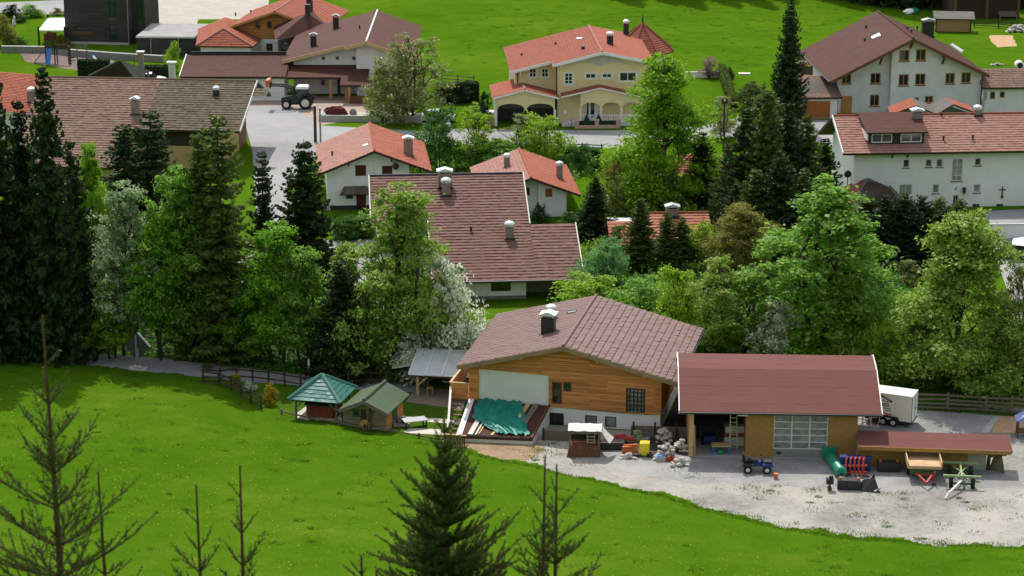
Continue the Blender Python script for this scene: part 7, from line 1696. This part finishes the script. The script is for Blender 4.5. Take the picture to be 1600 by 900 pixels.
def road_sign():
    t = thing('road_sign', 'grey back of a diamond shaped sign board on a stone base beside the lane', 'sign', GT(216,577), R(-12)); s = 1.15; z = 1.95
    part(MB().add([(-s,0,z),(0,0,z-s),(s*.9,0,z),(-.0,0,z+s),(-s,.05,z),(0,.05,z-s),(s*.9,.05,z),(0,.05,z+s)], [(0,1,2,3),(7,6,5,4),(0,4,5,1),(1,5,6,2),(2,6,7,3),(3,7,4,0)]), 'sign_board', mat('shaded_sign_back', (.05,.05,.048), .7), t)  # board coloured near black to stand in for its shaded face
    part(MB().add([(.0,.06,z+s),(s*.9,.06,z),(s*.9+.12,.2,z+.03),(.12,.2,z+s+.03)], [(0,1,2,3)]).add([(.0,.09,z+s),(s*.9,.09,z),(s*.9+.12,.23,z+.03),(.12,.23,z+s+.03)], [(3,2,1,0)]), 'side_board', 'canvas', t)  # pale strip stands in for the sunlit edge of the board
    part(MB().box(-.13,-.01,-.1,-.003,0,2.9).box(.02,.12,-.1,-.003,.1,1.8), 'post', 'greystone', t)
    b = MB().prism([(-.75,-.35),(.75,-.35),(.75,.35),(-.75,.35)], -.05, .16); part(b, 'stone_base', 'rock', t); mb = MB(); rocks(mb, (0,-.1,.12), 9, .6, .3, .1, .16); part(mb, 'base_stones', 'rock', t)
road_sign()
def tripod():
    t = thing('white_post_on_tripod', 'white post on a dark tripod beside the lane above the teal pavilion', 'post', GT(483,594))
    for k in range(3): a = k*2.094+.5; part(MB().beam((.5*math.cos(a),.5*math.sin(a),0),(0,0,1.0),.07), 'leg', 'darkwood', t)
    part(MB().box(-.07,.07,-.07,.07,.9,1.75), 'post', 'whitewood', t)
tripod()
def playground():
    t = thing('play_tower', 'wooden play tower with reddish panel and blue slide on the mulch', 'play tower', G(81,99), R(-4)); P = lambda mb, n, m: part(mb, n, m, t)
    for x in (-.65,.65):
        for y in (-.6,.6): P(MB().box(x-.07,x+.07,y-.07,y+.07,0,4.3), 'post', 'blackwood')
    P(MB().box(-.7,.7,-.65,.65,2.0,2.12), 'platform', 'greywood'); P(MB().box(-.72,.72,-.72,-.68,3.3,4.3).box(-.6,.6,.68,.72,3.3,4.3), 'panel', 'redwood'); P(MB().box(-.72,.72,-.7,-.66,2.2,2.7), 'rail_panel', 'blackwood')
    P(MB().beam((-.05,-.75,2.2),(.05,-2.3,.25),.62,.06).beam((-.36,-.75,2.32),(-.26,-2.3,.37),.06,.2).beam((.26,-.75,2.32),(.36,-2.3,.37),.06,.2), 'slide', 'bluebright')
    P(MB().beam((-2.4,-.3,.2),(-.7,-.3,2.1),.5,.08), 'ramp', 'greywood'); P(MB().beam((-2.4,-.6,.15),(-.7,-.6,.15),.12), 'ramp_edge', 'greywood')
    P(MB().box(.7,2.6,-.05,.05,2.4,2.52).box(2.5,2.65,-.5,.5,0,2.5), 'swing_beam', 'blackwood'); P(MB().box(.7,2.5,-.6,-.5,2.1,2.8), 'bridge_rail', 'blackwood')
    s = thing('nest_swing', 'black nest swing bowl between play tower and climbing frame', 'swing', G(112,94)); part(MB().ball((0,0,.45),(.55,.45,.15)), 'bowl', 'rubber', s); part(MB().beam((-.4,0,.5),(-.1,0,2.3),.03).beam((.4,0,.5),(.1,0,2.3),.03), 'rope', 'darkmetal', s)
    c = thing('climbing_frame', 'grey wooden climbing frame with ladder rungs right of the play tower', 'climbing frame', G(129,98), R(-4))
    for x in (-.7,.7): part(MB().box(x-.06,x+.06,-.06,.06,0,2.6), 'post', 'greywood', c)
    for i in range(4): z = 1.6+.3*i; part(MB().beam((-.7,0,z),(.7,0,z),.06), 'rung', 'greywood', c)
    k = thing('plastic_slide', 'small blue and white plastic slide behind the dark hedge', 'toy slide', G(147,99), R(-4))
    part(MB().beam((-.1,0,1.1),(.6,-.2,.1),.5,.08), 'chute', 'gloss_white', k); part(MB().beam((-.6,0,0),(-.15,0,1.3),.5,.12).beam((-.1,.2,1.1),(-.1,.2,1.5),.1).beam((.2,.2,1.1),(.2,.2,1.5),.1), 'ladder', 'bluebright', k); part(MB().box(-.3,.1,-.15,.15,0,.35), 'base', 'orange', k)
    g = thing('garden_goal_frame', 'small wooden goal frame on the lawn right of the grey pavilion', 'goal', G(229,104), R(-4))
    for x in (-1.7,1.7): part(MB().box(x-.06,x+.06,-.06,.06,0,1.5), 'post', 'greywood', g)
    part(MB().beam((-1.7,0,1.45),(1.7,0,1.45),.1), 'crossbar', 'greywood', g)
    r = thing('blue_roofed_play_house', 'play house with pale blue roof on the tan mulch at the right edge', 'play house', G(1604,682), R(-8))
    part(MB().yprism([(-.9,1.3),(.9,1.3),(.9,1.38),(0,1.95),(-.9,1.38)], -.6, .7), 'roof', mat('pale_blue_plastic', (.25,.33,.6), .5), r)
    for x in (-.7,.7):
        for y in (-.45,.55): part(MB().box(x-.06,x+.06,y-.06,y+.06,0,1.32), 'post', 'brownwood', r)
    part(MB().box(-.7,.7,-.45,.55,.4,.5), 'floor', 'brownwood', r)
playground()
def canopy(u, v, label, w=3.2, h=2.4, rz=-.3):
    t = thing('white_canopy', label, 'canopy', GT(u, v), rz); part(MB().add([(-w/2,-1.2,h),(w/2,-1.2,h),(w/2,1.2,h),(-w/2,1.2,h),(0,0,h+.7)], [(0,1,4),(1,2,4),(2,3,4),(3,0,4),(3,2,1,0)]), 'roof', 'gloss_white', t)
    for x in (-w/2+.1,w/2-.1):
        for y in (-1.1,1.1): part(MB().cyl((x,y,0),(x,y,h),.04), 'post', 'metal', t)
canopy(1606,418,'white canopy over the dark car at the right edge')
canopy(1592,542,'white canopy half hidden by the thin yellowish tree at the right edge')
def f(t): mb = MB(); rocks(mb, (0,0,0), 60, 2.2, 1.0, .9, .28); part(mb, 'stones', 'rock', t)
clutter(1592,50,'rubble_heap','heap of pale rubble at the top right edge','stone heap',f)
def f(t): part(MB().tube([(0,-.6,.6),(0,-.5,.6),(0,.5,.6),(0,.6,.6)],[.5,.6,.6,.5],14), 'bale', 'gloss_white', t, True); part(MB().cyl((0,-.62,.6),(0,-.605,.6),.4), 'net_end', 'darkmetal', t)
clutter(1592,108,'wrapped_bale','white wrapped round bale on the lawn at the right edge','bale',f)
def f(t): mb = MB().ball((0,0,.4),(.9,.6,.5),10,6,.15); part(mb, 'heap', 'gloss_white', t); part(MB().ball((.9,.1,.5),(.8,.5,.5),10,6,.15), 'teal_sheet', 'greentarp', t)
clutter(1420,22,'covered_heap','heap under white and teal sheets by the forest edge','heap',f)
def f(t): mb = MB(); rocks(mb, (0,0,0), 14, 1.4, .5, .25, .2); part(mb, 'stones', 'rock', t)
clutter(1555,103,'pale_stone_row','row of pale stones on the lawn behind the brown annex','stone heap',f)
def bike(u, v, label):
    t = thing('bicycle', label, 'bicycle', G(u, v), R(3))
    for x in (-.55,.55): part(MB().tube([(x+.34*math.cos(a),0,.35+.34*math.sin(a)) for a in np.linspace(0,2*math.pi,17)],.03,5,False), 'wheel', 'metal', t)
    part(MB().beam((-.55,0,.35),(-.1,0,.9),.04).beam((-.1,0,.9),(.45,0,.85),.04).beam((.55,0,.35),(.42,0,1.0),.04).beam((-.1,0,.35),(.45,0,.85),.04), 'frame', 'darkmetal', t); part(MB().box(-.25,.0,-.06,.06,.9,.96), 'saddle', 'rubber', t)
bike(1521,26,'bicycle leaning by the dark timber barn, left one of two'); bike(1533,27,'bicycle leaning by the dark timber barn, right one of two')
def f(t): part(MB().box(-1.4,1.4,-.5,.5,.5,.6).box(-1.3,-1.2,-.4,.4,0,.5).box(1.2,1.3,-.4,.4,0,.5), 'bench', 'greywood', t); part(MB().box(-1.4,1.4,.4,.5,.6,1.2), 'back', 'greywood', t)
clutter(1575,30,'grey_bench','grey bench at the fence in the top right corner','bench',f)
def f(t): part(MB().obox((0,0,.1),(1.6,.9,.12)), 'slab', 'canvas', t); part(MB().box(-.6,.6,-.3,.3,0,.05), 'base', 'concrete', t)
clutter(1163,116,'white_slab','small white slab lying on the upper meadow right of the narrow hedge','slab',f)
def f(t): part(MB().ball((0,0,.5),(.3,.3,.5),8,6,.1).ball((.1,0,1.2),(.18,.18,.35),8,6,.1), 'figure', 'canvas', t); part(MB().cyl((0,0,0),(0,0,.2),.35), 'plinth', 'concrete', t)
clutter(22,40,'garden_sculpture','pale garden sculpture on the lawn at top left','sculpture',f)
